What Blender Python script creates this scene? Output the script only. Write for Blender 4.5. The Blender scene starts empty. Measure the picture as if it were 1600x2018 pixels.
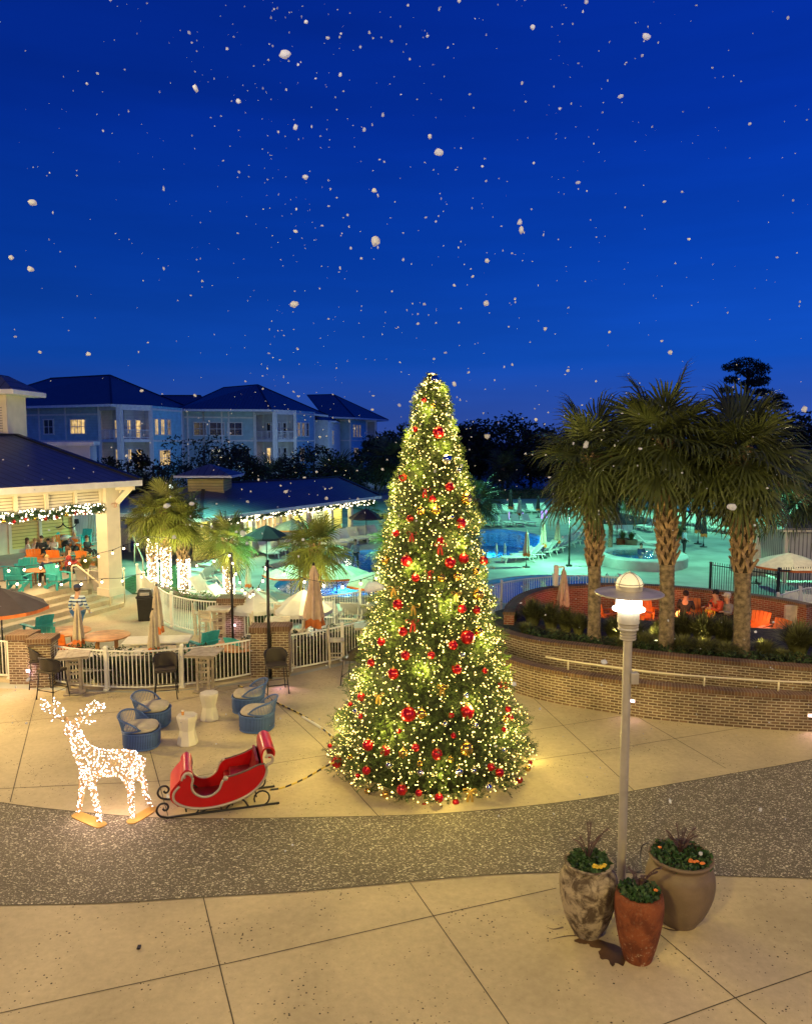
import bpy, math, random
import numpy as np
from mathutils import Vector, Matrix, noise
R = math.radians
PI = math.pi
scene = bpy.context.scene
COL = scene.collection
rnd = random.Random(7)
nrs = np.random.RandomState(11)

# ------------------------------------------------------------------ camera
H = 7.0; F = 1500.0; TH = math.atan(0.0947)
cam_d = bpy.data.cameras.new('camera'); cam = bpy.data.objects.new('camera', cam_d); COL.objects.link(cam)
cam.location = (0, 0, H); cam.rotation_euler = (PI/2-TH, 0, 0)
cam_d.sensor_fit = 'HORIZONTAL'; cam_d.sensor_width = 36; cam_d.lens = 36*F/1600
cam_d.clip_start = .1; cam_d.clip_end = 3000
scene.camera = cam

# ------------------------------------------------------------------ world
W = bpy.data.worlds.new('World'); scene.world = W; W.use_nodes = True
nt = W.node_tree; nt.nodes.clear()
def wn(t, **k):
    n = nt.nodes.new(t)
    for a, v in k.items(): setattr(n, a, v)
    return n
out = wn('ShaderNodeOutputWorld'); bg = wn('ShaderNodeBackground'); tc = wn('ShaderNodeTexCoord')
sep = wn('ShaderNodeSeparateXYZ'); nt.links.new(tc.outputs['Generated'], sep.inputs[0])
rampz = wn('ShaderNodeValToRGB'); e = rampz.color_ramp
e.elements[0].position = 0.0; e.elements[0].color = (.030, .062, .27, 1)
e.elements[1].position = 1.0; e.elements[1].color = (.0008, .012, .16, 1)
for p, c in ((.03, (.022, .066, .33, 1)), (.10, (.0045, .062, .40, 1)), (.22, (.0018, .044, .37, 1)), (.36, (.0010, .026, .30, 1)), (.55, (.0008, .017, .235, 1))):
    el = e.elements.new(p); el.color = c
nt.links.new(sep.outputs['Z'], rampz.inputs[0])
# brighter towards the west (right of the picture), slight streaks of thin cloud
mx = wn('ShaderNodeMapRange'); mx.inputs['From Min'].default_value = -.55; mx.inputs['From Max'].default_value = .6
mx.inputs['To Min'].default_value = .80; mx.inputs['To Max'].default_value = 1.35
nt.links.new(sep.outputs['X'], mx.inputs['Value'])
mp = wn('ShaderNodeMapping'); mp.inputs['Scale'].default_value = (1.2, 1.2, 9)
nz = wn('ShaderNodeTexNoise'); nz.inputs['Scale'].default_value = 2.2; nz.inputs['Detail'].default_value = 4
nt.links.new(tc.outputs['Generated'], mp.inputs[0]); nt.links.new(mp.outputs[0], nz.inputs['Vector'])
mz = wn('ShaderNodeMapRange'); mz.inputs['From Min'].default_value = .35; mz.inputs['From Max'].default_value = .7
mz.inputs['To Min'].default_value = .93; mz.inputs['To Max'].default_value = 1.10
nt.links.new(nz.outputs['Fac'], mz.inputs['Value'])
mul = wn('ShaderNodeMath', operation='MULTIPLY'); nt.links.new(mx.outputs[0], mul.inputs[0]); nt.links.new(mz.outputs[0], mul.inputs[1])
nt.links.new(rampz.outputs[0], bg.inputs['Color']); nt.links.new(mul.outputs[0], bg.inputs['Strength'])
nt.links.new(bg.outputs[0], out.inputs[0])

scene.view_settings.view_transform = 'Standard'; scene.view_settings.look = 'None'
scene.view_settings.exposure = 0; scene.view_settings.gamma = 1
scene.render.engine = 'CYCLES'
cy = scene.cycles
cy.use_denoising = True
try: cy.denoiser = 'OPENIMAGEDENOISE'
except Exception: pass
cy.max_bounces = 6; cy.diffuse_bounces = 3; cy.glossy_bounces = 3; cy.transmission_bounces = 4; cy.transparent_max_bounces = 16
cy.caustics_reflective = False; cy.caustics_refractive = False
cy.sample_clamp_indirect = 2.5; cy.sample_clamp_direct = 0
cy.use_light_tree = True
cy.use_adaptive_sampling = True; cy.adaptive_threshold = .012

# ------------------------------------------------------------------ pixel helpers (photo pixels 1600 x 2018 -> point on a level plane or at a distance)
CT, ST = math.cos(TH), math.sin(TH)
def ray(px, py):
    u = (px-800)/F; v = (1009-py)/F
    return Vector((u, CT+v*ST, v*CT-ST))
def g(px, py, z=0.0):
    d = ray(px, py); t = (z-H)/d.z
    return Vector((d.x*t, d.y*t, z))
def at(px, py, Y):
    d = ray(px, py); t = Y/d.y
    return Vector((d.x*t, Y, H+d.z*t))
def zat(px, py, Y): return at(px, py, Y).z
def proj(p):
    y = p[1]*CT - (p[2]-H)*ST; z = p[1]*ST + (p[2]-H)*CT
    return 800+F*p[0]/y, 1009-F*z/y

# ------------------------------------------------------------------ lamps (the place's own lights and one added fill)
def plight(name, loc, power, color, r=.1, kind='POINT', size=None, rot=None, spot=None, blend=.6):
    l = bpy.data.lights.new(name, kind); l.energy = power; l.color = color
    if kind in ('POINT', 'SPOT'): l.shadow_soft_size = r
    if kind == 'AREA': l.size = size or 1
    if kind == 'SPOT': l.spot_size = R(spot or 90); l.spot_blend = blend
    o = bpy.data.objects.new(name, l); COL.objects.link(o); o.location = loc
    if rot: o.rotation_euler = rot
    return o
def aim(o, tgt):
    d = Vector(tgt)-o.location; o.rotation_euler = d.to_track_quat('-Z', 'Y').to_euler(); return o
WARM = (1, .73, .22)
aim(plight('hotel_floodlight', (-5, -3, 10.5), 1600, WARM, kind='AREA', size=1.2), (1, 15, 0))
aim(plight('hotel_floodlight', (8, -3, 10.5), 1150, WARM, kind='AREA', size=1.2), (4, 17, 0))
plight('courtyard_lamp_light', (-13.5, 17.5, 5.0), 2300, WARM, .18)
plight('courtyard_lamp_light', (13.5, 15.5, 5.0), 1000, WARM, .18)
aim(plight('flake_fill_light', (-1, -5, 9), 2600, (.62, .72, 1), .3, 'SPOT', spot=74, blend=.5), (0, 10, 17.5))  # added cool spot so the falling flakes show white, no fixture there
plight('courtyard_lamp_light', (16.5, 31, 5.0), 500, (1, .8, .4), .2)

# ------------------------------------------------------------------ mesh builder
class MB:
    def __init__(s): s.v = []; s.f = []; s.uv = {}; s.M = None
    def add(s, vs, fs, uvs=None):
        n = len(s.v)
        if s.M is not None: vs = [s.M @ Vector(v) for v in vs]
        s.v.extend([tuple(v) for v in vs])
        for i, f in enumerate(fs):
            if uvs is not None and uvs[i] is not None: s.uv[len(s.f)] = uvs[i]
            s.f.append(tuple(a+n for a in f))
        return s
    def box(s, c, d, rz=0, rx=0, ry=0, taper=1.0, bev=0):
        hx, hy, hz = d[0]/2, d[1]/2, d[2]/2
        vs = []
        for z, k in ((-hz, 1), (hz, taper)):
            for x, y in ((-hx, -hy), (hx, -hy), (hx, hy), (-hx, hy)): vs.append(Vector((x*k, y*k, z)))
        if rz or rx or ry:
            m = Matrix.Rotation(rz, 3, 'Z') @ Matrix.Rotation(ry, 3, 'Y') @ Matrix.Rotation(rx, 3, 'X')
            vs = [m @ v for v in vs]
        c = Vector(c); vs = [v+c for v in vs]
        return s.add(vs, [(0, 3, 2, 1), (4, 5, 6, 7), (0, 1, 5, 4), (1, 2, 6, 5), (2, 3, 7, 6), (3, 0, 4, 7)])
    def bar(s, a, b, w, h=None, up=(0, 0, 1)):
        a = Vector(a); b = Vector(b); h = h or w
        d = (b-a); L = d.length
        if L < 1e-6: return s
        d.normalize(); u = Vector(up)
        if abs(d.dot(u)) > .98: u = Vector((1, 0, 0))
        x = d.cross(u).normalized(); y = x.cross(d).normalized()
        vs = []
        for p in (a, b):
            for i, j in ((-1, -1), (1, -1), (1, 1), (-1, 1)): vs.append(p+x*(i*w/2)+y*(j*h/2))
        return s.add(vs, [(0, 3, 2, 1), (4, 5, 6, 7), (0, 1, 5, 4), (1, 2, 6, 5), (2, 3, 7, 6), (3, 0, 4, 7)])
    def tube(s, pts, r, n=8, closed=False, caps=True):
        pts = [Vector(p) for p in pts]; N = len(pts)
        rs = r if isinstance(r, (list, tuple)) else [r]*N
        vs = []; prev = None
        for i, p in enumerate(pts):
            if closed: t = pts[(i+1) % N]-pts[i-1]
            else: t = pts[min(i+1, N-1)]-pts[max(i-1, 0)]
            if t.length < 1e-9: t = Vector((0, 0, 1))
            t.normalize()
            if prev is None:
                a = Vector((0, 0, 1)) if abs(t.z) < .9 else Vector((1, 0, 0))
                x = t.cross(a).normalized()
            else:
                x = prev-t*prev.dot(t)
                x = x.normalized() if x.length > 1e-6 else t.orthogonal().normalized()
            prev = x; y = t.cross(x)
            for k in range(n):
                a = 2*PI*k/n; vs.append(p+(x*math.cos(a)+y*math.sin(a))*rs[i])
        fs = []
        for i in range(N if closed else N-1):
            j = (i+1) % N
            for k in range(n):
                l = (k+1) % n; fs.append((i*n+k, i*n+l, j*n+l, j*n+k))
        if caps and not closed:
            fs.append(tuple(range(n-1, -1, -1))); fs.append(tuple((N-1)*n+k for k in range(n)))
        return s.add(vs, fs)
    def lathe(s, prof, n=24, c=(0, 0, 0), capb=True, capt=True, sx=1, sy=1, a0=0):
        c = Vector(c); vs = []
        for r, z in prof:
            for k in range(n):
                a = a0+2*PI*k/n; vs.append(c+Vector((r*sx*math.cos(a), r*sy*math.sin(a), z)))
        fs = []
        for i in range(len(prof)-1):
            for k in range(n):
                l = (k+1) % n; fs.append((i*n+k, i*n+l, (i+1)*n+l, (i+1)*n+k))
        if capb: fs.append(tuple(range(n-1, -1, -1)))
        if capt: fs.append(tuple((len(prof)-1)*n+k for k in range(n)))
        return s.add(vs, fs)
    def prism(s, poly, vec):
        poly = [Vector(p) for p in poly]; vec = Vector(vec); n = len(poly)
        vs = poly+[p+vec for p in poly]
        fs = [tuple(range(n-1, -1, -1)), tuple(range(n, 2*n))]
        for i in range(n):
            j = (i+1) % n; fs.append((i, j, j+n, i+n))
        return s.add(vs, fs)
    def poly(s, pts): return s.add(pts, [tuple(range(len(pts)))])
    def sphere(s, c, r, n=12, m=8, sc=(1, 1, 1)):
        prof = [(max(1e-4, r*math.sin(PI*i/m)), -r*math.cos(PI*i/m)) for i in range(m+1)]
        c = Vector(c); vs = []
        for rr, z in prof:
            for k in range(n):
                a = 2*PI*k/n; vs.append(c+Vector((rr*math.cos(a)*sc[0], rr*math.sin(a)*sc[1], z*sc[2])))
        fs = []
        for i in range(m):
            for k in range(n):
                l = (k+1) % n; fs.append((i*n+k, i*n+l, (i+1)*n+l, (i+1)*n+k))
        return s.add(vs, fs)
    def build(s, name, mat, parent=None, smooth=False, world=False, loc=None, bevel=0, boxuv=False, sharp=None):
        me = bpy.data.meshes.new(name); me.from_pydata(s.v, [], s.f); me.materials.append(mat)
        if s.uv or boxuv:
            lay = me.uv_layers.new(name='UVMap')
            for i, p in enumerate(me.polygons):
                if i in s.uv:
                    for li, uv in zip(p.loop_indices, s.uv[i]): lay.data[li].uv = uv
                else:
                    n = p.normal
                    for li in p.loop_indices:
                        co = me.vertices[me.loops[li].vertex_index].co
                        if abs(n.z) > .7: lay.data[li].uv = (co.x, co.y)
                        else:
                            t = Vector((-n.y, n.x, 0)).normalized(); lay.data[li].uv = (co.dot(t), co.z)
        if smooth:
            me.shade_smooth()
            if sharp: me.set_sharp_from_angle(angle=R(sharp))
        o = bpy.data.objects.new(name, me); COL.objects.link(o)
        if loc: o.location = loc
        if parent is not None:
            o.parent = parent
            if world: o.matrix_parent_inverse = pinv(parent)
        if bevel:
            b = o.modifiers.new('bevel', 'BEVEL'); b.width = bevel; b.segments = 2; b.limit_method = 'ANGLE'; b.angle_limit = R(40)
        return o
def pinv(p):
    m = Matrix.Translation(p.location) @ p.rotation_euler.to_matrix().to_4x4()
    return m.inverted()
def npmesh(name, V, Fq, mat, parent=None, smooth=False, world=False):
    V = np.asarray(V, dtype=np.float32); Fq = np.asarray(Fq, dtype=np.int32); k = Fq.shape[1]
    me = bpy.data.meshes.new(name); me.vertices.add(len(V)); me.vertices.foreach_set('co', V.ravel())
    me.loops.add(Fq.size); me.loops.foreach_set('vertex_index', Fq.ravel())
    me.polygons.add(len(Fq)); me.polygons.foreach_set('loop_start', np.arange(0, Fq.size, k, dtype=np.int32))
    me.polygons.foreach_set('loop_total', np.full(len(Fq), k, dtype=np.int32))
    me.update(calc_edges=True); me.materials.append(mat)
    if smooth: me.shade_smooth()
    o = bpy.data.objects.new(name, me); COL.objects.link(o)
    if parent is not None:
        o.parent = parent
        if world: o.matrix_parent_inverse = pinv(parent)
    return o
def tag(o, label=None, cat=None, group=None, kind=None):
    if label:
        nw = len(label.split())
        if nw > 16 or nw < 4: print('LABEL WORDS', nw, label)
        o['label'] = label
    if cat: o['category'] = cat
    if group: o['group'] = group
    if kind: o['kind'] = kind
    return o
def thing(name, label, cat, loc=(0, 0, 0), rz=0, group=None):
    o = bpy.data.objects.new(name, None); COL.objects.link(o); o.empty_display_size = .2
    o.location = loc; o.rotation_euler = (0, 0, rz)
    return tag(o, label, cat, group)
def struct(o): o['kind'] = 'structure'; return o
KIDS = {}
def copy_tree(o, parent=None):
    c = o.copy(); COL.objects.link(c)
    if parent is not None: c.parent = parent
    for ch in o.children: copy_tree(ch, c)
    return c
class Kind:
    """first place() uses the prototype itself, later ones copy it with its parts"""
    def __init__(s, maker): s.maker = maker; s.first = None
    def place(s, loc, rz, label, group=None, sc=None):
        if s.first is None: o = s.first = s.maker()
        else:
            o = copy_tree(s.first)
            if 'group' in o: del o['group']
        o.location = loc; o.rotation_euler = (0, 0, rz); tag(o, label, None, group)
        o.scale = (sc,)*3 if sc else (1, 1, 1)
        return o
ORD = ['first', 'second', 'third', 'fourth', 'fifth', 'sixth', 'seventh', 'eighth', 'ninth', 'tenth', 'eleventh', 'twelfth', 'thirteenth', 'fourteenth',
       'fifteenth', 'sixteenth', 'seventeenth', 'eighteenth', 'nineteenth', 'twentieth']
def ordw(i):
    if i < 20: return ORD[i]
    t = ['twenty', 'thirty', 'forty', 'fifty', 'sixty', 'seventy'][(i+1)//10-2]; r = (i+1) % 10
    return t+'-'+ORD[r-1] if r else {'twenty': 'twentieth', 'thirty': 'thirtieth', 'forty': 'fortieth', 'fifty': 'fiftieth', 'sixty': 'sixtieth', 'seventy': 'seventieth'}[t]
def catmull(pts, n=8, closed=False):
    pts = [Vector(p) for p in pts]; out = []; N = len(pts)
    for i in range(N if closed else N-1):
        if closed: p0, p1, p2, p3 = pts[i-1], pts[i], pts[(i+1) % N], pts[(i+2) % N]
        else: p0, p1, p2, p3 = pts[max(i-1, 0)], pts[i], pts[i+1], pts[min(i+2, N-1)]
        for k in range(n):
            t = k/n
            out.append(.5*((2*p1)+(-p0+p2)*t+(2*p0-5*p1+4*p2-p3)*t*t+(-p0+3*p1-3*p2+p3)*t**3))
    if not closed: out.append(pts[-1])
    return out
def resample(pts, step):
    pts = [Vector(p) for p in pts]; L = [0]
    for a, b in zip(pts, pts[1:]): L.append(L[-1]+(b-a).length)
    n = max(1, round(L[-1]/step)); out = []; j = 0
    for k in range(n+1):
        s = L[-1]*k/n
        while j < len(pts)-2 and L[j+1] < s: j += 1
        t = (s-L[j])/max(1e-9, L[j+1]-L[j]); out.append(pts[j].lerp(pts[j+1], min(1, t)))
    return out

# ------------------------------------------------------------------ materials
def nodes(name):
    m = bpy.data.materials.new(name); m.use_nodes = True; t = m.node_tree; t.nodes.clear()
    o = t.nodes.new('ShaderNodeOutputMaterial')
    def N(ty, ins=None, **k):
        n = t.nodes.new(ty)
        for a, v in k.items(): setattr(n, a, v)
        for a, v in (ins or {}).items():
            if isinstance(v, bpy.types.NodeSocket): t.links.new(v, n.inputs[a])
            else: n.inputs[a].default_value = v
        return n
    return m, t, o, N
def c4(c): return (c[0], c[1], c[2], 1)
def mat(name, col, rough=.6, var=.15, scale=8, metal=0, bump=0, bscale=60, col2=None, coat=0, trans=0, spec=.5, coord='Object'):
    m, t, o, N = nodes(name)
    b = N('ShaderNodeBsdfPrincipled', {'Roughness': rough, 'Metallic': metal, 'Coat Weight': coat, 'Specular IOR Level': spec})
    tcn = N('ShaderNodeTexCoord')
    nz = N('ShaderNodeTexNoise', {'Vector': tcn.outputs[coord], 'Scale': scale, 'Detail': 4.0})
    c2 = col2 or tuple(max(0, x*(1-2*var)) for x in col); c1 = col if col2 else tuple(min(1, x*(1+var)) for x in col)
    mr = N('ShaderNodeMapRange', {'Value': nz.outputs['Fac'], 'From Min': .33, 'From Max': .67})
    mi = N('ShaderNodeMix', {'Factor': mr.outputs[0]}, data_type='RGBA')
    mi.inputs['A'].default_value = c4(c2); mi.inputs['B'].default_value = c4(c1)
    t.links.new(mi.outputs['Result'], b.inputs['Base Color'])
    if bump:
        n2 = N('ShaderNodeTexNoise', {'Vector': tcn.outputs[coord], 'Scale': bscale, 'Detail': 3.0})
        bp = N('ShaderNodeBump', {'Height': n2.outputs['Fac'], 'Strength': bump, 'Distance': .02})
        t.links.new(bp.outputs[0], b.inputs['Normal'])
    if trans:
        tr = N('ShaderNodeBsdfTranslucent'); t.links.new(mi.outputs['Result'], tr.inputs['Color'])
        ms = N('ShaderNodeMixShader', {0: trans}); t.links.new(b.outputs[0], ms.inputs[1]); t.links.new(tr.outputs[0], ms.inputs[2])
        t.links.new(ms.outputs[0], o.inputs[0])
    else: t.links.new(b.outputs[0], o.inputs[0])
    return m
def emat(name, col, strength, sample=True):
    m, t, o, N = nodes(name)
    e = N('ShaderNodeEmission', {'Color': c4(col), 'Strength': strength}); t.links.new(e.outputs[0], o.inputs[0])
    if not sample: m.cycles.emission_sampling = 'NONE'
    return m
def brick(name, c1, c2, mortar, bw=.21, rh=.072, ms=.010, bump=.6, offset=.5):
    m, t, o, N = nodes(name)
    b = N('ShaderNodeBsdfPrincipled', {'Roughness': .85, 'Specular IOR Level': .25})
    uv = N('ShaderNodeUVMap')
    br = N('ShaderNodeTexBrick', {'Vector': uv.outputs[0], 'Color1': c4(c1), 'Color2': c4(c2), 'Mortar': c4(mortar), 'Scale': 1.0, 'Mortar Size': ms, 'Mortar Smooth': .15, 'Bias': -.1, 'Brick Width': bw, 'Row Height': rh})
    br.offset = offset
    nz = N('ShaderNodeTexNoise', {'Vector': uv.outputs[0], 'Scale': 1.3, 'Detail': 6.0})
    mr = N('ShaderNodeMapRange', {'Value': nz.outputs['Fac'], 'From Min': .3, 'From Max': .7, 'To Min': .62, 'To Max': 1.15})
    n3 = N('ShaderNodeTexNoise', {'Vector': uv.outputs[0], 'Scale': 60.0, 'Detail': 3.0})
    mr3 = N('ShaderNodeMapRange', {'Value': n3.outputs['Fac'], 'From Min': .3, 'From Max': .7, 'To Min': .8, 'To Max': 1.15})
    mm = N('ShaderNodeMath', {0: mr.outputs[0], 1: mr3.outputs[0]}, operation='MULTIPLY')
    vm = N('ShaderNodeVectorMath', {0: br.outputs['Color']}, operation='SCALE'); t.links.new(mm.outputs[0], vm.inputs['Scale'])
    t.links.new(vm.outputs[0], b.inputs['Base Color'])
    inv = N('ShaderNodeMath', {0: 1.0, 1: br.outputs['Fac']}, operation='SUBTRACT')
    ad = N('ShaderNodeMath', {0: n3.outputs['Fac'], 1: .25, 2: inv.outputs[0]}, operation='MULTIPLY_ADD')
    bp = N('ShaderNodeBump', {'Height': ad.outputs[0], 'Strength': bump, 'Distance': .012}); t.links.new(bp.outputs[0], b.inputs['Normal'])
    t.links.new(b.outputs[0], o.inputs[0]); return m
def stripes(name, c1, c2, scale, axis='Z', duty=.12, rough=.6, bumpd=.02, coord='Object', saw=True, strength=.8):
    """clapboards / seams / louvres / woven strands: repeating relief with a dark gap line"""
    m, t, o, N = nodes(name)
    b = N('ShaderNodeBsdfPrincipled', {'Roughness': rough, 'Specular IOR Level': .3})
    tcn = N('ShaderNodeTexCoord') if coord != 'UV' else N('ShaderNodeUVMap')
    v = tcn.outputs[coord] if coord != 'UV' else tcn.outputs[0]
    s = N('ShaderNodeSeparateXYZ', {0: v})
    k = N('ShaderNodeMath', {0: s.outputs[axis], 1: scale}, operation='MULTIPLY')
    fr = N('ShaderNodeMath', {0: k.outputs[0]}, operation='FRACT')
    gt = N('ShaderNodeMath', {0: fr.outputs[0], 1: duty}, operation='GREATER_THAN')
    mi = N('ShaderNodeMix', {'Factor': gt.outputs[0]}, data_type='RGBA'); mi.inputs['A'].default_value = c4(c2); mi.inputs['B'].default_value = c4(c1)
    nz = N('ShaderNodeTexNoise', {'Vector': v, 'Scale': 1.5, 'Detail': 5.0})
    mr = N('ShaderNodeMapRange', {'Value': nz.outputs['Fac'], 'From Min': .3, 'From Max': .7, 'To Min': .85, 'To Max': 1.08})
    vm = N('ShaderNodeVectorMath', {0: mi.outputs['Result']}, operation='SCALE'); t.links.new(mr.outputs[0], vm.inputs['Scale'])
    t.links.new(vm.outputs[0], b.inputs['Base Color'])
    bp = N('ShaderNodeBump', {'Height': (fr if saw else gt).outputs[0], 'Strength': strength, 'Distance': bumpd}); bp.invert = saw
    t.links.new(bp.outputs[0], b.inputs['Normal']); t.links.new(b.outputs[0], o.inputs[0]); return m

def concrete(name, base, pit, joints=False):
    m, t, o, N = nodes(name)
    b = N('ShaderNodeBsdfPrincipled', {'Roughness': .72, 'Specular IOR Level': .3})
    tcn = N('ShaderNodeTexCoord'); P = tcn.outputs['Object']
    n1 = N('ShaderNodeTexNoise', {'Vector': P, 'Scale': .35, 'Detail': 7.0, 'Roughness': .6, 'Distortion': .6})
    n2 = N('ShaderNodeTexNoise', {'Vector': P, 'Scale': 9.0, 'Detail': 6.0, 'Roughness': .65})
    a = N('ShaderNodeMapRange', {'Value': n1.outputs['Fac'], 'From Min': .3, 'From Max': .7, 'To Min': .70, 'To Max': 1.12})
    a2 = N('ShaderNodeMapRange', {'Value': n2.outputs['Fac'], 'From Min': .3, 'From Max': .7, 'To Min': .88, 'To Max': 1.07})
    mm = N('ShaderNodeMath', {0: a.outputs[0], 1: a2.outputs[0]}, operation='MULTIPLY')
    # rock-salt pits, clustered
    vo = N('ShaderNodeTexVoronoi', {'Vector': P, 'Scale': 19.0, 'Randomness': 1.0})
    vs = N('ShaderNodeSeparateColor', {0: vo.outputs['Color']})
    sz = N('ShaderNodeMapRange', {'Value': vs.outputs[0], 'From Min': .30, 'From Max': 1.0, 'To Min': .0, 'To Max': .30})
    nd = N('ShaderNodeTexNoise', {'Vector': P, 'Scale': 55.0, 'Detail': 2.0})
    dd = N('ShaderNodeMath', {0: nd.outputs['Fac'], 1: .22, 2: vo.outputs['Distance']}, operation='MULTIPLY_ADD')
    dd2 = N('ShaderNodeMath', {0: dd.outputs[0], 1: .11}, operation='SUBTRACT')
    cl = N('ShaderNodeTexNoise', {'Vector': P, 'Scale': 1.1, 'Detail': 3.0})
    cg = N('ShaderNodeMapRange', {'Value': cl.outputs['Fac'], 'From Min': .42, 'From Max': .6, 'To Min': .25, 'To Max': 1.0})
    sz2 = N('ShaderNodeMath', {0: sz.outputs[0], 1: cg.outputs[0]}, operation='MULTIPLY')
    lt = N('ShaderNodeMath', {0: dd2.outputs[0], 1: sz2.outputs[0]}, operation='LESS_THAN')
    mi = N('ShaderNodeMix', {'Factor': lt.outputs[0]}, data_type='RGBA'); mi.inputs['A'].default_value = c4(base); mi.inputs['B'].default_value = c4(pit)
    vm = N('ShaderNodeVectorMath', {0: mi.outputs['Result']}, operation='SCALE'); t.links.new(mm.outputs[0], vm.inputs['Scale'])
    t.links.new(vm.outputs[0], b.inputs['Base Color'])
    h = N('ShaderNodeMath', {0: n2.outputs['Fac'], 1: lt.outputs[0]}, operation='SUBTRACT')
    bp = N('ShaderNodeBump', {'Height': h.outputs[0], 'Strength': .25, 'Distance': .01}); t.links.new(bp.outputs[0], b.inputs['Normal'])
    t.links.new(b.outputs[0], o.inputs[0]); return m
def shells(name):
    """exposed oyster-shell aggregate: pale angular flecks in grey-brown cement"""
    m, t, o, N = nodes(name)
    b = N('ShaderNodeBsdfPrincipled', {'Roughness': .75, 'Specular IOR Level': .3})
    tcn = N('ShaderNodeTexCoord'); P = tcn.outputs['Object']
    nw = N('ShaderNodeTexNoise', {'Vector': P, 'Scale': 12.0, 'Detail': 2.0})
    wv = N('ShaderNodeVectorMath', {0: nw.outputs['Color'], 1: (.09, .09, .09), 2: P}, operation='MULTIPLY_ADD')
    def layer(scale, rot, thr, sy):
        mp = N('ShaderNodeMapping', {'Vector': wv.outputs[0], 'Rotation': (0, 0, rot), 'Scale': (1, sy, 1)})
        vo = N('ShaderNodeTexVoronoi', {'Vector': mp.outputs[0], 'Scale': scale, 'Randomness': 1.0}, distance='MANHATTAN')
        s = N('ShaderNodeSeparateColor', {0: vo.outputs['Color']})
        sz = N('ShaderNodeMapRange', {'Value': s.outputs[0], 'From Min': thr, 'From Max': 1.0, 'To Min': .0, 'To Max': .62})
        d = N('ShaderNodeMath', {0: sz.outputs[0], 1: vo.outputs['Distance']}, operation='SUBTRACT')
        e = N('ShaderNodeMapRange', {'Value': d.outputs[0], 'From Min': 0, 'From Max': .10})
        return e, s
    e1, s1 = layer(19, .5, .22, 2.1); e2, s2 = layer(22, -.6, .25, 2.2); e3, s3 = layer(18, 1.9, .35, 2.0); e4, s4 = layer(46, .2, .2, 1.4)
    a = N('ShaderNodeMath', {0: e1.outputs[0], 1: e2.outputs[0]}, operation='MAXIMUM'); a = N('ShaderNodeMath', {0: a.outputs[0], 1: e3.outputs[0]}, operation='MAXIMUM')
    q = N('ShaderNodeMath', {0: e4.outputs[0], 1: .5}, operation='MULTIPLY'); a = N('ShaderNodeMath', {0: a.outputs[0], 1: q.outputs[0]}, operation='MAXIMUM')
    br = N('ShaderNodeMapRange', {'Value': s2.outputs[1], 'To Min': .55, 'To Max': 1.0}); a = N('ShaderNodeMath', {0: a.outputs[0], 1: br.outputs[0]}, operation='MULTIPLY')
    n2 = N('ShaderNodeTexNoise', {'Vector': P, 'Scale': 40.0, 'Detail': 4.0})
    cem = N('ShaderNodeMix', {'Factor': n2.outputs['Fac']}, data_type='RGBA'); cem.inputs['A'].default_value = (.06, .05, .038, 1); cem.inputs['B'].default_value = (.215, .185, .14, 1)
    mi = N('ShaderNodeMix', {'Factor': a.outputs[0], 'A': cem.outputs['Result']}, data_type='RGBA'); mi.inputs['B'].default_value = (.86, .80, .64, 1)
    n1 = N('ShaderNodeTexNoise', {'Vector': P, 'Scale': .5, 'Detail': 5.0})
    ar = N('ShaderNodeMapRange', {'Value': n1.outputs['Fac'], 'From Min': .3, 'From Max': .7, 'To Min': .8, 'To Max': 1.1})
    vm = N('ShaderNodeVectorMath', {0: mi.outputs['Result']}, operation='SCALE'); t.links.new(ar.outputs[0], vm.inputs['Scale'])
    t.links.new(vm.outputs[0], b.inputs['Base Color'])
    bp = N('ShaderNodeBump', {'Height': a.outputs[0], 'Strength': .5, 'Distance': .006}); t.links.new(bp.outputs[0], b.inputs['Normal'])
    t.links.new(b.outputs[0], o.inputs[0]); return m
def water(name, tint):
    m, t, o, N = nodes(name)
    P = N('ShaderNodeTexCoord').outputs['Object']
    n1 = N('ShaderNodeTexNoise', {'Vector': P, 'Scale': 2.2, 'Detail': 4.0, 'Distortion': .8})
    bp = N('ShaderNodeBump', {'Height': n1.outputs['Fac'], 'Strength': .45, 'Distance': .05})
    tr = N('ShaderNodeBsdfTransparent', {'Color': c4(tint)}); gl = N('ShaderNodeBsdfGlossy', {'Roughness': .06, 'Normal': bp.outputs[0]})
    fr = N('ShaderNodeFresnel', {'IOR': 1.25, 'Normal': bp.outputs[0]})
    fm = N('ShaderNodeMath', {0: fr.outputs[0], 1: .75}, operation='MULTIPLY')
    ms = N('ShaderNodeMixShader', {0: fm.outputs[0], 1: tr.outputs[0], 2: gl.outputs[0]}); t.links.new(ms.outputs[0], o.inputs[0]); return m
def poolfloor(name):
    m, t, o, N = nodes(name)
    b = N('ShaderNodeBsdfPrincipled', {'Roughness': .6})
    P = N('ShaderNodeTexCoord').outputs['Object']
    nw = N('ShaderNodeTexNoise', {'Vector': P, 'Scale': 1.2, 'Detail': 2.0})
    wv = N('ShaderNodeVectorMath', {0: nw.outputs['Color'], 1: (.8, .8, .8), 2: P}, operation='MULTIPLY_ADD')
    n2 = N('ShaderNodeTexNoise', {'Vector': wv.outputs[0], 'Scale': 3.0, 'Detail': 3.0})
    mi = N('ShaderNodeMix', {'Factor': n2.outputs['Fac']}, data_type='RGBA'); mi.inputs['A'].default_value = (.09, .34, .62, 1); mi.inputs['B'].default_value = (.20, .60, .82, 1)
    t.links.new(mi.outputs['Result'], b.inputs['Base Color']); t.links.new(b.outputs[0], o.inputs[0]); return m
M = {}
M['plaza'] = concrete('tan_concrete', (.54, .45, .295), (.07, .055, .04))
M['deck'] = mat('pool_deck_concrete', (.36, .37, .34), .75, .14, .6, bump=.15)
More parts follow.
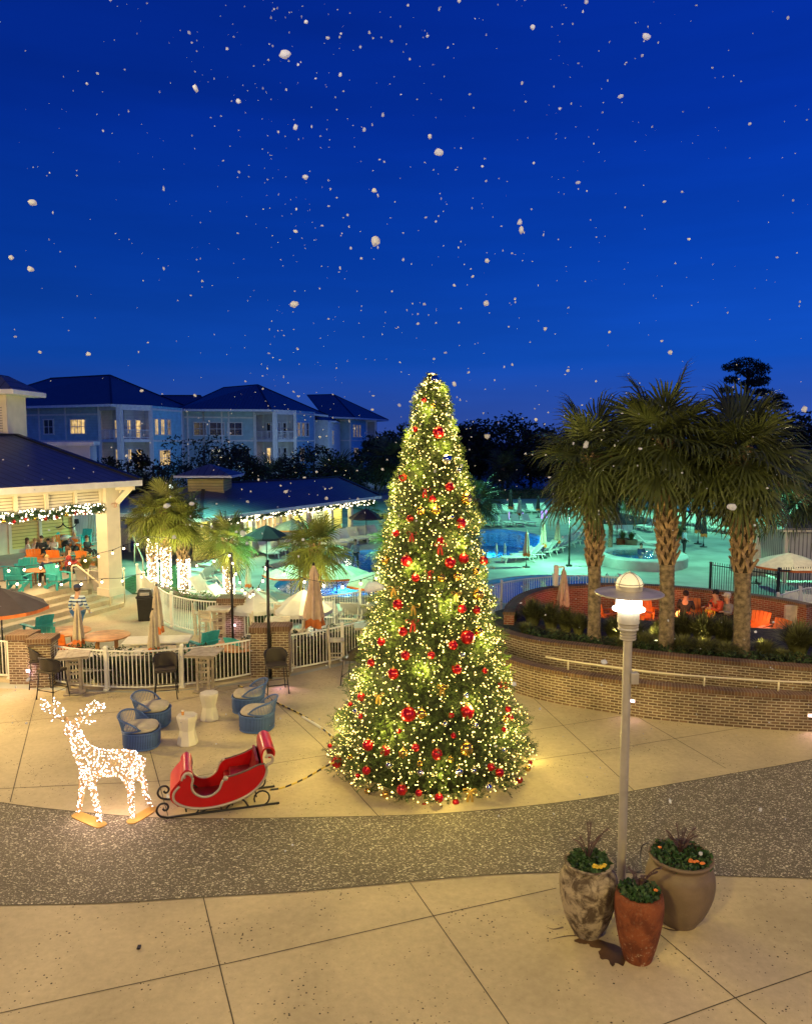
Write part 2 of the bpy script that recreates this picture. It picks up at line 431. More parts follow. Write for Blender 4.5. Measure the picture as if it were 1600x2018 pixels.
M['shell'] = shells('shell_aggregate')
M['joint'] = mat('joint_filler', (.09, .075, .055), .9, .1)
M['brick'] = brick('brown_brick', (.235, .150, .095), (.115, .072, .048), (.50, .43, .32), ms=.012)
M['cap'] = brick('brick_coping', (.21, .115, .066), (.13, .072, .045), (.27, .21, .15), bw=.076, rh=.26, ms=.009, offset=0)
M['brickr'] = brick('red_brick', (.36, .10, .055), (.24, .062, .036), (.42, .33, .25))
M['white'] = mat('white_paint', (.78, .76, .70), .45, .04, 3)
M['cream'] = mat('cream_paint', (.74, .66, .50), .55, .05, 2)
M['black'] = mat('black_metal', (.012, .012, .013), .4, .2)
M['roof'] = stripes('standing_seam_roof', (.10, .12, .16), (.02, .022, .03), 2.4, 'X', .10, .45, .03, 'UV', False)
M['siding_b'] = stripes('blue_siding', (.40, .60, .66), (.22, .34, .40), 5.5, 'Z', .12, .7, .02)
M['siding_b2'] = stripes('light_blue_siding', (.30, .66, .80), (.18, .42, .52), 5.5, 'Z', .12, .7, .02)
M['siding_y'] = stripes('yellow_siding', (.70, .56, .20), (.32, .24, .07), 5.5, 'Z', .16, .6, .02)
M['siding_g'] = stripes('grey_siding', (.58, .60, .58), (.34, .36, .36), 5.5, 'Z', .12, .7, .02)
M['louver'] = stripes('louvre_slats', (.74, .67, .52), (.22, .18, .12), 9, 'Z', .22, .55, .03)
M['trim'] = mat('white_trim', (.76, .76, .74), .5, .05, 3)
M['bwhite'] = mat('white_stucco', (.66, .66, .66), .6, .05, 1)
M['glassd'] = mat('dark_window_glass', (.015, .018, .025), .12, .2, 2, spec=.8)
M['soil'] = mat('planting_soil', (.06, .045, .03), .95, .3, 6, bump=.6, bscale=20)
M['leafd'] = mat('dark_tree_leaves', (.030, .048, .026), .7, .4, .8, trans=.25)
M['hedge'] = mat('hedge_leaves', (.045, .085, .030), .6, .4, 3, trans=.25)
M['grassb'] = mat('ornamental_grass_blades', (.25, .26, .09), .6, .35, 2, trans=.35)
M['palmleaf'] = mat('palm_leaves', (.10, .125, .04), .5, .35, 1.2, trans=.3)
M['palmleafl'] = mat('uplit_palm_leaves', (.23, .26, .06), .5, .3, 1.2, trans=.35)  # yellower leaves, also paler so the uplights' brightness sits in the colour
M['bark'] = mat('palm_bark', (.23, .17, .115), .85, .3, 9, bump=.7, bscale=40)
M['boot'] = mat('palm_boots', (.33, .22, .135), .8, .3, 6, bump=.5, bscale=50)
M['treebark'] = mat('tree_bark', (.07, .055, .045), .9, .3, 6, bump=.5)
M['lawn'] = mat('lawn_grass', (.05, .11, .03), .9, .35, 4, bump=.5)
# ------------------------------------------------------------------ ground, pools, paving
def poly_mesh(name, loops, z, m):
    """flat sheet with holes: first loop is the outline"""
    cu = bpy.data.curves.new(name, 'CURVE'); cu.dimensions = '2D'; cu.fill_mode = 'BOTH'
    for L in loops:
        sp = cu.splines.new('POLY'); sp.points.add(len(L)-1); sp.use_cyclic_u = True
        for p, q in zip(sp.points, L): p.co = (q[0], q[1], 0, 1)
    o = bpy.data.objects.new(name+'_c', cu); COL.objects.link(o)
    dg = bpy.context.evaluated_depsgraph_get(); dg.update()
    me = bpy.data.meshes.new_from_object(o.evaluated_get(dg)); bpy.data.objects.remove(o)
    me.name = name; me.materials.clear(); me.materials.append(m)
    for p in me.polygons:
        if p.normal.z < 0: p.flip()
    ob = bpy.data.objects.new(name, me); COL.objects.link(ob); ob.location.z = z
    return struct(ob)
def gl(pl, n=6, z=0): return catmull([g(*p, z) for p in pl], n, closed=True)
POOLS = [
    gl([(541, 1156), (556, 1143), (592, 1134), (628, 1118), (640, 1098), (700, 1086), (790, 1084), (840, 1110), (800, 1150), (745, 1170), (690, 1177), (620, 1176), (565, 1170)]),
    gl([(905, 1062), (925, 1048), (985, 1043), (1050, 1052), (1075, 1066), (1085, 1078), (1070, 1088), (1010, 1097), (945, 1100), (890, 1090)]),
    gl([(880, 1165), (960, 1145), (1040, 1135), (1110, 1134), (1180, 1138), (1240, 1146), (1250, 1158), (1190, 1172), (1080, 1185), (960, 1190), (890, 1185)]),
]
BIG = 900
ground = poly_mesh('ground', [[(-BIG, -60), (BIG, -60), (BIG, 1500), (-BIG, 1500)]]+POOLS, 0, M['deck'])
M['pwater'] = water('pool_water', (.45, .86, .97)); M['pfloor'] = poolfloor('blue_pool_plaster')
M['coping'] = mat('pool_coping', (.42, .42, .38), .6, .1, 3)
for k, L in enumerate(POOLS):
    b = MB(); n = len(L); D = 1.3
    vs = [(p.x, p.y, 0) for p in L]+[(p.x, p.y, -D) for p in L]
    b.add(vs, [(i, (i+1) % n, (i+1) % n+n, i+n) for i in range(n)]); b.poly([(p.x, p.y, -D) for p in L])
    struct(b.build('pool_basin', M['pfloor']))
    b = MB(); b.poly([(p.x, p.y, -.12) for p in L]); struct(b.build('pool_water', M['pwater']))
    c = sum((Vector(p) for p in L), Vector())/n
    b = MB(); outer = [Vector(p)+(Vector(p)-c).normalized()*.35 for p in L]
    vs = [(p.x, p.y, .03) for p in L]+[(p.x, p.y, .03) for p in outer]+[(p.x, p.y, -.12) for p in L]+[(p.x, p.y, -.01) for p in outer]
    fs = []
    for i in range(n):
        j = (i+1) % n; fs += [(i, j, j+n, i+n), (i, j, j+2*n, i+2*n), (i+n, j+n, j+3*n, i+3*n)]
    b.add(vs, fs); struct(b.build('pool_coping', M['coping']))
for (px, py, z, pw) in ((600, 1155, -.9, 160), (680, 1150, -.9, 200), (720, 1105, -.8, 160), (960, 1080, -.8, 300), (1020, 1062, -.8, 260), (1060, 1080, -.8, 120), (1000, 1165, -.8, 140), (1120, 1155, -.8, 160), (1210, 1155, -.8, 90)):
    plight('underwater_pool_light', g(px, py, z), pw*3.2, (.12, .62, 1), .12)

# plaza (near paving), path band, joints
front = [(-200, 1352), (40, 1358), (180, 1364), (290, 1366), (410, 1358), (500, 1345), (575, 1333), (690, 1308), (760, 1292), (980, 1250), (1060, 1245), (1200, 1300), (1400, 1310), (1800, 1320)]
fp = [g(*p) for p in front]
plaza = poly_mesh('plaza', [[(-40, -30), (40, -30), (40, fp[-1].y)]+[(p.x, p.y) for p in reversed(fp)]+[(-40, fp[0].y)]], .004, M['plaza'])
up = catmull([g(*p) for p in [(-500, 1490), (-250, 1540), (0, 1583), (150, 1601), (300, 1613), (450, 1615), (640, 1612), (850, 1606), (1050, 1589), (1180, 1572), (1300, 1551), (1450, 1525), (1600, 1498), (1800, 1455), (2100, 1380)]], 6)
lo = catmull([g(*p) for p in [(-500, 1800), (-200, 1793), (0, 1786), (200, 1782), (400, 1770), (600, 1758), (800, 1740), (960, 1726), (1100, 1721), (1250, 1722), (1400, 1727), (1600, 1733), (1900, 1740), (2300, 1745)]], 6)
poly_mesh('footpath', [[(p.x, p.y) for p in up]+[(p.x, p.y) for p in reversed(lo)]], .008, M['shell'])
def joint(pts, w=.016, z=.0085):
    P = resample([g(*p) for p in pts], .6); b = MB()
    for a, c in zip(P, P[1:]):
        d = (c-a).normalized(); s = Vector((-d.y, d.x, 0))*w/2
        b.poly([(a-s)+Vector((0, 0, z)), (a+s)+Vector((0, 0, z)), (c+s)+Vector((0, 0, z)), (c-s)+Vector((0, 0, z))])
    return b
jb = MB()
for pts in ([(808, 1741), (905, 1880), (1002, 2020), (1040, 2078)], [(401, 1771), (432, 1902), (461, 2020), (475, 2090)], [(-150, 2035), (0, 1998), (430, 1905), (830, 1812), (1096, 1752)],
            [(1130, 1725), (1300, 1843), (1512, 2022), (1590, 2090)], [(1250, 2042), (1450, 1968), (1610, 1912), (1900, 1820)], [(72, 1372), (20, 1582)], [(268, 1380), (332, 1612)],
            [(470, 1318), (640, 1475), (700, 1560), (745, 1609)], [(968, 1300), (1250, 1560)], [(1180, 1350), (1250, 1410), (1430, 1515)], [(-100, 1560), (330, 1540), (650, 1488), (1050, 1440), (1300, 1400)],
            [(900, 1520), (1200, 1478), (1480, 1432), (1600, 1415)], [(-60, 1432), (270, 1400), (520, 1345)]):
    for o_ in [joint(pts)]: jb.add(o_.v, o_.f)
struct(jb.build('paving_joints', M['joint']))
EDGE = MB()
for L in (up, lo):
    for a, c in zip(L, L[1:]):
        d = (c-a).normalized(); s = Vector((-d.y, d.x, 0))*.012
        EDGE.poly([a-s+Vector((0, 0, .012)), a+s+Vector((0, 0, .012)), c+s+Vector((0, 0, .012)), c-s+Vector((0, 0, .012))])
struct(EDGE.build('footpath_edge', M['joint']))
# lawns / planting beds seen between fences and pools
for pl in ([(232, 1150), (300, 1115), (345, 1112), (352, 1165), (330, 1190), (300, 1200)], [(975, 1012), (1240, 1000), (1600, 985), (1800, 985), (1800, 1010), (1300, 1004), (1100, 1010)]):
    L = [g(*p) for p in pl]; poly_mesh('lawn', [[(p.x, p.y) for p in L]], .006, M['lawn'])
L = [g(*p) for p in [(-400, 930), (2000, 930), (2600, 884), (-1200, 884)]]
poly_mesh('lawn', [[(p.x, p.y) for p in L]], .010, M['lawn'])

M['court'] = concrete('court_concrete', (.52, .43, .30), (.2, .16, .11))
L = catmull([g(*p) for p in [(-300, 1300), (-300, 1190), (-60, 1185), (150, 1180), (270, 1172), (286, 1200), (325, 1234), (362, 1248), (430, 1256), (560, 1256), (640, 1246), (742, 1228), (800, 1240), (770, 1282), (690, 1302), (575, 1328), (500, 1340), (390, 1357), (280, 1362), (180, 1360), (60, 1350), (-100, 1335)]], 3, closed=True)
poly_mesh('court_paving', [[(p.x, p.y) for p in L]], .009, M['court'])
# ------------------------------------------------------------------ curved brick walls
def curved_wall(name, base, z0, z1, th, label, m, capm, side=1, capz=.10, over=.03, group=None, cat='wall'):
    """base: visible face line on the ground; body runs th metres to `side`"""
    P = resample(base, .35); n = len(P)
    nor = []
    for i in range(n):
        t = (P[min(i+1, n-1)]-P[max(i-1, 0)]).normalized(); nor.append(Vector((-t.y, t.x, 0))*side)
    L = [0]
    for a, c in zip(P, P[1:]): L.append(L[-1]+(c-a).length)
    root = thing(name, label, cat, P[n//2].to_tuple(), 0, group)
    b = MB()
    def ring(off, z): return [(p+nn*off).xy.to_3d()+Vector((0, 0, z)) for p, nn in zip(P, nor)]
    def strip(b, A, B, vA, vB):
        k = len(A); fs = []; uvs = []
        for i in range(k-1):
            fs.append((i, i+1, k+i+1, k+i)); uvs.append(((L[i], vA), (L[i+1], vA), (L[i+1], vB), (L[i], vB)))
        b.add(A+B, fs, uvs)
    zc = z1-capz
    strip(b, ring(0, z0), ring(0, zc), z0, zc); strip(b, ring(th, zc), ring(th, z0), zc, z0)
    for i in (0, n-1):
        A = P[i]; q = nor[i]*th
        b.add([A+Vector((0, 0, z0)), A+q+Vector((0, 0, z0)), A+q+Vector((0, 0, zc)), A+Vector((0, 0, zc))], [(0, 1, 2, 3)], [((0, z0), (th, z0), (th, zc), (0, zc))])
    b.build('brickwork', m, root, world=True)
    c = MB()
    o0, o1 = -over, th+over
    strip(c, ring(o0, zc), ring(o0, z1-.012), .0, capz+.01); strip(c, ring(o0, z1-.012), ring(o0+.012, z1), .11, .12)
    strip(c, ring(o0+.012, z1), ring(o1-.012, z1), .012, .012+(o1-o0-.024)); strip(c, ring(o1-.012, z1), ring(o1, zc), .0, capz)
    strip(c, ring(o1, zc), ring(o0, zc), 0, o1-o0)
    for i in (0, n-1):
        A = P[i]+nor[i]*o0; B = P[i]+nor[i]*o1
        c.add([A+Vector((0, 0, zc)), B+Vector((0, 0, zc)), B+Vector((0, 0, z1)), A+Vector((0, 0, z1))], [(0, 1, 2, 3)], [((0, 0), (.3, 0), (.3, .1), (0, .1))])
    c.build('coping', capm, root, world=True, smooth=True, sharp=35)
    return root, P, nor
outer_base = catmull([g(*p) for p in [(930, 1315), (960, 1338), (1000, 1360), (1080, 1384), (1200, 1405), (1300, 1420), (1450, 1434), (1600, 1443), (1800, 1447), (2100, 1440)]], 8)
ow, OP, ON = curved_wall('brick_wall', outer_base, -.02, .90, .32, 'lower curved brown brick wall along the plaza, with the handrail behind it', M['brick'], M['cap'])
zi = 1.07
inner_base = catmull([Vector((p.x, p.y, 0)) for p in [g(*q, zi) for q in [(948, 1226), (985, 1243), (1060, 1262), (1180, 1276), (1300, 1290), (1450, 1304), (1600, 1316), (1800, 1326), (2100, 1330)]]], 8)
iw, IP, IN = curved_wall('brick_wall', inner_base, -.02, zi, .34, 'upper curved brown brick wall that holds the bed with the three large palms', M['brick'], M['cap'])
# circular fire pit wall (far side of the court), seen from inside: warm red brick
zf = 1.35
ring_px = [(1013, 1207), (1018, 1192), (1040, 1173), (1080, 1160), (1140, 1154), (1220, 1152), (1330, 1157), (1440, 1168), (1530, 1180), (1590, 1192)]
ring_base = catmull([Vector((p.x, p.y, 0)) for p in [g(*q, zf) for q in ring_px]], 8)
fw, FP, FN = curved_wall('brick_wall', ring_base, -.02, zf, .34, 'red brick wall curving around the fire pit court, glowing from the fire', M['brickr'], M['cap'])
# raised planting bed between the inner wall and the court
bed_front = [p+n_*.33 for p, n_ in zip(IP, IN)]
bed_back_px = [(2100, 1252), (1800, 1250), (1600, 1248), (1500, 1246), (1400, 1240), (1300, 1232), (1200, 1226), (1100, 1216), (1040, 1208), (1005, 1205), (975, 1212)]
bed_back = catmull([g(*q, .8) for q in bed_back_px], 4)
bedL = [Vector((p.x, p.y, 0)) for p in bed_front]+[Vector((p.x, p.y, 0)) for p in bed_back]
b = MB(); n = len(bedL)
b.poly([(p.x, p.y, .93) for p in bedL]); b.add([(p.x, p.y, .93) for p in bedL]+[(p.x, p.y, -.02) for p in bedL], [(i, (i+1) % n, (i+1) % n+n, i+n) for i in range(n)])
tag(b.build('planting_bed', M['soil']), 'raised planting bed of dark soil and mulch between the curved brick walls', 'planting bed')
# handrail on the ramp between the two walls
hr = thing('handrail', 'long cream tube handrail on short posts along the lower brick wall', 'handrail', OP[len(OP)//2].to_tuple())
hp = [p+n_*.25 for p, n_ in zip(OP, ON)]
ln = MB(); ln.tube([Vector((p.x, p.y, 1.14)) for p in hp[int(len(hp)*.22):]], .024, 8); ln.build('rail', M['cream'], hr, True, world=True)
for i in range(int(len(hp)*.25), len(hp), 5):
    bb = MB(); bb.tube([(hp[i].x, hp[i].y, .88), (hp[i].x, hp[i].y, 1.13)], .022, 8); bb.build('post', M['cream'], hr, True, world=True)
# recessed step lights low on the plaza side of the wall (pink pools of light on the paving)
M['steplight'] = emat('step_light_lens', (1, .66, .86), 9)
def step_light(i, label):
    p = OP[i]; nn = ON[i]; ang = math.atan2(nn.y, nn.x)
    t = thing('step_light', label, 'wall light', (p.x-nn.x*.006, p.y-nn.y*.006, .42), ang-PI/2)
    a = MB(); a.box((0, -.012, 0), (.20, .02, .10)); a.build('housing', M['cream'], t)
    a = MB(); a.box((0, -.026, -.005), (.15, .012, .05)); a.build('lens', M['steplight'], t)
    q = p-nn*.10; l = plight('step_light_lamp', (q.x, q.y, .40), 5.5, (1, .55, .80), .03, 'SPOT', spot=120, blend=.7); aim(l, (q.x-nn.x*.35, q.y-nn.y*.35, 0))
def nearest(P, px):
    return min(range(len(P)), key=lambda i: abs(proj(P[i])[0]-px))
step_light(nearest(OP, 1232), 'small step light low on the curved wall behind the lamp post')
step_light(nearest(OP, 1597), 'small bright step light low on the curved wall at the right edge')

# ------------------------------------------------------------------ fences
def fence(line, label, h=1.15, post_every=2.2, m=None, gap=.115, pk=.022, black=False, ends=True, z0=0, toprail=.045, botz=.10, finial=False, pw=.09):
    m = m or M['white']; P = resample(line, gap); P2 = resample(line, post_every)
    c = P[len(P)//2]; root = thing('picket_fence' if not black else 'railing_fence', label, 'fence', (c.x, c.y, z0))
    for z, nm, w in ((h-.03, 'top_rail', toprail), (botz, 'bottom_rail', .04)):
        b = MB()
        for a, d in zip(P, P[1:]): b.bar((a.x, a.y, z0+z), (d.x, d.y, z0+z), w, .04)
        b.build(nm, m, root, world=True)
    b = MB()
    for p in P: b.box((p.x, p.y, z0+(h+botz)/2+(.06 if finial else -.02)), (pk, pk, h-botz+(.1 if finial else 0)))
    b.build('pickets', m, root, world=True)
    for p in (P2 if ends else P2[1:-1]):
        b = MB(); b.box((p.x, p.y, z0+h/2+.03), (pw, pw, h+.06)); b.box((p.x, p.y, z0+h+.085), (pw+.03, pw+.03, .05), taper=.6); b.box((p.x, p.y, z0+.03), (pw+.06, pw+.06, .06))
        b.build('post', m, root, world=True)
    return root
def pillar(px, py, w, h, label, d=None, deep=None, rz=0):
    c = g(px, py); d = deep or w
    root = thing('brick_pillar', label, 'pillar', (c.x, c.y+d/2, 0), rz)
    b = MB(); b.box((0, 0, (h-.16)/2), (w, d, h-.16)); b.build('shaft', M['brick'], root, boxuv=True)
    b = MB(); b.box((0, 0, h-.08), (w+.10, d+.10, .16)); b.build('pillar_cap', M['cap'], root, boxuv=True, bevel=.012)
    return root
f1a = catmull([g(*p) for p in [(-150, 1328), (-60, 1332), (20, 1338)]], 6)
f1b = catmull([g(*p) for p in [(94, 1345), (130, 1352), (180, 1358), (280, 1361), (390, 1352), (450, 1343), (500, 1333)]], 6)
f1c = catmull([g(*p) for p in [(572, 1324), (640, 1311), (700, 1296), (760, 1280)]], 6)
fence(f1a, 'white picket fence running off to the left from the double brick pillar')
fence(f1b, 'white picket fence bulging towards the plaza between the two brick pillars')
fence(f1c, 'white picket fence running from the lamp pole pillar behind the Christmas tree')
pillar(40, 1349, .60, 1.45, 'brown brick pillar at the left end of the fence, with its darker twin beside it')
pillar(78, 1356, .62, 1.42, 'brown brick pillar beside the black bar chairs, right one of the pair', rz=.1)
pillar(514, 1336, .56, 1.52, 'brown brick pillar left of the black light pole, in the front fence')
pillar(553, 1335, .50, 1.54, 'brown brick pillar right of the black light pole, behind a bar chair')
f2a = catmull([g(*p) for p in [(272, 1168), (290, 1195), (325, 1228), (362, 1243), (400, 1250), (432, 1252)]], 6)
f2b = catmull([g(*p) for p in [(482, 1256), (560, 1252), (640, 1240), (740, 1222), (800, 1210)]], 6)
f2c = catmull([g(*p) for p in [(900, 1232), (965, 1214), (1020, 1200), (1090, 1192), (1150, 1190), (1220, 1194)]], 6)
f2d = catmull([g(*p) for p in [(1530, 1238), (1570, 1224), (1620, 1214), (1700, 1205)]], 6)
fence(f2a, 'white pool fence curving from the rubbish bin to the inner brick pillar', h=1.25)
fence(f2b, 'white pool fence behind the wooden bar chairs, lit green from the pool', h=1.25)
fence(f2c, 'white pool fence between the Christmas tree and the fire pit wall', h=1.25, post_every=3)
fence(f2d, 'white pool fence on the far right behind the fire pit wall', h=1.25)
pillar(456, 1257, .9, 1.42, 'brick pillar of the pool fence beside the wooden bar table', deep=.7)
f3 = [g(1398, 1180), g(1448, 1190), g(1530, 1205)]
fence(resample(f3, .5), 'black iron railing fence with spear tops left of the pool gate, behind the palms', h=1.55, m=M['black'], black=True, finial=True, post_every=3.2, pk=.02)
fence([g(1532, 1192), g(1640, 1188)], 'black iron railing fence in front of the curtained cabana', h=1.5, m=M['black'], black=True, finial=True, post_every=3, pk=.02)
fence([g(212, 1078), g(256, 1088)], 'white railing beyond the pavilion column, above the ramp', h=1.5, pk=.03, post_every=1.6)
# ------------------------------------------------------------------ apartment blocks
M['litwin'] = None
def lit_material(name, col, s):
    m, t, o, N = nodes(name)
    P = N('ShaderNodeTexCoord').outputs['Object']
    sp = N('ShaderNodeSeparateXYZ', {0: P})
    w = N('ShaderNodeMath', {0: sp.outputs['X'], 1: 14.0}, operation='MULTIPLY'); w2 = N('ShaderNodeMath', {0: sp.outputs['Y'], 1: 11.0, 2: w.outputs[0]}, operation='MULTIPLY_ADD')
    sn = N('ShaderNodeMath', {0: w2.outputs[0]}, operation='SINE')
    nz = N('ShaderNodeTexNoise', {'Vector': P, 'Scale': 1.7, 'Detail': 2.0})
    mm = N('ShaderNodeMath', {0: sn.outputs[0], 1: .12, 2: nz.outputs['Fac']}, operation='MULTIPLY_ADD')
    mr = N('ShaderNodeMapRange', {'Value': mm.outputs[0], 'From Min': .3, 'From Max': .7, 'To Min': .35*s, 'To Max': 1.15*s})
    e = N('ShaderNodeEmission', {'Color': c4(col), 'Strength': mr.outputs[0]}); t.links.new(e.outputs[0], o.inputs[0]); return m
M['lit'] = lit_material('lit_curtained_window', (1, .66, .26), 1.0)
M['lit2'] = lit_material('dim_curtained_window', (.75, .55, .45), .28)
def wallpanel(root, name, p0, p1, z0, z1, m, th=.25):
    p0 = Vector((p0[0], p0[1], 0)); p1 = Vector((p1[0], p1[1], 0)); d = (p1-p0).normalized(); n = Vector((d.y, -d.x, 0))  # faces n
    b = MB(); b.prism([p0+Vector((0, 0, z0)), p1+Vector((0, 0, z0)), p1+Vector((0, 0, z1)), p0+Vector((0, 0, z1))], -n*th); return b.build(name, m, root, world=True)
def win(root, p0, p1, u0, u1, z0, z1, lit=0, cols=2, rows=2, nm='window'):
    """window on the wall p0->p1 (u metres along)"""
    p0 = Vector((p0[0], p0[1], 0)); p1 = Vector((p1[0], p1[1], 0)); d = (p1-p0).normalized(); n = Vector((d.y, -d.x, 0))
    a = p0+d*u0; c = p0+d*u1; o = n*.06; fw = .09
    b = MB()
    for (q0, q1, w) in ((z0, z0, 0), (z1, z1, 0)): b.bar(a-d*fw+o+Vector((0, 0, q0)), c+d*fw+o+Vector((0, 0, q0)), .16, fw*1.5)
    for q in (a, c): b.bar(q+o+Vector((0, 0, z0)), q+o+Vector((0, 0, z1)), .14, fw*1.3, up=d)
    for i in range(1, cols):
        q = a+(c-a)*i/cols; b.bar(q+o*.7+Vector((0, 0, z0)), q+o*.7+Vector((0, 0, z1)), .07 if i*2 != cols else .12, .05, up=d)
    for i in range(1, rows):
        z = z0+(z1-z0)*i/rows; b.bar(a+o*.6+Vector((0, 0, z)), c+o*.6+Vector((0, 0, z)), .05, .06)
    f = b.build(nm, M['trim'], root, world=True)
    b = MB(); gq = n*.02; b.poly([a+gq+Vector((0, 0, z0)), c+gq+Vector((0, 0, z0)), c+gq+Vector((0, 0, z1)), a+gq+Vector((0, 0, z1))])
    p = b.build('pane', (M['glassd'], M['lit'], M['lit2'])[lit]); p.parent = f
    return f
def trimline(root, p0, p1, zs, us, z0, z1):
    p0 = Vector((p0[0], p0[1], 0)); p1 = Vector((p1[0], p1[1], 0)); d = (p1-p0).normalized(); n = Vector((d.y, -d.x, 0)); L = (p1-p0).length
    b = MB()
    for z in zs: b.bar(p0+n*.03+Vector((0, 0, z)), p1+n*.03+Vector((0, 0, z)), .05, .22)
    for u in us:
        q = p0+d*(u if u >= 0 else L+u)+n*.035; b.bar(q+Vector((0, 0, z0)), q+Vector((0, 0, z1)), .05, .22, up=d)
    return b.build('wall_trim', M['trim'], root, world=True)
def roof_uv(b, pts):
    """quad/tri with UV x running along the eave (first edge)"""
    pts = [Vector(p) for p in pts]; a = (pts[1]-pts[0]).normalized(); nrm = (pts[1]-pts[0]).cross(pts[2]-pts[0]).normalized(); c = nrm.cross(a)
    b.add(pts, [tuple(range(len(pts)))], [[((p-pts[0]).dot(a)/1.0, (p-pts[0]).dot(c)) for p in pts]])
def hiproof(root, eave, ridge, ze, zr, fasc=.28, m=None, name='roof'):
    """eave: 4 corners (xy) ccw from above, ridge: 2 points (xy); ridge[0] near edge 3-0, ridge[1] near edge 1-2"""
    E = [Vector((x, y, ze)) for x, y in eave]; Rr = [Vector((x, y, zr)) for x, y in ridge]; b = MB()
    roof_uv(b, [E[0], E[1], Rr[1], Rr[0]]); roof_uv(b, [E[1], E[2], Rr[1]]); roof_uv(b, [E[2], E[3], Rr[0], Rr[1]]); roof_uv(b, [E[3], E[0], Rr[0]])
    b.poly([E[3]-Vector((0, 0, .02)), E[2]-Vector((0, 0, .02)), E[1]-Vector((0, 0, .02)), E[0]-Vector((0, 0, .02))])
    r = b.build(name, m or M['roof'], root, world=True)
    b = MB()
    for i in range(4): b.bar(E[i]-Vector((0, 0, fasc/2)), E[(i+1) % 4]-Vector((0, 0, fasc/2)), .12, fasc)
    f = b.build('fascia', M['trim']); f.parent = r
    b = MB()
    for a, c in ((E[0], Rr[0]), (E[1], Rr[1]), (E[2], Rr[1]), (E[3], Rr[0]), (Rr[0], Rr[1])): b.bar(a+Vector((0, 0, .04)), c+Vector((0, 0, .04)), .22, .08)
    f = b.build('ridge_cap', m or M['roof']); f.parent = r
    return r
def P2(px, Y): p = at(px, 1009, Y); return Vector((p.x, Y, 0))
def balcony(root, c0, cc, c1, levels, ze, lits, step=1.5):
    """corner bay with open balconies: c0 -> cc -> c1 are the outer corners"""
    c0, cc, c1 = [Vector((p[0], p[1], 0)) for p in (c0, cc, c1)]
    d0 = (cc-c0).normalized(); d1 = (c1-cc).normalized(); n0 = Vector((d0.y, -d0.x, 0)); n1 = Vector((d1.y, -d1.x, 0))
    for p in (c0, cc, c1, cc+(c1-cc)*.08):
        b = MB(); b.bar((p.x, p.y, 0), (p.x, p.y, ze), .38, .38, up=(0, 1, 0)); b.build('column', M['trim'], root, world=True)
    b0 = c0+d1*(c1-cc).length*.5; bc = c1-d0*(cc-c0).length*.0-n1*step; bb = cc-n1*step*1.0-n0*step*1.0
    bc = c1-n1*step; b0 = c0-n0*step; 
    k = bb
    wallpanel(root, 'recessed_wall', b0, k, 0, ze, M['siding_g']); wallpanel(root, 'recessed_wall', k, bc, 0, ze, M['siding_g'])
    wallpanel(root, 'recessed_wall', c0, b0, 0, ze, M['siding_g']); wallpanel(root, 'recessed_wall', bc, c1, 0, ze, M['siding_g'])
    L1 = (bc-k).length; L0 = (k-b0).length
    for i, z in enumerate(levels):
        la = lits[i]
        win(root, k, bc, L1*.52, L1*.80, z+.05, z+2.25, la[1], 1, 3, 'balcony_door'); win(root, k, bc, L1*.10, L1*.30, z+.6, z+2.25, la[0], 2, 2)
        if L0 > 1.6: win(root, b0, k, L0*.25, L0*.6, z+.05, z+2.25, la[2], 1, 2, 'balcony_door')
        if z > .5:
            b = MB(); b.prism([c0+Vector((0, 0, z-.35)), cc+Vector((0, 0, z-.35)), c1+Vector((0, 0, z-.35)), bc+Vector((0, 0, z-.35)), k+Vector((0, 0, z-.35)), b0+Vector((0, 0, z-.35))], (0, 0, .35))
            b.build('balcony_floor', M['trim'], root, world=True)
            b = MB()
            for a, c in ((c0, cc), (cc, c1)):
                for zz in (.15, 1.05): b.bar(a+Vector((0, 0, z+zz)), c+Vector((0, 0, z+zz)), .06, .08)
                for q in resample([a, c], .16): b.bar(q+Vector((0, 0, z+.15)), q+Vector((0, 0, z+1.05)), .03, .03, up=(1, 0, 0))
                for q in resample([a, c], 1.2): b.bar(q+Vector((0, 0, z)), q+Vector((0, 0, z+1.1)), .09, .09, up=(1, 0, 0))
            b.build('railing', M['trim'], root, world=True)
    b = MB()
    for a, c in ((c0, cc), (cc, c1)): b.bar(a+Vector((0, 0, ze-.3)), c+Vector((0, 0, ze-.3)), .3, .6)
    b.build('lintel', M['trim'], root, world=True)
def Ye(py, ze): return (H-ze)*F/(867-py) if py != 867 else 100
ZE = 11.0; FL = [0.2, 3.7, 7.1]
def unit(name, label, A, B, C, D, E, ridge, eave, zr, wins_front, wins_blue, lits, extra=None):
    root = thing(name, label, 'building', (B[0], B[1], 0))
    wallpanel(root, 'front_wall', A, B, 0, ZE, M['siding_b'])
    LA = (Vector(B[:2]+(0,))-Vector(A[:2]+(0,))).length if isinstance(B, tuple) else (B-A).length
    trimline(root, A, B, [.4, 3.5, 6.9, 10.0], [0.15]+[w[0]-.75 for w in wins_front]+[-.15], 0, ZE)
    for (u, z, w, lit, cols) in wins_front: win(root, A, B, u, u+w, z, z+1.75, lit, cols, 2)
    balcony(root, B, C, D, FL, ZE, lits)
    wallpanel(root, 'side_wall', D, E, 0, ZE, M['siding_b2'])
    trimline(root, D, E, [6.9, 10.6], [.15, -.15], 0, ZE)
    for (u, z, w, lit, cols) in wins_blue: win(root, D, E, u, u+w, z, z+1.9, lit, cols, 2)
    hiproof(root, eave, ridge, ZE, zr)
    return root
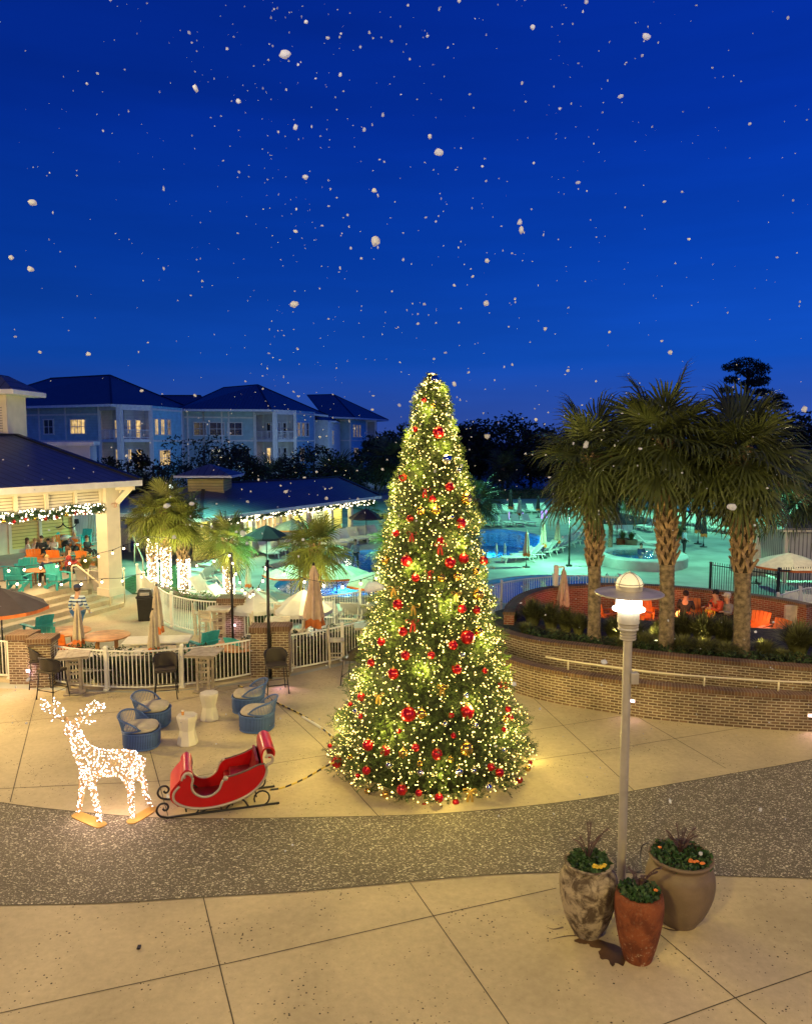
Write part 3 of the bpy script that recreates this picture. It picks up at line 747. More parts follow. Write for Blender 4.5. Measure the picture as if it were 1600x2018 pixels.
# block 1 (nearest)
Y1 = Ye(797, ZE)
A = P2(-60, 97); B = P2(204, 89.5); C = P2(240, 86.5); D = P2(303, 89.5); E = P2(364, 97)
r1, r2 = P2(112, 103), P2(226, 98)
b1 = unit('apartment_block', 'blue three-storey apartment block with lit windows, nearest and leftmost under dark hipped roof', A, B, C, D, E,
     [(r1.x, r1.y), (r2.x, r2.y)], [(P2(-80, 96).x, 96), (C.x-.3, C.y-1.1), (P2(396, 108).x, 108), (P2(20, 125).x, 125)], zat(226, 739, 98),
     [(4.5, 7.6, 1.3, 0, 2), (9.3, 7.6, 2.5, 0, 2), (13.4-1, 7.6, 3.6, 1, 4)][:0]+[((Vector((P2(95, 92.5).x, 92.5, 0))-A).length, 7.7, 1.5, 0, 2), ((Vector((P2(146, 91).x, 91, 0))-A).length, 7.7, 2.25, 1, 4), ((Vector((P2(38, 94).x, 94, 0))-A).length, 7.7, 1.1, 0, 2)],
     [(.7, 7.6, .8, 1, 2), (2.1, 7.6, .9, 1, 2), (3.6, 7.6, .9, 2, 1), (1.6, 3.9, 2.6, 1, 4), (1.7, .2, 3.0, 2, 3)], [(2, 2, 2), (1, 1, 1), (1, 1, 1)])
# linking wing between block 1 and block 2
A2 = P2(364, 101); B2 = P2(506, 104); C2 = P2(543, 101.5); D2 = P2(584, 104); E2 = P2(622, 110)
wA = A2
lk = b2 = None
r1, r2 = P2(447, 120), P2(512, 114)
Lf = lambda px, Y: (P2(px, Y)-A2).length
b2 = unit('apartment_block', 'blue three-storey apartment block with mostly dark windows, middle one of the three', A2, B2, C2, D2, E2,
     [(r1.x, r1.y), (r2.x, r2.y)], [(P2(352, 99).x, 99.5), (C2.x-.2, C2.y-1.0), (P2(648, 124).x, 124), (P2(420, 142).x, 142)], zat(512, 758, 114),
     [(Lf(386, 101.5), 7.6, 1.6, 0, 2), (Lf(416, 102.5), 7.6, 1.9, 0, 2), (Lf(452, 103), 7.6, 1.9, 0, 2), (Lf(416, 102.5), 4.1, 1.9, 0, 2), (Lf(466, 103), 4.1, 1.9, 0, 2)],
     [(.5, 7.5, .9, 2, 1), (1.9, 7.5, .9, 2, 1), (3.3, 7.5, .9, 0, 1), (1.2, 4.0, 1.4, 2, 2), (1.2, .5, 1.4, 0, 2)], [(0, 0, 0), (0, 0, 1), (0, 0, 0)])
A3 = P2(622, 124); B3 = P2(668, 141)
b3 = thing('apartment_block', 'blue three-storey apartment block farthest away, right one of the three', 'building', (P2(693, 139).x, 139, 0))
wallpanel(b3, 'link_wall', P2(618, 122), P2(648, 124), 0, 10.2, M['siding_g']); wallpanel(b3, 'link_wall', P2(648, 124), P2(672, 138), 0, 10.0, M['bwhite'])
win(b3, P2(648, 124), P2(672, 138), 4, 5.4, 6.2, 8.6, 2, 1, 3)
wallpanel(b3, 'front_wall', P2(664, 139), P2(692, 138), 0, ZE, M['siding_b']); wallpanel(b3, 'side_wall', P2(692, 138), P2(723, 146), 0, ZE, M['siding_b2'])
trimline(b3, P2(692, 138), P2(723, 146), [6.9, 10.7], [.15, -.15], 0, ZE)
trimline(b3, P2(664, 139), P2(692, 138), [6.9, 10.5], [.15, -.15], 0, ZE)
for u in (.8, 2.3, 3.8): win(b3, P2(692, 138), P2(723, 146), u+.3, u+1.2, 7.5, 9.8, 2, 1, 3)
win(b3, P2(692, 138), P2(723, 146), 1.4, 3.6, 3.4, 5.6, 2, 3, 2); win(b3, P2(692, 138), P2(723, 146), 1.6, 3.8, -.2+.3, 2.0, 0, 3, 2)
balcony(b3, P2(723, 146), P2(741, 146.5), P2(741.5, 149), FL, ZE, [(0, 0, 0)]*3, 1.8)
hiproof(b3, [(P2(640, 130).x, 130), (P2(700, 136.5).x, 136.5), (P2(766, 152).x, 152), (P2(650, 175).x, 175)], [(P2(608, 152).x, 152), (P2(659, 150).x, 150)], ZE, zat(655, 777, 150))
hiproof(b3, [(P2(612, 121).x, 121), (P2(664, 129).x, 129), (P2(672, 139).x, 139), (P2(625, 142).x, 142)], [(P2(630, 128).x, 128), (P2(640, 134).x, 134)], 10.2, 11.6, name='link_roof')
# roof pieces behind block 1 on the left and the low white parapet box in front
bl = thing('rear_wing', 'dark low roofed wing behind the left apartment block', 'building', (P2(20, 112).x, 112, 0))
hiproof(bl, [(P2(-120, 104).x, 104), (P2(60, 104).x, 104), (P2(70, 124).x, 124), (P2(-120, 124).x, 124)], [(P2(-80, 114).x, 114), (P2(40, 114).x, 114)], 10.6, zat(20, 767, 114))
wallpanel(bl, 'wall', P2(-110, 105), P2(58, 105), 0, 10.6, M['siding_b'])
bk = thing('rear_wing', 'dark roofed wing showing between the left and middle apartment blocks', 'building', (P2(360, 118).x, 118, 0))
hiproof(bk, [(P2(300, 112).x, 112), (P2(425, 112).x, 112), (P2(425, 130).x, 130), (P2(310, 130).x, 130)], [(P2(325, 120).x, 120), (P2(400, 120).x, 120)], 11, zat(350, 779, 120))
wallpanel(bk, 'wall', P2(305, 113), P2(420, 113), 0, 11, M['siding_b'])
wb = thing('service_building', 'plain white flat-roofed building with parapet behind the pavilion roof', 'building', (P2(120, 52).x, 52, 0))
wt = zat(120, 875, 52)
b = MB(); p0 = P2(-40, 50); p1 = P2(182, 53); p2 = P2(195, 62); p3 = P2(-40, 60)
b.prism([(q.x, q.y, 0) for q in (p0, p1, p2, p3)], (0, 0, wt)); b.build('wall', M['bwhite'], wb, world=True)
b = MB()
for a, c in ((p0, p1), (p1, p2)): b.bar((a.x, a.y, wt+.02), (c.x, c.y, wt+.02), .5, .28)
b.build('parapet', M['trim'], wb, world=True)
# roof vent pipe above it
# ------------------------------------------------------------------ pavilion on the left
TZ = .95   # terrace level
pe = Vector((.50, .866, 0)); pn = Vector((-.866, .50, 0))
pc = at(278, 946, 29.6); ZEP = pc.z; pc = Vector((pc.x, pc.y, 0))
pav = thing('pavilion', 'cream open pavilion with dark metal roof, louvred gables and yellow back wall', 'building', (pc.x-1, pc.y, 0))
hip = at(32, 858, 33.5)
eL = pc-pe*9.5; eB = pc+pn*14; ridge_l = Vector((hip.x, hip.y, 0))-pe*6
E4 = [(eL.x, eL.y), (pc.x, pc.y), (eB.x, eB.y), ((eL+pn*14).x, (eL+pn*14).y)]
hiproof(pav, E4, [(ridge_l.x, ridge_l.y), (hip.x, hip.y)], ZEP, hip.z, fasc=.22)
cb = thing('roof_cupola', 'white louvred cupola tower with overhanging roof at the far left', 'cupola', (at(-4, 830, 34).x, 34, hip.z-.6))
b = MB(); b.box((0, 0, 1.15), (1.7, 1.7, 2.5)); b.build('tower', M['cream'], cb)
b = MB(); b.box((.4, -.86, 1.2), (.5, .05, 1.3)); b.build('vent', M['louver'], cb)
b = MB(); b.box((0, 0, 2.45), (3.0, 3.0, .22)); b.build('cornice', M['trim'], cb, bevel=.03)
b = MB(); b.box((0, 0, 2.9), (2.9, 2.9, .7), taper=.25); b.build('roof', M['roof'], cb, boxuv=True)
colp = pc-pe*.75+pn*1.05
for k, q in enumerate([colp, colp-pe*6.8]):
    b = MB(); b.bar((q.x, q.y, TZ), (q.x, q.y, ZEP-.1), .62, .62, up=pe)
    b.bar((q.x, q.y, TZ), (q.x, q.y, TZ+.3), .72, .72, up=pe); b.build('column', M['cream'], pav, world=True)
# louvre band above the garland on the front, with upright battens
bandz = zat(203, 1007, colp.y)
fl0 = colp-pe*9.5
q0, q1 = fl0, colp-pe*.31
wallpanel(pav, 'louvre_band', q0, q1, bandz, ZEP-.25, M['louver'], .1)
b = MB()
for s_ in [0.05]+[1.18*i for i in range(1, 9)]:
    q = q1-pe*s_-pn*.08; b.bar((q.x, q.y, bandz), (q.x, q.y, ZEP-.22), .10, .12, up=pe)
for z in (bandz+.04, ZEP-.3): b.bar((q0.x-pn.x*.07, q0.y-pn.y*.07, z), (q1.x-pn.x*.07, q1.y-pn.y*.07, z), .1, .14)
b.build('battens', M['cream'], pav, world=True)
b = MB()
for z in (ZEP-.28,):
    a = colp+Vector((0, 0, z)); c = pc-pn*0.0-pe*.15+pn*.2+Vector((0, 0, z)); b.bar(a, c, .14, .2)
a = colp+Vector((0, 0, ZEP-1.25)); c = pc-pe*.25+pn*.30+Vector((0, 0, ZEP-.3)); b.bar(a, c, .15, .18)
a = colp+pe*.3+Vector((0, 0, ZEP-1.0)); c = colp+pe*.9+Vector((0, 0, ZEP-.15)); b.bar(a, c, .10, .12)
b.build('eave_brace', M['cream'], pav, world=True)
# back wall, yellow clapboards, with trims and the cream shuttered panel at its left
bw0 = g(20, 1092, TZ); bw1 = g(146, 1077, TZ)
wallpanel(pav, 'back_wall', bw0, bw1, TZ, ZEP, M['siding_y'], .15)
wl0 = g(-70, 1106, TZ)
wallpanel(pav, 'shutter_wall', wl0, bw0, TZ, ZEP, M['cream'], .2)
d_ = (bw1-bw0).normalized(); nn_ = Vector((d_.y, -d_.x, 0))
b = MB()
for f_ in (0, .46, 1.0):
    q = bw0.lerp(bw1, f_)+nn_*.04; b.bar((q.x, q.y, TZ), (q.x, q.y, ZEP), .16, .16, up=d_)
b.bar((bw0.x+nn_.x*.06, bw0.y+nn_.y*.06, TZ+.12), (bw1.x+nn_.x*.06, bw1.y+nn_.y*.06, TZ+.12), .06, .22)
b.build('wall_trim', M['cream'], pav, world=True)
fence(resample([g(147, 1078, TZ), g(196, 1070, TZ)], .5), 'white railing behind the pavilion terrace beside the yellow wall', h=1.9, z0=TZ, pk=.03, post_every=2)
# terrace and its steps
s0 = g(-60, 1283); s1 = g(246, 1196)
sd = (s1-s0).normalized(); sn = Vector((-sd.y, sd.x, 0))
nst = 5; rise = TZ/nst; tread = .40
M['step'] = concrete('step_concrete', (.55, .48, .36), (.3, .25, .18))
for i in range(nst-1):
    cut = 1.0*i*.25
    a = s0+sn*tread*i-sd*6; c = s1+sn*tread*i-sd*(.25*i)
    b = MB(); b.prism([a, c, c+sn*(tread*(nst-i)), a+sn*(tread*(nst-i))], (0, 0, rise*(i+1))); o = b.build('step', M['step'], None, bevel=.02); struct(o)
    o.location.z = -.01+.0
t0 = s0+sn*tread*(nst-1)-sd*8; t1 = s1+sn*tread*(nst-1)-sd*1.0
tr = [t0, t1, t1+sn*.01+(g(226, 1150, TZ).xy.to_3d()-t1)*.4, Vector((g(222, 1140, TZ).x, g(222, 1140, TZ).y, 0)), Vector((g(232, 1066, TZ).x, g(232, 1066, TZ).y, 0)), Vector((g(-300, 1050, TZ).x, g(-300, 1050, TZ).y, 0)), Vector((-60, 30, 0))]
tr = [Vector((p.x, p.y, -.02)) for p in tr]
b = MB(); b.prism(tr, (0, 0, TZ+.02)); struct(b.build('terrace', M['step']))
# cream tube handrails on the steps
def hrail(label, pts, posts):
    t = thing('handrail', label, 'handrail', (pts[0][0], pts[0][1], 0))
    b = MB(); b.tube(pts, .035, 8); b.build('rail', M['cream'], t, True, world=True)
    for a, c in posts: b = MB(); b.tube([a, c], .03, 8); b.build('post', M['cream'], t, True, world=True)
a = g(143, 1163, TZ); a = Vector((a.x, a.y, TZ)); top = a+Vector((0, 0, 1.0)); cdn = at(208, 1160, a.y-.9)
m_ = top.lerp(cdn, .12)+Vector((0, 0, .06))
hrail('bent cream handrail at the top of the terrace steps beside the planter', [a, top-Vector((0, 0, .08)), top+Vector((.04, 0, .0)), top+Vector((.25, -.05, .02)), cdn], [(Vector(at(174, 1150, a.y-.35)), Vector(at(174, 1122, a.y-.35)))])
q = g(218, 1202, 0); hrail('short cream handrail post at the foot of the terrace steps', [(q.x, q.y, .02), (q.x, q.y, .95), (q.x+.15, q.y+1.2, 1.55), (q.x+.15, q.y+1.3, 1.5)], [((q.x+.15, q.y+1.2, .0), (q.x+.15, q.y+1.2, 1.5))])
q = g(226, 1160, 0); hrail('long sloping cream handrail along the ramp beside the pavilion column', [(q.x, q.y, .02), (q.x-.05, q.y, 1.3), at(214, 1062, q.y+7.5)], [(Vector(at(214, 1110, q.y+7)), Vector(at(214.5, 1064, q.y+7)))])
q = g(283, 1150, 0); hrail('green-lit cream handrail climbing beside the ramp near the wrapped palms', [(q.x, q.y, .02), (q.x, q.y, 1.2), at(262, 1058, q.y+6), at(258, 1056, q.y+6.5)], [(Vector(at(265, 1110, q.y+5)), Vector(at(265, 1066, q.y+5)))])
# wall sconce pair
sc = at(124, 1028, bw0.lerp(bw1, .84).y-.35)
t = thing('hook_sconce', 'black wrought iron double hook lantern bracket on the yellow wall', 'wall lamp', sc)
b = MB(); b.tube([(0, 0, 1.0), (0, 0, .0)], .02, 6)
for s_ in (-1, 1): b.tube([(0, 0, -.05+.0*s_)]+[(s_*(.38-.38*math.cos(a)), 0, -.05-.30*math.sin(a)) for a in [PI*k/8 for k in range(1, 9)]], .028, 6)
b.build('bracket', M['black'], t, True)
for s_ in (-1, 1): b = MB(); b.box((s_*.76, 0, .02), (.2, .2, .26), taper=.8); b.build('shade', M['black'], t)
plight('pavilion_lamp_light', (pc-pe*4+pn*4+Vector((0, 0, ZEP-.6))), 600, (1, .70, .34), .25)
plight('pavilion_lamp_light', (pc-pe*1+pn*6+Vector((0, 0, ZEP-.9))), 450, (1, .72, .36), .25)
plight('pavilion_lamp_light', (pc-pe*10-pn*2+Vector((0, 0, 5))), 1100, (1, .66, .30), .25)
plight('terrace_fill_light', g(150, 1215)+Vector((0, 0, 4.6)), 420, (1, .66, .28), .25)  # unseen warm fill added to take the green off the terrace

# ------------------------------------------------------------------ pool bar building
pb0 = at(440, 1016, 42.5); ZB = pb0.z; pb1 = at(740, 978, 57)
pb0 = Vector((pb0.x, pb0.y, 0)); pb1 = Vector((pb1.x, pb1.y, 0)); bd = (pb1-pb0).normalized(); bn = Vector((-bd.y, bd.x, 0))
bar = thing('pool_bar', 'long low pool bar with dark metal roof and pale yellow walls', 'building', ((pb0+pb1)/2).to_tuple())
rl = at(402, 956, 51); rr = at(667, 939, 61)
e0 = pb0-bd*1.8; e1 = pb1+bd*.8
hiproof(bar, [(e0.x, e0.y), (e1.x, e1.y), ((e1+bn*9).x, (e1+bn*9).y), ((e0+bn*12).x, (e0+bn*12).y)], [(rl.x, rl.y), (rr.x, rr.y)], ZB, (rl.z+rr.z)/2, fasc=.2)
w0 = pb0+bn*2.2; w1 = pb1+bn*2.2-bd*1.2
wallpanel(bar, 'front_wall', w0, w1, 0, ZB, M['siding_y'], .2)
wallpanel(bar, 'end_wall', w1, w1+bn*5, 0, ZB, M['siding_y'], .2)
LW = (w1-w0).length
for f_ in (0.03, .2, .37, .55, .74, .9):
    q = pb0+bn*.6+(pb1-bd*1.0-pb0)*f_; b = MB(); b.bar((q.x, q.y, 0), (q.x, q.y, ZB-.1), .28, .28, up=bd); b.build('post', M['cream'], bar, world=True)
M['doorwhite'] = emat('lit_white_door', (.62, .80, 1), .75)
def doorp(f_, wd, m, nm, z1=2.3):
    c = w0.lerp(w1, f_)-bn*.05; b = MB(); b.bar((c.x, c.y, .05), (c.x, c.y, z1), .1, wd, up=bd); b.build(nm, m, bar, world=True)
win(bar, w0, w1, LW*.56, LW*.60, .1, 2.5, 1, 1, 1, 'doorway'); win(bar, w0, w1, LW*.70, LW*.745, .1, 2.4, 2, 1, 1, 'doorway')
win(bar, w0, w1, LW*.08, LW*.28, 1.1, 2.4, 2, 4, 1, 'serving_hatch'); win(bar, w0, w1, LW*.34, LW*.50, 1.1, 2.4, 1, 4, 1, 'serving_hatch')
b = MB(); q = w0.lerp(w1, .80)-bn*.08; b.bar((q.x, q.y, 1.0), (q.x, q.y, 2.5), .06, 1.1, up=bd); b.build('menu_board', M['white'], bar, world=True)
b = MB()
for kk in range(6): b.bar((q.x-bd.x*.35-bn.x*.04, q.y-bd.y*.35-bn.y*.04, 1.25+.18*kk), (q.x+bd.x*.35-bn.x*.04, q.y+bd.y*.35-bn.y*.04, 1.25+.18*kk), .02, .05)
b.build('menu_lines', M['glassd'], bar, world=True)
c0 = pb0+bn*.9+bd*1; c1 = pb0.lerp(pb1, .5)+bn*.9
b = MB(); b.prism([c0, c1, c1+bn*.7, c0+bn*.7], (0, 0, 1.1)); b.build('counter', M['cream'], bar, world=True)
b = MB(); b.prism([c0-bn*.15+Vector((0, 0, 1.1)), c1-bn*.15+Vector((0, 0, 1.1)), c1+bn*.8+Vector((0, 0, 1.1)), c0+bn*.8+Vector((0, 0, 1.1))], (0, 0, .08)); b.build('counter_top', M['bwhite'], bar, world=True)
for f_, pw in ((.12, 260), (.38, 260), (.64, 300), (.88, 260)):
    q = pb0.lerp(pb1, f_)+bn*1.1; plight('pool_bar_light', (q.x, q.y, ZB-.35), pw*.9, (.96, 1, .42), .15)
gz = at(414, 940, 50)
t = thing('roof_lantern', 'small square roof lantern with blue hipped roof on the pool bar', 'roof lantern', (gz.x, gz.y, rl.z-.5))
b = MB(); b.box((0, 0, .45), (2.3, 2.3, 1.1)); b.build('body', M['siding_y'], t)
zt = zat(414, 937, 50)-(rl.z-.5); b = MB(); b.box((0, 0, zt), (3.7, 3.7, .14)); b.build('eaves', M['trim'], t)
b = MB(); b.box((0, 0, zt+.07+.33), (3.6, 3.6, .66), taper=.06); b.build('roof', M['roof'], t, boxuv=True)

for px, Y, z, pw, cl_ in ((130, 76, 5.5, 1500, (.45, .85, .9)), (330, 78, 5.5, 2200, (.5, .85, 1)), (470, 88, 6, 2200, (.55, .85, 1)), (610, 96, 6, 2600, (.5, .85, 1)), (735, 122, 6, 3600, (.45, .8, 1))):
    p = P2(px, Y); plight('facade_fill_light', (p.x, Y, z), pw*.14, cl_, .4)  # cool fills added to brighten the apartment walls, no fixtures of their own
p = g(338, 1032); t = thing('path_lamp', 'small glowing white path lamp in front of the nearest apartment block', 'path lamp', p); zt = zat(338, 962, p.y)
b = MB(); b.tube([(0, 0, 0), (0, 0, zt)], .06, 8); b.build('pole', M['black'], t, True); b = MB(); b.sphere((0, 0, zt+.1), .17, 12, 8); b.build('globe', emat('path_lamp_globe', (.85, 1, .9), 6), t, True)
# cabana with curtains on the right, and the far canopies
M['curtain'] = stripes('cabana_curtain', (.52, .50, .44), (.25, .24, .22), 5, 'X', .3, .8, .05, 'UV', False)
cbx = g(1545, 1148); cb2 = g(1660, 1140)
t = thing('cabana', 'square cabana with drawn beige curtains and grey roof at the right edge', 'cabana', (cbx.x, cbx.y, 0))
for dx, dy in ((0, 0), (3, 0), (3, 3), (0, 3)):
    b = MB(); b.box((dx, dy, 1.35), (.16, .16, 2.7)); b.build('post', M['cream'], t)
b = MB(); b.box((1.5, .02, 1.3), (2.7, .08, 2.4)); b.build('curtain', M['curtain'], t, boxuv=True)
b = MB(); b.box((.02, 1.5, 1.3), (.08, 2.7, 2.4)); b.build('curtain', M['curtain'], t, boxuv=True)
b = MB(); b.box((1.5, 1.5, 3.2), (3.7, 3.7, 1.1), taper=.12); b.build('roof', M['roof'], t, boxuv=True)
b = MB(); b.box((1.5, 1.5, 2.62), (3.6, 3.6, .16)); b.build('valance', M['cream'], t)
t = thing('wicker_daybed', 'brown woven daybed shell on the pool deck by the curtained cabana', 'daybed', g(1492, 1132))
M['purple'] = mat('purple_canopy_fabric', (.16, .09, .20), .8, .1, 2); M['bluefab'] = mat('blue_canopy_fabric', (.03, .16, .42), .7, .1, 2)
b = MB(); b.box((0, .5, .3), (1.8, 1.6, .6)); b.build('base', M['curtain'], t, boxuv=True)
b = MB(); vs = []; fs = []
for i in range(9):
    for j in range(7):
        a = PI*i/8; c = PI/2*j/6; vs.append((.95*math.cos(a)*math.cos(c)*1.0, .6+.9*math.sin(a)*math.cos(c), .55+.95*math.sin(c)))
for i in range(8):
    for j in range(6): fs.append((i*7+j, (i+1)*7+j, (i+1)*7+j+1, i*7+j+1))
b.add(vs, fs); b.build('hood', M['curtain'], t, True, boxuv=True)
cc = g(1402, 1012)
t = thing('splash_canopy', 'purple and blue domed shade canopy far behind the pool, beside the palms', 'canopy', (cc.x, cc.y, 0))
b = MB(); vs = []; fs = []
for i in range(17):
    for j in range(7):
        a = 2*PI*i/16; c = PI/2*j/6; vs.append((4.2*math.cos(a)*math.cos(c), 3*math.sin(a)*math.cos(c), 1.6+2.6*math.sin(c)))
for i in range(16):
    for j in range(6): fs.append((i*7+j, (i+1)*7+j, (i+1)*7+j+1, i*7+j+1))
b.add(vs, fs); b.build('dome', M['purple'], t, True)
b = MB(); b.lathe([(4.3, .5), (4.25, 1.65)], 20, capb=False, capt=False, sy=.72); b.build('skirt', M['bluefab'], t, True)
for a in range(6): b = MB(); b.box((4.1*math.cos(a), 2.9*math.sin(a), .8), (.12, .12, 1.6)); b.build('post', M['cream'], t)

# raised spa
spc = g(1258, 1108); 
t = thing('hot_tub_surround', 'round raised spa wall of pale plaster beside the palms', 'spa', spc)
b = MB(); prof = [(2.6, 0), (2.6, .5), (2.55, .55), (1.9, .55), (1.9, .1)]; b.lathe(prof, 40, capb=False, capt=False, sy=1.25); b.build('wall', mat('spa_plaster', (.45, .5, .48), .6, .1, 2), t, True, sharp=35)
b = MB(); b.lathe([(.01, .05), (1.95, .05)], 40, capb=False, capt=False, sy=1.25); b.build('basin_floor', M['pfloor'], t)
b = MB(); b.lathe([(.01, .46), (1.92, .46)], 40, capb=False, capt=False, sy=1.25); b.build('spa_water', M['pwater'], t)
plight('underwater_pool_light', spc+Vector((.3, .5, .22)), 70, (.25, .85, 1), .1); plight('underwater_pool_light', spc+Vector((-1, -.8, .22)), 40, (.25, .85, 1), .1)

# deck floodlights (greenish) on tall black poles
GREEN = (.26, 1, .56)
def pole_light(px, py, h, label, power, col=GREEN, arm=(-.6, 0)):
    p = g(px, py); t = thing('pole_light', label, 'pole light', p)
    b = MB(); b.tube([(0, 0, 0), (0, 0, h)], .055, 8); b.build('pole', M['black'], t, True)
    b = MB(); b.box((0, 0, .05), (.3, .3, .1)); b.build('base_plate', M['black'], t)
    b = MB(); b.bar((0, 0, h-.03), (arm[0], arm[1], h-.03), .06); b.box((arm[0], arm[1], h), (.55, .38, .1)); b.build('lamp_head', M['black'], t)
    if power: plight('pool_deck_light', (p.x+arm[0], p.y+arm[1], h-.15), power*2, col, .15, 'SPOT', spot=158, blend=.35)
pole_light(1121, 1116, zat(1121, 1005, g(1121, 1116).y), 'tall black light pole on the pool deck between the loungers and first palm', 900)
pole_light(1578, 1140, zat(1578, 1062, g(1578, 1140).y), 'black light pole beside the curtained cabana at the right', 300)
for (px, py, h, pw) in ((392, 1124, 5, 1000), (300, 1110, 4.5, 160), (590, 1190, 4.2, 380), (930, 1020, 8, 1300), (1280, 1022, 8, 1700), (1480, 1050, 7, 800), (1400, 1110, 6.5, 700), (690, 1200, 5, 260)):
    plight('pool_deck_light', g(px, py)+Vector((0, 0, h)), pw*(2.5 if px < 900 else 3.6), GREEN if px > 310 else (.7, 1, .6), .2, 'SPOT', spot=158, blend=.35)
# ------------------------------------------------------------------ foliage generators
def unit_rand(rs, n):
    v = rs.normal(size=(n, 3)); return v/np.linalg.norm(v, axis=1)[:, None]
def leaf_quads(P, size, rs, aspect=.45):
    """diamond leaf at each point P with a random orientation"""
    n = len(P); a = unit_rand(rs, n); t = unit_rand(rs, n); b = np.cross(a, t); b /= np.linalg.norm(b, axis=1)[:, None]+1e-9
    s = size*rs.uniform(.6, 1.3, n)[:, None]
    V = np.stack([P-a*s*.5, P+b*s*aspect*.5, P+a*s*.5, P-b*s*aspect*.5], 1).reshape(-1, 3)
    return V, np.arange(4*n).reshape(-1, 4)
def clump_points(rs, n, centre, rad, clumps, cr):
    c = np.asarray(centre, float); rad = np.asarray(rad, float)
    d = unit_rand(rs, clumps); rr = rs.uniform(.35, 1, clumps)[:, None]**.6
    C = c+d*rr*rad
    idx = rs.randint(0, clumps, n); k = cr*rs.uniform(.5, 1.2, clumps)
    return C[idx]+unit_rand(rs, n)*(rs.uniform(.25, 1, n)**.5*k[idx])[:, None]*np.array([1, 1, .75])
def dark_tree(name, label, loc, h, rad, n=2600, leaf=.42, clumps=34, cr=.9, cz=.62, m=None, seed=1, group=None, trunk=.22, low=.0):
    rs = np.random.RandomState(seed); t = thing(name, label, 'tree', loc, 0, group)
    rv = np.array([rad, rad, h*(1-cz)+low]); C = np.array([0, 0, h*cz])
    P = clump_points(rs, n, C, rv*.85, clumps, cr*rad*.34); V, Q = leaf_quads(P, leaf, rs)
    npmesh('crown', V, Q, m or M['leafd'], t)
    b = MB(); b.tube([(0, 0, 0), (.1, .05, h*.3), (-.05, .1, h*.6), (.05, 0, h*.8)], [trunk, trunk*.8, trunk*.5, trunk*.2], 8)
    rr = random.Random(seed)
    for k in range(6):
        a = rr.uniform(0, 6.28); z = h*rr.uniform(.28, .55); r_ = rad*rr.uniform(.4, .8)
        b.tube([(0, 0, z), (math.cos(a)*r_*.5, math.sin(a)*r_*.5, z+h*.10), (math.cos(a)*r_, math.sin(a)*r_, z+h*.22)], [trunk*.45, trunk*.3, trunk*.1], 6)
    b.build('trunk', M['treebark'], t, True); return t
# ------------------------------------------------------------------ palms
M['fibre'] = mat('palm_fibre', (.055, .036, .022), .95, .3, 20, bump=.5)
def fan_leaf(rs, L=1.0, petiole=.9, nb=30, fold=.25):
    """one sabal fan leaf along +X from the origin: verts, quads"""
    V = []; Q = []
    def quad(a, b, c, d): k = len(V); V.extend([a, b, c, d]); Q.append((k, k+1, k+2, k+3))
    w = .022; droop = .10
    pts = [Vector((petiole*t, 0, -droop*t*t)) for t in (0, .5, 1)]
    for a, b in zip(pts, pts[1:]): quad(a+Vector((0, -w, 0)), a+Vector((0, w, 0)), b+Vector((0, w*.8, 0)), b+Vector((0, -w*.8, 0))); quad(a+Vector((0, 0, -w)), a+Vector((0, 0, w)), b+Vector((0, 0, w)), b+Vector((0, 0, -w)))
    o = pts[-1]
    for i in range(nb):
        f = (i/(nb-1)*2-1); a = f*R(112)+rs.uniform(-.03, .03); ln = L*(1-.38*abs(f)**1.6)*rs.uniform(.9, 1.06)
        st = o+Vector((.28*(1-abs(f)), 0, -.05*(1-abs(f))))
        d = Vector((math.cos(a), math.sin(a), fold*abs(math.sin(a))-.05)).normalized(); sd = Vector((-math.sin(a), math.cos(a), 0)); wd = .026*L*(1-.25*abs(f))
        z = Vector((0, 0, 1)); sag = rs.uniform(.20, .42)*L*(.6+.5*abs(f))
        p0 = st; p1 = st+d*ln*.45-z*sag*.12; p2 = st+d*ln*.78-z*sag*.5; p3 = st+d*ln*.93-z*sag*(1.05+rs.uniform(0, .35))
        up = z*wd*.5*(1 if i % 2 else -1)
        quad(p0-sd*wd*.3, p0+sd*wd*.3, p1+sd*wd+up, p1-sd*wd-up); quad(p1-sd*wd-up, p1+sd*wd+up, p2+sd*wd*.7, p2-sd*wd*.7); quad(p2-sd*wd*.7, p2+sd*wd*.7, p3+sd*wd*.1, p3-sd*wd*.1)
    return np.array([tuple(v) for v in V]), np.array(Q)
def palm_crown(parent, rs, c, n, L, pet, lo=-50, hi=80, m=None):
    VV = []; QQ = []; k = 0
    base = [fan_leaf(rs, 1.0, pet/L) for _ in range(4)]
    for i in range(n):
        f = (i+.5)/n; el = R(hi+(lo-hi)*f**.85+rs.uniform(-9, 9)); az = i*2.39996+rs.uniform(-.25, .25)
        V, Q = base[i % 4]; s = L*rs.uniform(.85, 1.12)*(1-.18*(1-f))
        m_ = Matrix.Rotation(az, 3, 'Z') @ Matrix.Rotation(-el, 3, 'Y') @ Matrix.Rotation(rs.uniform(-.5, .5), 3, 'X') @ Matrix.Scale(s, 3)
        W_ = V @ np.array(m_).T
        sagv = -.10*((W_[:, 0]**2+W_[:, 1]**2))/max(.5, L); W_[:, 2] += sagv
        W_ += np.array(c)+np.array([0, 0, .25*(1-f)]); VV.append(W_); QQ.append(Q+k); k += len(V)
    return npmesh('crown', np.concatenate(VV), np.concatenate(QQ), m or M['palmleaf'], parent)
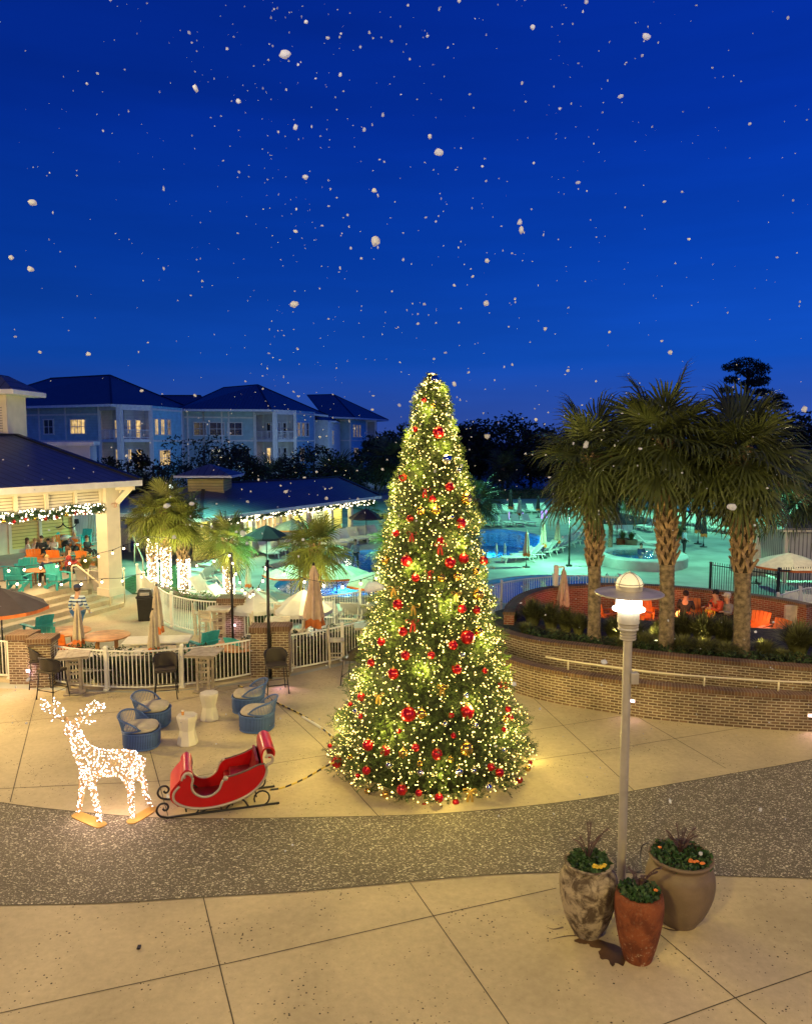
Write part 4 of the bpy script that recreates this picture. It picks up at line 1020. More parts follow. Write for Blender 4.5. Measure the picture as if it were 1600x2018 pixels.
def palm(label, loc, h, L, r0, r1, nleaf=34, seed=1, boots=(.3, 1), pet=.9, group=None, lo=-50, bend=(0, 0), name='sabal_palm', m=None):
    rs = np.random.RandomState(seed); t = thing(name, label, 'palm tree', loc, 0, group)
    b = MB(); n = 16; pts = []; rr = []
    for i in range(n+1):
        f = i/n; pts.append((bend[0]*f*f, bend[1]*f*f, h*f)); rr.append((r0*1.18 if i == 0 else r0+(r1-r0)*f)*(1+.03*math.sin(i*2.1)))
    b.tube(pts, rr, 14); 
    for z in np.arange(.12, h*boots[0], .11):   # leaf-scar rings
        f = z/h; rad = (r0+(r1-r0)*f)*1.03; c = Vector((bend[0]*f*f, bend[1]*f*f, z)); b.tube([c+Vector((rad*math.cos(a), rad*math.sin(a), .02*math.sin(a*3+z*9))) for a in [2*PI*k/12 for k in range(12)]], .009, 4, closed=True)
    b.build('trunk', M['bark'], t, True, sharp=40)
    # criss-crossed boots: split leaf bases in a spiral lattice
    b = MB(); zs = h*boots[0]; row = 0; s = r0*1.75
    fb = MB(); fb.tube([(bend[0]*f*f, bend[1]*f*f, h*f) for f in [boots[0]+(boots[1]-boots[0])*k/8 for k in range(9)]], r0*1.03, 14); fb.build('fibre', M['fibre'], t, True)
    while zs < h*boots[1]:
        f = zs/h; rad = (r0+(r1-r0)*f); k = 6; tw = rs.uniform(-.1, .1)
        for i in range(k):
            a = 2*PI*(i+.5*(row % 2))/k+tw+rs.uniform(-.08, .08)
            for s_ in (-1, 1):
                q = []; L_ = s*rs.uniform(.9, 1.15); fl_ = rs.uniform(1.35, 1.85); da = rs.uniform(.50, .66)
                for tt in (0, .4, .75, 1):
                    aa = a+s_*da*tt; rr2 = rad*(1.02+(fl_-1.02)*tt**1.7); q.append(Vector((bend[0]*f*f+math.cos(aa)*rr2, bend[1]*f*f+math.sin(aa)*rr2, zs+L_*tt)))
                rdl = Vector((math.cos(a), math.sin(a), .3))
                for j, w_ in ((0, .40), (1, .38), (2, .26)): b.bar(q[j], q[j+1], r0*w_, .035, up=rdl)
        zs += r0*.98; row += 1
    if b.v: b.build('boots', M['boot'], t)
    palm_crown(t, rs, (bend[0], bend[1], h), nleaf, L, pet, lo=lo, m=m)
    return t
# three big palms in the raised bed
BZ = .93
for px, py, hy, L, r0, nl, sd, lab in ((1170, 1262, 905, 1.34, .22, 46, 3, 'large palm on the left of the three, standing in the raised brick bed'),
                                       (1312, 1280, 872, 1.52, .24, 54, 4, 'tallest palm in the middle of the three, behind the lamp post'),
                                       (1460, 1287, 900, 1.50, .26, 52, 5, 'large palm on the right of the three, near the right edge')):
    p = g(px, py, BZ); top = at(px-6, hy, p.y); palm(lab, p, top.z-p.z, L, r0*.88, r0*.82, nl, sd, (.42, .99), pet=.68, bend=(top.x-p.x, 0), lo=-66)
for px, py, z, pw in ((1290, 1272, .25, 75), (1385, 1284, .3, 40), (1500, 1290, .3, 35), (1215, 1268, .3, 35)):
    q = g(px, py, BZ); l = plight('palm_uplight', q+Vector((0, .15, z)), pw, (1, .80, .36), .06, 'SPOT', spot=120, blend=.8); aim(l, q+Vector((.3, .5, 6)))
M['uplens'] = emat('uplight_lens', (1, .86, .45), 10)
q = g(1292, 1274, BZ); t = thing('uplight', 'small glowing garden uplight in the grasses at the foot of the middle palm', 'garden light', q)
b = MB(); b.lathe([(.05, 0), (.07, .18)], 10); b.build('housing', M['black'], t); b = MB(); b.lathe([(.001, .19), (.06, .185)], 10, capb=False); b.build('lens', M['uplens'], t)
# smaller palms round the pool fence
SP = [((303, 1176), 1026, .95, .17, 26, 11, 'light-wrapped palm at the far left of the wrapped group'),
      ((329, 1180), 1004, 1.12, .17, 30, 12, 'tallest of the light-wrapped palms beside the ramp'),
      ((364, 1178), 1034, 1.0, .20, 30, 13, 'light-wrapped palm with thick booted trunk, right one beside the ramp'),
      ((452, 1190), 1068, .90, .18, 32, 14, 'shorter light-wrapped palm behind the inner brick pillar'),
      ((622, 1236), 1082, 1.02, .17, 34, 15, 'palm with spread fan leaves directly behind the closed orange umbrella'),
      ((795, 1205), 1082, 1.0, .17, 30, 16, 'palm half hidden behind the left side of the Christmas tree')]
WRAPPED = []
for (px, py), hy, L, r0, nl, sd, lab in SP:
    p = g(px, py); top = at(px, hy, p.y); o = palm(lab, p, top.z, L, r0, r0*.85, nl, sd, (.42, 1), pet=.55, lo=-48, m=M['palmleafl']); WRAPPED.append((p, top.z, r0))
FARP = [((940, 1040), 985, 1.7, .2, 24, 21, 'small dark palm on the far side of the main pool beside the Christmas tree'),
        ((1202, 1096), 958, 1.5, .14, 20, 22, 'slim palm with lit trunk between the first and second big palms'),
        ((1347, 1046), 948, 1.7, .16, 22, 23, 'slim palm standing among the far loungers between two big palms'),
        ((1574, 1140), 980, 1.9, .26, 24, 24, 'palm in front of the curtained cabana at the right edge'),
        ((726, 1016), 1010, 1.1, .12, 14, 25, 'small green-lit palm at the right end of the pool bar'),
        ((770, 990), 905, 3.0, .22, 22, 26, 'dark tall palm between the pool bar and the Christmas tree'),
        ((990, 975), 925, 2.6, .2, 20, 27, 'dim blue palm in front of the dark wood beyond the pool'),
        ((700, 975), 948, 2.4, .2, 18, 28, 'dark palm in front of the farthest apartment block'),
        ((655, 990), 942, 3.0, .2, 20, 29, 'dark palm rising behind the pool bar roof'),
        ((540, 990), 940, 2.6, .2, 18, 30, 'dark palm behind the pool bar in front of the middle apartment block')]
for (px, py), hy, L, r0, nl, sd, lab in FARP:
    p = g(px, py); top = at(px, hy, p.y); palm(lab, p, top.z, L, r0, r0*.85, nl, sd, (.45, 1), pet=.8, lo=-50)
plight('palm_uplight', g(1204, 1100)+Vector((.2, -1.0, .3)), 50, (1, .6, .25), .1)
plight('palm_uplight', g(345, 1180)+Vector((0, -1.6, 2.6)), 260, (1, .86, .30), .3); plight('palm_uplight', g(345, 1180)+Vector((.3, .6, 1.0)), 150, (1, .88, .40), .3)
plight('palm_uplight', g(455, 1190)+Vector((.3, -1.5, 2.2)), 190, (1, .84, .28), .3); plight('palm_uplight', g(620, 1236)+Vector((.4, -1.8, 2.2)), 210, (1, .80, .26), .3)
# ------------------------------------------------------------------ background trees
DT = [(905, 960, 832, 3.4, 41), (945, 962, 822, 4.6, 42), (1000, 962, 818, 5.0, 43), (1045, 965, 838, 4.4, 44), (1085, 968, 850, 4.2, 45), (870, 965, 850, 4, 46), (815, 970, 842, 4.2, 47), (775, 968, 842, 3.6, 48), (740, 965, 868, 3, 49),
      (1130, 970, 850, 4.5, 50), (1180, 972, 858, 4.6, 51), (1250, 975, 850, 5, 52), (1320, 978, 848, 5, 53), (1400, 980, 830, 5.4, 54), (1500, 985, 812, 6, 55), (1565, 985, 800, 5, 56), (1625, 990, 808, 5, 57), (1700, 990, 800, 6, 58), (1450, 985, 820, 5, 60)]
DL = ['dark broad tree', 'dark bushy tree', 'dark rounded tree']
for i, (px, py, ty, rad, sd) in enumerate(sorted(DT)):
    p = g(px, py); k = rad*p.y/95
    dark_tree('broadleaf_tree', 'dark rounded tree, %s from the left in the wood beyond the pool' % ordw(i), p, zat(px, ty, p.y), k*1.25, 2600, .5*p.y/80, 40, 1.0, .56, seed=sd, group='trees beyond the pool', low=.12*k)
BT = [(405, 1010, 848, 3.6, 'dark leafy tree in front of the middle apartment block', 61, 4200), (458, 1012, 872, 2.8, 'lower dark leafy tree left of the middle balconies', 62, 2600), (255, 1050, 882, 2.0, 'dark tree behind the pavilion eave, in front of the lit windows', 63, 2200),
      (292, 1050, 905, 1.6, 'small dark shrub-like tree right of the pavilion eave', 64, 1600), (620, 1000, 872, 2.6, 'dark tree in front of the gap between middle and far apartment blocks', 65, 3000), (582, 1000, 898, 2.0, 'small dark tree under the middle block balcony', 66, 1600),
      (505, 1006, 925, 2.0, 'low dark tree behind the ridge of the pool bar', 68, 1600), (690, 995, 925, 2.0, 'low dark tree in front of the farthest block', 69, 1600), (232, 1010, 905, 2.2, 'low dark tree right of the white flat-roofed building', 70, 1500)]
for px, py, ty, rad, lab, sd, n in BT:
    p = g(px, py); dark_tree('broadleaf_tree', lab, p, zat(px, ty, p.y), rad*1.15*p.y/60, n, .34, 30, 1.0, .58, seed=sd, low=.4)
# tall pine
p = g(1465, 968); hh = zat(1465, 702, p.y); t = thing('pine_tree', 'tall black pine silhouette rising above the right-hand palms', 'pine tree', p)
rs = np.random.RandomState(77); VV = []; QQ = []; k = 0; br = MB(); br.tube([(0, 0, 0), (.3, 0, hh*.5), (-.1, 0, hh*.8), (.1, 0, hh*.97)], [.45, .34, .2, .08], 8)
W0 = p.y/F
for (dx, py_, rx, rz_) in ((0, 712, 30, 10), (-26, 722, 22, 9), (24, 724, 20, 9), (0, 735, 34, 9), (-34, 748, 16, 8), (32, 746, 22, 8), (5, 756, 30, 7), (-42, 768, 16, 7), (30, 772, 26, 8), (50, 784, 22, 8), (-20, 785, 30, 8), (20, 796, 50, 10), (55, 800, 28, 9), (-40, 800, 26, 9), (0, 818, 60, 12)):
    C = np.array([dx*W0, rs.uniform(-1.5, 1.5), zat(1465, py_, p.y)]); n = int(16*rx)
    Pq = C+unit_rand(rs, n)*(rs.uniform(.1, 1, n)**.5)[:, None]*np.array([rx*W0, rx*W0*.8, rz_*W0]); V, Q = leaf_quads(Pq, .5, rs, .3)
    VV.append(V); QQ.append(Q+k); k += len(V); br.tube([(0, 0, C[2]-1.6), (C[0]*.5, C[1]*.5, C[2]-.7), tuple(C)], [.14, .1, .04], 5)
npmesh('crown', np.concatenate(VV), np.concatenate(QQ), M['leafd'], t); br.build('trunk', M['treebark'], t, True)
# ------------------------------------------------------------------ hedges
def hedge(label, line, h, w, n, leaf=.07, m=None, flowers=0, seed=5, z0=0):
    rs = np.random.RandomState(seed); P = resample(line, .4); c = P[len(P)//2]; t = thing('hedge', label, 'hedge', (c.x, c.y, z0))
    A = np.array([[p.x, p.y] for p in P]); idx = rs.randint(0, len(A)-1, n); f = rs.uniform(0, 1, n)[:, None]; q = A[idx]*(1-f)+A[idx+1]*f
    dd = A[idx+1]-A[idx]; nn = np.stack([-dd[:, 1], dd[:, 0]], 1); nn /= np.linalg.norm(nn, axis=1)[:, None]
    s = np.sign(rs.uniform(-1, 1, n))*rs.uniform(.3, 1, n)**.4; zz = h*rs.uniform(.02, 1, n)**.7*(1+.10*np.sin(q[:, 0]*5)+.06*np.sin(q[:, 0]*17+1))
    V, Q = leaf_quads(np.concatenate([q+nn*s[:, None]*w/2, (zz+z0)[:, None]], 1), leaf, rs, .6)
    npmesh('foliage', V, Q, m or M['hedge'], t, world=True)
    b = MB()
    for a, d in zip(P, P[1:]): b.bar((a.x, a.y, z0+h*.42), (d.x, d.y, z0+h*.42), w*.6, h*.8)
    b.build('stems', M['treebark'], t, world=True); return t
off = lambda L, d: [p+Vector((0, d, 0)) for p in L]
hedge('dark clipped hedge behind the picket fence between the two pillars', off(f1b, .75), .86, .9, 9000)
hedge('dark clipped hedge behind the picket fence left of the Christmas tree', off(f1c, .7), .88, .9, 6000, seed=6)
hedge('bit of dark hedge behind the fence at the left edge', off(f1a, .6), .8, .8, 2500, seed=7)
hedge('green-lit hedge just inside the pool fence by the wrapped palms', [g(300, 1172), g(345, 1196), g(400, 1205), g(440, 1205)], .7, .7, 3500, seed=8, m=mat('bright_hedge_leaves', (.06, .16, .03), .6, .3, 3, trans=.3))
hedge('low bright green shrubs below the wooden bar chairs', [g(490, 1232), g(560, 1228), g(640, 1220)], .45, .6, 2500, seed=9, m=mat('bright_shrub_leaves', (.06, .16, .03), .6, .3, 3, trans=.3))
hedge('low dark hedge along the far side of the pool deck', [g(950, 984), g(1100, 981), g(1300, 984), g(1600, 986)], 1.3, 1.5, 5000, leaf=.2, seed=10)
# ornamental grasses on the bed
def tuft(label, loc, r, h, n, seed, m=None, group=None, name='ornamental_grass', curve=1.0):
    rs = np.random.RandomState(seed); az = rs.uniform(0, 2*PI, n); le = rs.uniform(.55, 1, n); sp = rs.uniform(.08, 1, n)*curve
    d = np.stack([np.cos(az), np.sin(az), np.zeros(n)], 1); s = np.stack([-np.sin(az), np.cos(az), np.zeros(n)], 1)*.010*(1+h)
    b0 = d*(r*.18*rs.uniform(0, 1, n))[:, None]; z = np.array([0, 0, 1.0]); VV = []
    ks = (0, .35, .7, 1.0); pts = []
    for k in ks: pts.append(b0+d*(r*sp*le*k**1.6)[:, None]+z*(h*le*(k*1.25-.45*k*k*(.5+sp)))[:, None])
    V = []; w = (1, .9, .6, .08)
    for a in range(3): V.append(np.stack([pts[a]-s*w[a], pts[a]+s*w[a], pts[a+1]+s*w[a+1], pts[a+1]-s*w[a+1]], 1))
    V = np.concatenate(V).reshape(-1, 3); o = npmesh(name, V, np.arange(len(V)).reshape(-1, 4), m or M['grassb']); o.location = loc
    return tag(o, label, 'grass clump', group)
TU = [(1050, 1232, .9, 1.05), (1085, 1238, .9, 1.0), (1115, 1245, .8, .9), (1140, 1250, .7, .8), (1210, 1258, .9, .8), (1245, 1262, .9, .75), (1268, 1275, .8, .5), (1345, 1262, .9, 1.05), (1385, 1268, 1.0, 1.1), (1425, 1272, .9, 1.0), (1345, 1283, .9, .55), (1390, 1288, .9, .55), (1428, 1292, .8, .45), (1505, 1290, .8, .5), (1572, 1290, 1.05, 1.15), (1620, 1296, 1.0, 1.1), (1035, 1248, .6, .4), (1090, 1258, .6, .35), (1225, 1278, .7, .4), (1540, 1300, .6, .35), (1300, 1262, .7, .8), (1010, 1225, .6, .5)]
for i, (px, py, r, h) in enumerate(sorted(TU)):
    tuft('%s clump of ornamental grass from the left end of the raised palm bed' % ordw(i), g(px, py, BZ)-Vector((0, 0, .01)), r, h, 800 if h > .7 else 520, 100+i, group='grasses in the palm bed')
rs = np.random.RandomState(9); n = 3600
i0 = rs.randint(6, len(IP)-4, n); A = np.array([[p.x, p.y] for p in [pp+nn*.45 for pp, nn in zip(IP, IN)]]); q = A[i0]+rs.uniform(0, .7, (n, 2))*np.array([[.2, 1]])+rs.uniform(-.2, .2, (n, 2))
V, Q = leaf_quads(np.concatenate([q, (BZ+rs.uniform(.0, .22, n))[:, None]], 1), .14, rs, .3)
tag(npmesh('ground_cover', V, Q, M['hedge']), 'low leafy ground cover along the front edge of the raised palm bed', 'ground cover', kind='stuff')
# ------------------------------------------------------------------ Christmas tree
M['needle'] = mat('fir_needles', (.085, .135, .030), .55, .35, 2.5, trans=.2)
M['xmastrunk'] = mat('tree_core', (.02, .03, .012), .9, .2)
TY = 16.05; tx = at(849, 1500, TY).x
sil = [(740, 6), (756, 22), (770, 30), (800, 36), (850, 46), (900, 58), (950, 74), (1000, 85), (1050, 93), (1100, 103), (1150, 114), (1200, 123), (1250, 135), (1300, 147), (1350, 158), (1400, 180), (1450, 193), (1500, 200), (1545, 190)]
PR = [(zat(849, y, TY), w*TY/F*1.0) for y, w in sil]; PR[-1] = (.12, PR[-1][1]*.97)
PZ = np.array([p[0] for p in PR][::-1]); PRr = np.array([p[1] for p in PR][::-1]); ztop = PZ[-1]
def trad(z): return float(np.interp(z, PZ, PRr))
xt = thing('christmas_tree', 'tall artificial Christmas tree covered with warm lights, baubles and bows', 'Christmas tree', (tx, TY, 0))
rs = np.random.RandomState(21); NS = 11000
zz = rs.uniform(.03, ztop+.02, NS*3); rr_ = np.interp(zz, PZ, PRr); keep = rs.uniform(0, 1, NS*3) < (rr_+.12)/(PRr.max()+.12); zz = zz[keep][:NS]; n = len(zz)
rad = np.interp(zz, PZ, PRr); az = rs.uniform(0, 2*PI, n)
lump = 1+.05*np.sin(az*7+zz*3)+.04*np.sin(az*13-zz*5)+.045*np.sin(zz*7.5+1.5*np.sin(az*3))+.03*np.sin(az*23+zz*11)
depth = rs.uniform(.78, 1.02, n)*lump
C = np.stack([np.cos(az)*rad*depth, np.sin(az)*rad*depth, zz], 1)
dirv = np.stack([np.cos(az), np.sin(az), rs.uniform(-.5, .75, n)], 1)+rs.normal(0, .38, (n, 3)); dirv /= np.linalg.norm(dirv, axis=1)[:, None]
# each sprig: a twig of fine needles
K = 20; Ls = .24*rs.uniform(.65, 1.1, n)*(.55+.45*rad/rad.max())
kk = np.tile(np.linspace(0, 1, K), n); ii = np.repeat(np.arange(n), K)
base = C[ii]+dirv[ii]*(kk*Ls[ii])[:, None]-dirv[ii]*(Ls[ii]*.45)[:, None]
rv = unit_rand(rs, n*K); side = np.cross(dirv[ii], rv); side /= np.linalg.norm(side, axis=1)[:, None]
nd = side*.85+dirv[ii]*.55; nl = (.085*rs.uniform(.7, 1.15, n*K)*(1-.5*kk**3))[:, None]; wv = np.cross(nd, side+rv*.3); wv /= np.linalg.norm(wv, axis=1)[:, None]; wv *= .0065
V = np.stack([base-wv, base+wv, base+nd*nl], 1).reshape(-1, 3)
npmesh('needles', V, np.arange(len(V)).reshape(-1, 3), M['needle'], xt)
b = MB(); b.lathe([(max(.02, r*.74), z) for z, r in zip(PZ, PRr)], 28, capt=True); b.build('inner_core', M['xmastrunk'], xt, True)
b = MB(); b.tube([(0, 0, 0), (0, 0, ztop*.9)], [.12, .03], 10); b.build('trunk', M['treebark'], xt, True)
# lights
M['bulb'] = emat('warm_fairy_bulb', (1, .72, .20), 8, sample=False)
M['bulbw'] = emat('white_fairy_bulb', (1, .84, .58), 8, sample=False)
def ico():
    t = (1+5**.5)/2; v = np.array([(-1, t, 0), (1, t, 0), (-1, -t, 0), (1, -t, 0), (0, -1, t), (0, 1, t), (0, -1, -t), (0, 1, -t), (t, 0, -1), (t, 0, 1), (-t, 0, -1), (-t, 0, 1)], float); v /= np.linalg.norm(v[0])
    f = np.array([(0, 11, 5), (0, 5, 1), (0, 1, 7), (0, 7, 10), (0, 10, 11), (1, 5, 9), (5, 11, 4), (11, 10, 2), (10, 7, 6), (7, 1, 8), (3, 9, 4), (3, 4, 2), (3, 2, 6), (3, 6, 8), (3, 8, 9), (4, 9, 5), (2, 4, 11), (6, 2, 10), (8, 6, 7), (9, 8, 1)])
    return v, f
IV, IF = ico()
def dots(name, P, r, m, parent=None, world=False):
    P = np.asarray(P, float); r = np.asarray(r)*np.ones(len(P)); V = (P[:, None, :]+IV[None]*r[:, None, None]).reshape(-1, 3); Fq = (IF[None]+12*np.arange(len(P))[:, None, None]).reshape(-1, 3)
    return npmesh(name, V, Fq, m, parent, world=world)
NB = 5200; z = rs.uniform(.04, ztop+.05, NB*3); r_ = np.interp(z, PZ, PRr); keep = rs.uniform(0, 1, NB*3) < (r_+.42)/(PRr.max()+.42); z = z[keep][:NB]; n = len(z); r_ = np.interp(z, PZ, PRr); a = rs.uniform(0, 2*PI, n)
rb = r_*(rs.uniform(.86, 1.04, n))*(1+.045*np.sin(z*7.5+1.5*np.sin(a*3))); Pb = np.stack([np.cos(a)*rb, np.sin(a)*rb, z], 1)
fl = dots('fairy_lights', Pb, rs.uniform(.0075, .0150, n), M['bulb']); fl.location = (tx, TY, 0)
tag(fl, 'thousands of warm white fairy lights wound over the whole Christmas tree', 'fairy lights', kind='stuff')
for i in range(54):
    z = ztop*(1-(1-(i+.5)/54)**.85*1.0) if False else ztop*(i+.5)/54; z = .25+(ztop-.3)*((i+.5)/54); a = i*2.39996; r_ = trad(z)*1.0+.10
    plight('tree_glow', (tx+math.cos(a)*r_, TY+math.sin(a)*r_, z), (19+18*trad(z))*min(1, .12+z*.5), (1, .78, .18), .12)
# ornaments
def ball_mat(name, col, rough=.12, metal=.9):
    return mat(name, col, rough, .06, 3, metal=metal, coat=.4)
BM = {'red': ball_mat('red_bauble', (.55, .008, .012), .16, .55), 'gold': ball_mat('gold_bauble', (.80, .50, .10), .2, .95), 'silver': ball_mat('silver_bauble', (.75, .75, .74), .1, 1)}
M['gcap'] = mat('bauble_cap', (.75, .55, .2), .3, .1, metal=1)
def on_tree(px, py, extra=0.0):
    """front surface point of the tree under a pixel"""
    d = ray(px, py); best = None
    for k in range(240):
        t = 11+k*.03; p = Vector((d.x*t, d.y*t, H+d.z*t)); q = math.hypot(p.x-tx, p.y-TY)
        if q <= trad(max(.1, min(ztop, p.z)))*1.0+extra: return p
        if best is None or q < best[0]: best = (q, p)
    return best[1]
BA = [('red', 864, 852, 11), ('red', 818, 846, 5.5), ('silver', 880, 905, 10), ('silver', 903, 926, 7), ('red', 794, 941, 8), ('red', 886, 959, 9), ('gold', 919, 983, 11), ('red', 852, 983, 7), ('gold', 829, 1007, 8), ('gold', 859, 1005, 9), ('red', 808, 1022, 7), ('red', 908, 1031, 10), ('silver', 890, 1019, 5),
      ('red', 780, 1051, 7), ('red', 868, 1065, 7), ('gold', 760, 1104, 8), ('red', 801, 1105, 11), ('red', 887, 1109, 10.5), ('red', 914, 1101, 10), ('red', 953, 1105, 8.5), ('gold', 870, 1139, 8), ('gold', 901, 1136, 8), ('red', 819, 1139, 8), ('gold', 938, 1126, 7), ('gold', 942, 1172, 11), ('red', 784, 1191, 10), ('silver', 964, 1184, 5),
      ('red', 911, 1200, 8.5), ('red', 939, 1202, 8), ('red', 794, 1245, 9), ('gold', 943, 1245, 9), ('red', 921, 1256, 14), ('red', 751, 1265, 8), ('red', 893, 1272, 9), ('red', 799, 1292, 9), ('red', 850, 1291, 7.5), ('silver', 910, 1291, 7), ('red', 731, 1306, 7.5), ('red', 775, 1328, 11), ('red', 900, 1319, 10), ('red', 955, 1322, 6),
      ('red', 986, 1350, 6), ('red', 996, 1351, 6), ('red', 712, 1374, 8), ('silver', 918, 1370, 6), ('gold', 872, 1355, 6), ('red', 690, 1388, 4.5), ('silver', 701, 1402, 6), ('red', 710, 1412, 5), ('red', 805, 1408, 15), ('gold', 831, 1407, 10), ('red', 920, 1404, 14), ('red', 889, 1410, 6), ('red', 1001, 1398, 6), ('gold', 995, 1417, 6), ('red', 1006, 1414, 6), ('silver', 937, 1430, 6), ('silver', 877, 1427, 6),
      ('red', 894, 1450, 6), ('red', 787, 1441, 4.5), ('red', 993, 1438, 5), ('red', 650, 1470, 4.5), ('red', 725, 1469, 11), ('red', 759, 1480, 10), ('gold', 795, 1485, 9.5), ('red', 819, 1474, 8), ('red', 861, 1487, 11), ('gold', 919, 1476, 13), ('gold', 827, 1505, 6), ('gold', 888, 1497, 6), ('red', 664, 1503, 11), ('silver', 767, 1508, 7), ('silver', 829, 1523, 7), ('silver', 904, 1521, 8), ('silver', 933, 1519, 6),
      ('red', 722, 1519, 8.5), ('red', 705, 1529, 5), ('red', 968, 1512, 8), ('red', 984, 1523, 9), ('red', 1044, 1503, 5), ('gold', 1040, 1515, 6), ('red', 1024, 1538, 6.5), ('red', 792, 1557, 11), ('red', 825, 1563, 7), ('gold', 759, 1566, 7), ('red', 865, 1573, 9), ('red', 898, 1582, 7), ('red', 944, 1582, 5), ('red', 980, 1570, 6.5), ('silver', 962, 1552, 8), ('gold', 724, 1559, 6), ('red', 836, 1590, 7), ('gold', 690, 1492, 5), ('silver', 990, 1480, 6), ('gold', 853, 800, 5), ('red', 835, 788, 4.5), ('silver', 857, 748, 8)]
cnt = {}
BA.sort(key=lambda r: r[2])
tot = {c: sum(1 for q in BA if q[0] == c) for c in BM}
for col, px, py, r in BA:
    p = on_tree(px, py, .02); cnt[col] = cnt.get(col, 0)+1; i = cnt[col]-1; rw = r*p.y/F*1.08
    size = 'large' if r >= 10 else ('medium' if r >= 7 else 'small')
    cxn = tx*F/TY+800; f = (px-849)/(trad(max(.1, p.z))*F/TY+1)
    side = 'left of centre' if f < -.2 else ('right of centre' if f > .2 else 'near the middle')
    lab = '%s glossy %s bauble %s, %s %s bauble from the tree top' % (size, col, side, ordw(i), col)
    t = thing('bauble', lab, 'bauble', p, rnd.uniform(0, 6), 'baubles on the Christmas tree')
    b = MB(); b.sphere((0, 0, 0), rw, 20, 12); b.build('ball', BM[col], t, True)
    b = MB(); b.lathe([(rw*.22, rw*.93), (rw*.22, rw*1.12)], 10); b.tube([(math.cos(k*PI/4)*rw*.16, 0, rw*1.22+math.sin(k*PI/4)*rw*.16) for k in range(8)], rw*.04, 4, closed=True); b.build('cap', M['gcap'], t, True)
# small bows / clusters tucked in
M['ribbon'] = mat('red_ribbon', (.42, .01, .012), .5, .2, 6)
M['goldr'] = mat('gold_ribbon', (.62, .38, .06), .4, .2, 6)
def bow(label, p, s, m, rz=0, group=None, tail=1.6):
    t = thing('ribbon_bow', label, 'bow', p, rz, group)
    for sx in (-1, 1):
        pts = [(0, 0, 0), (sx*s*.55, -s*.15, s*.42), (sx*s*1.0, -s*.05, s*.30), (sx*s*.95, 0, -s*.12), (sx*s*.4, -.0, -s*.12), (0, 0, 0)]
        L = catmull(pts, 4); b = MB(); w = s*.28
        for a, c in zip(L, L[1:]): b.poly([a+Vector((0, -w, 0)), a+Vector((0, w, 0)), c+Vector((0, w, 0)), c+Vector((0, -w, 0))])
        b.build('loop', m, t)
        b = MB(); L = catmull([(0, -.02, 0), (sx*s*.25, -.04, -s*.6), (sx*s*.35, -.02, -s*tail)], 4)
        for a, c in zip(L, L[1:]): b.poly([a+Vector((-s*.16, 0, 0)), a+Vector((s*.16, 0, 0)), c+Vector((s*.2, 0, 0)), c+Vector((-s*.2, 0, 0))])
        b.build('tail', m, t)
    b = MB(); b.sphere((0, -.02, 0), s*.2, 8, 6); b.build('knot', m, t, True)
for i, (px, py, s, c) in enumerate([(845, 1128, .09, 'r'), (812, 1225, .13, 'r'), (838, 965, .10, 'r'), (868, 1075, .12, 'r'), (812, 1052, .10, 'r'), (738, 1060, .0, 'r'), (815, 1195, .12, 'g'), (926, 1560, .13, 'g'), (775, 1160, .12, 'g'), (872, 1355, .11, 'g'), (900, 1170, .10, 'g'), (746, 1370, .11, 'g')]):
    if s: bow('%s ribbon bow at the %s place down the front of the Christmas tree' % ({'r': 'red', 'g': 'gold'}[c], ordw(i)), on_tree(px, py, .04), s, M['ribbon' if c == 'r' else 'goldr'], rnd.uniform(-.5, .5), 'bows on the Christmas tree')
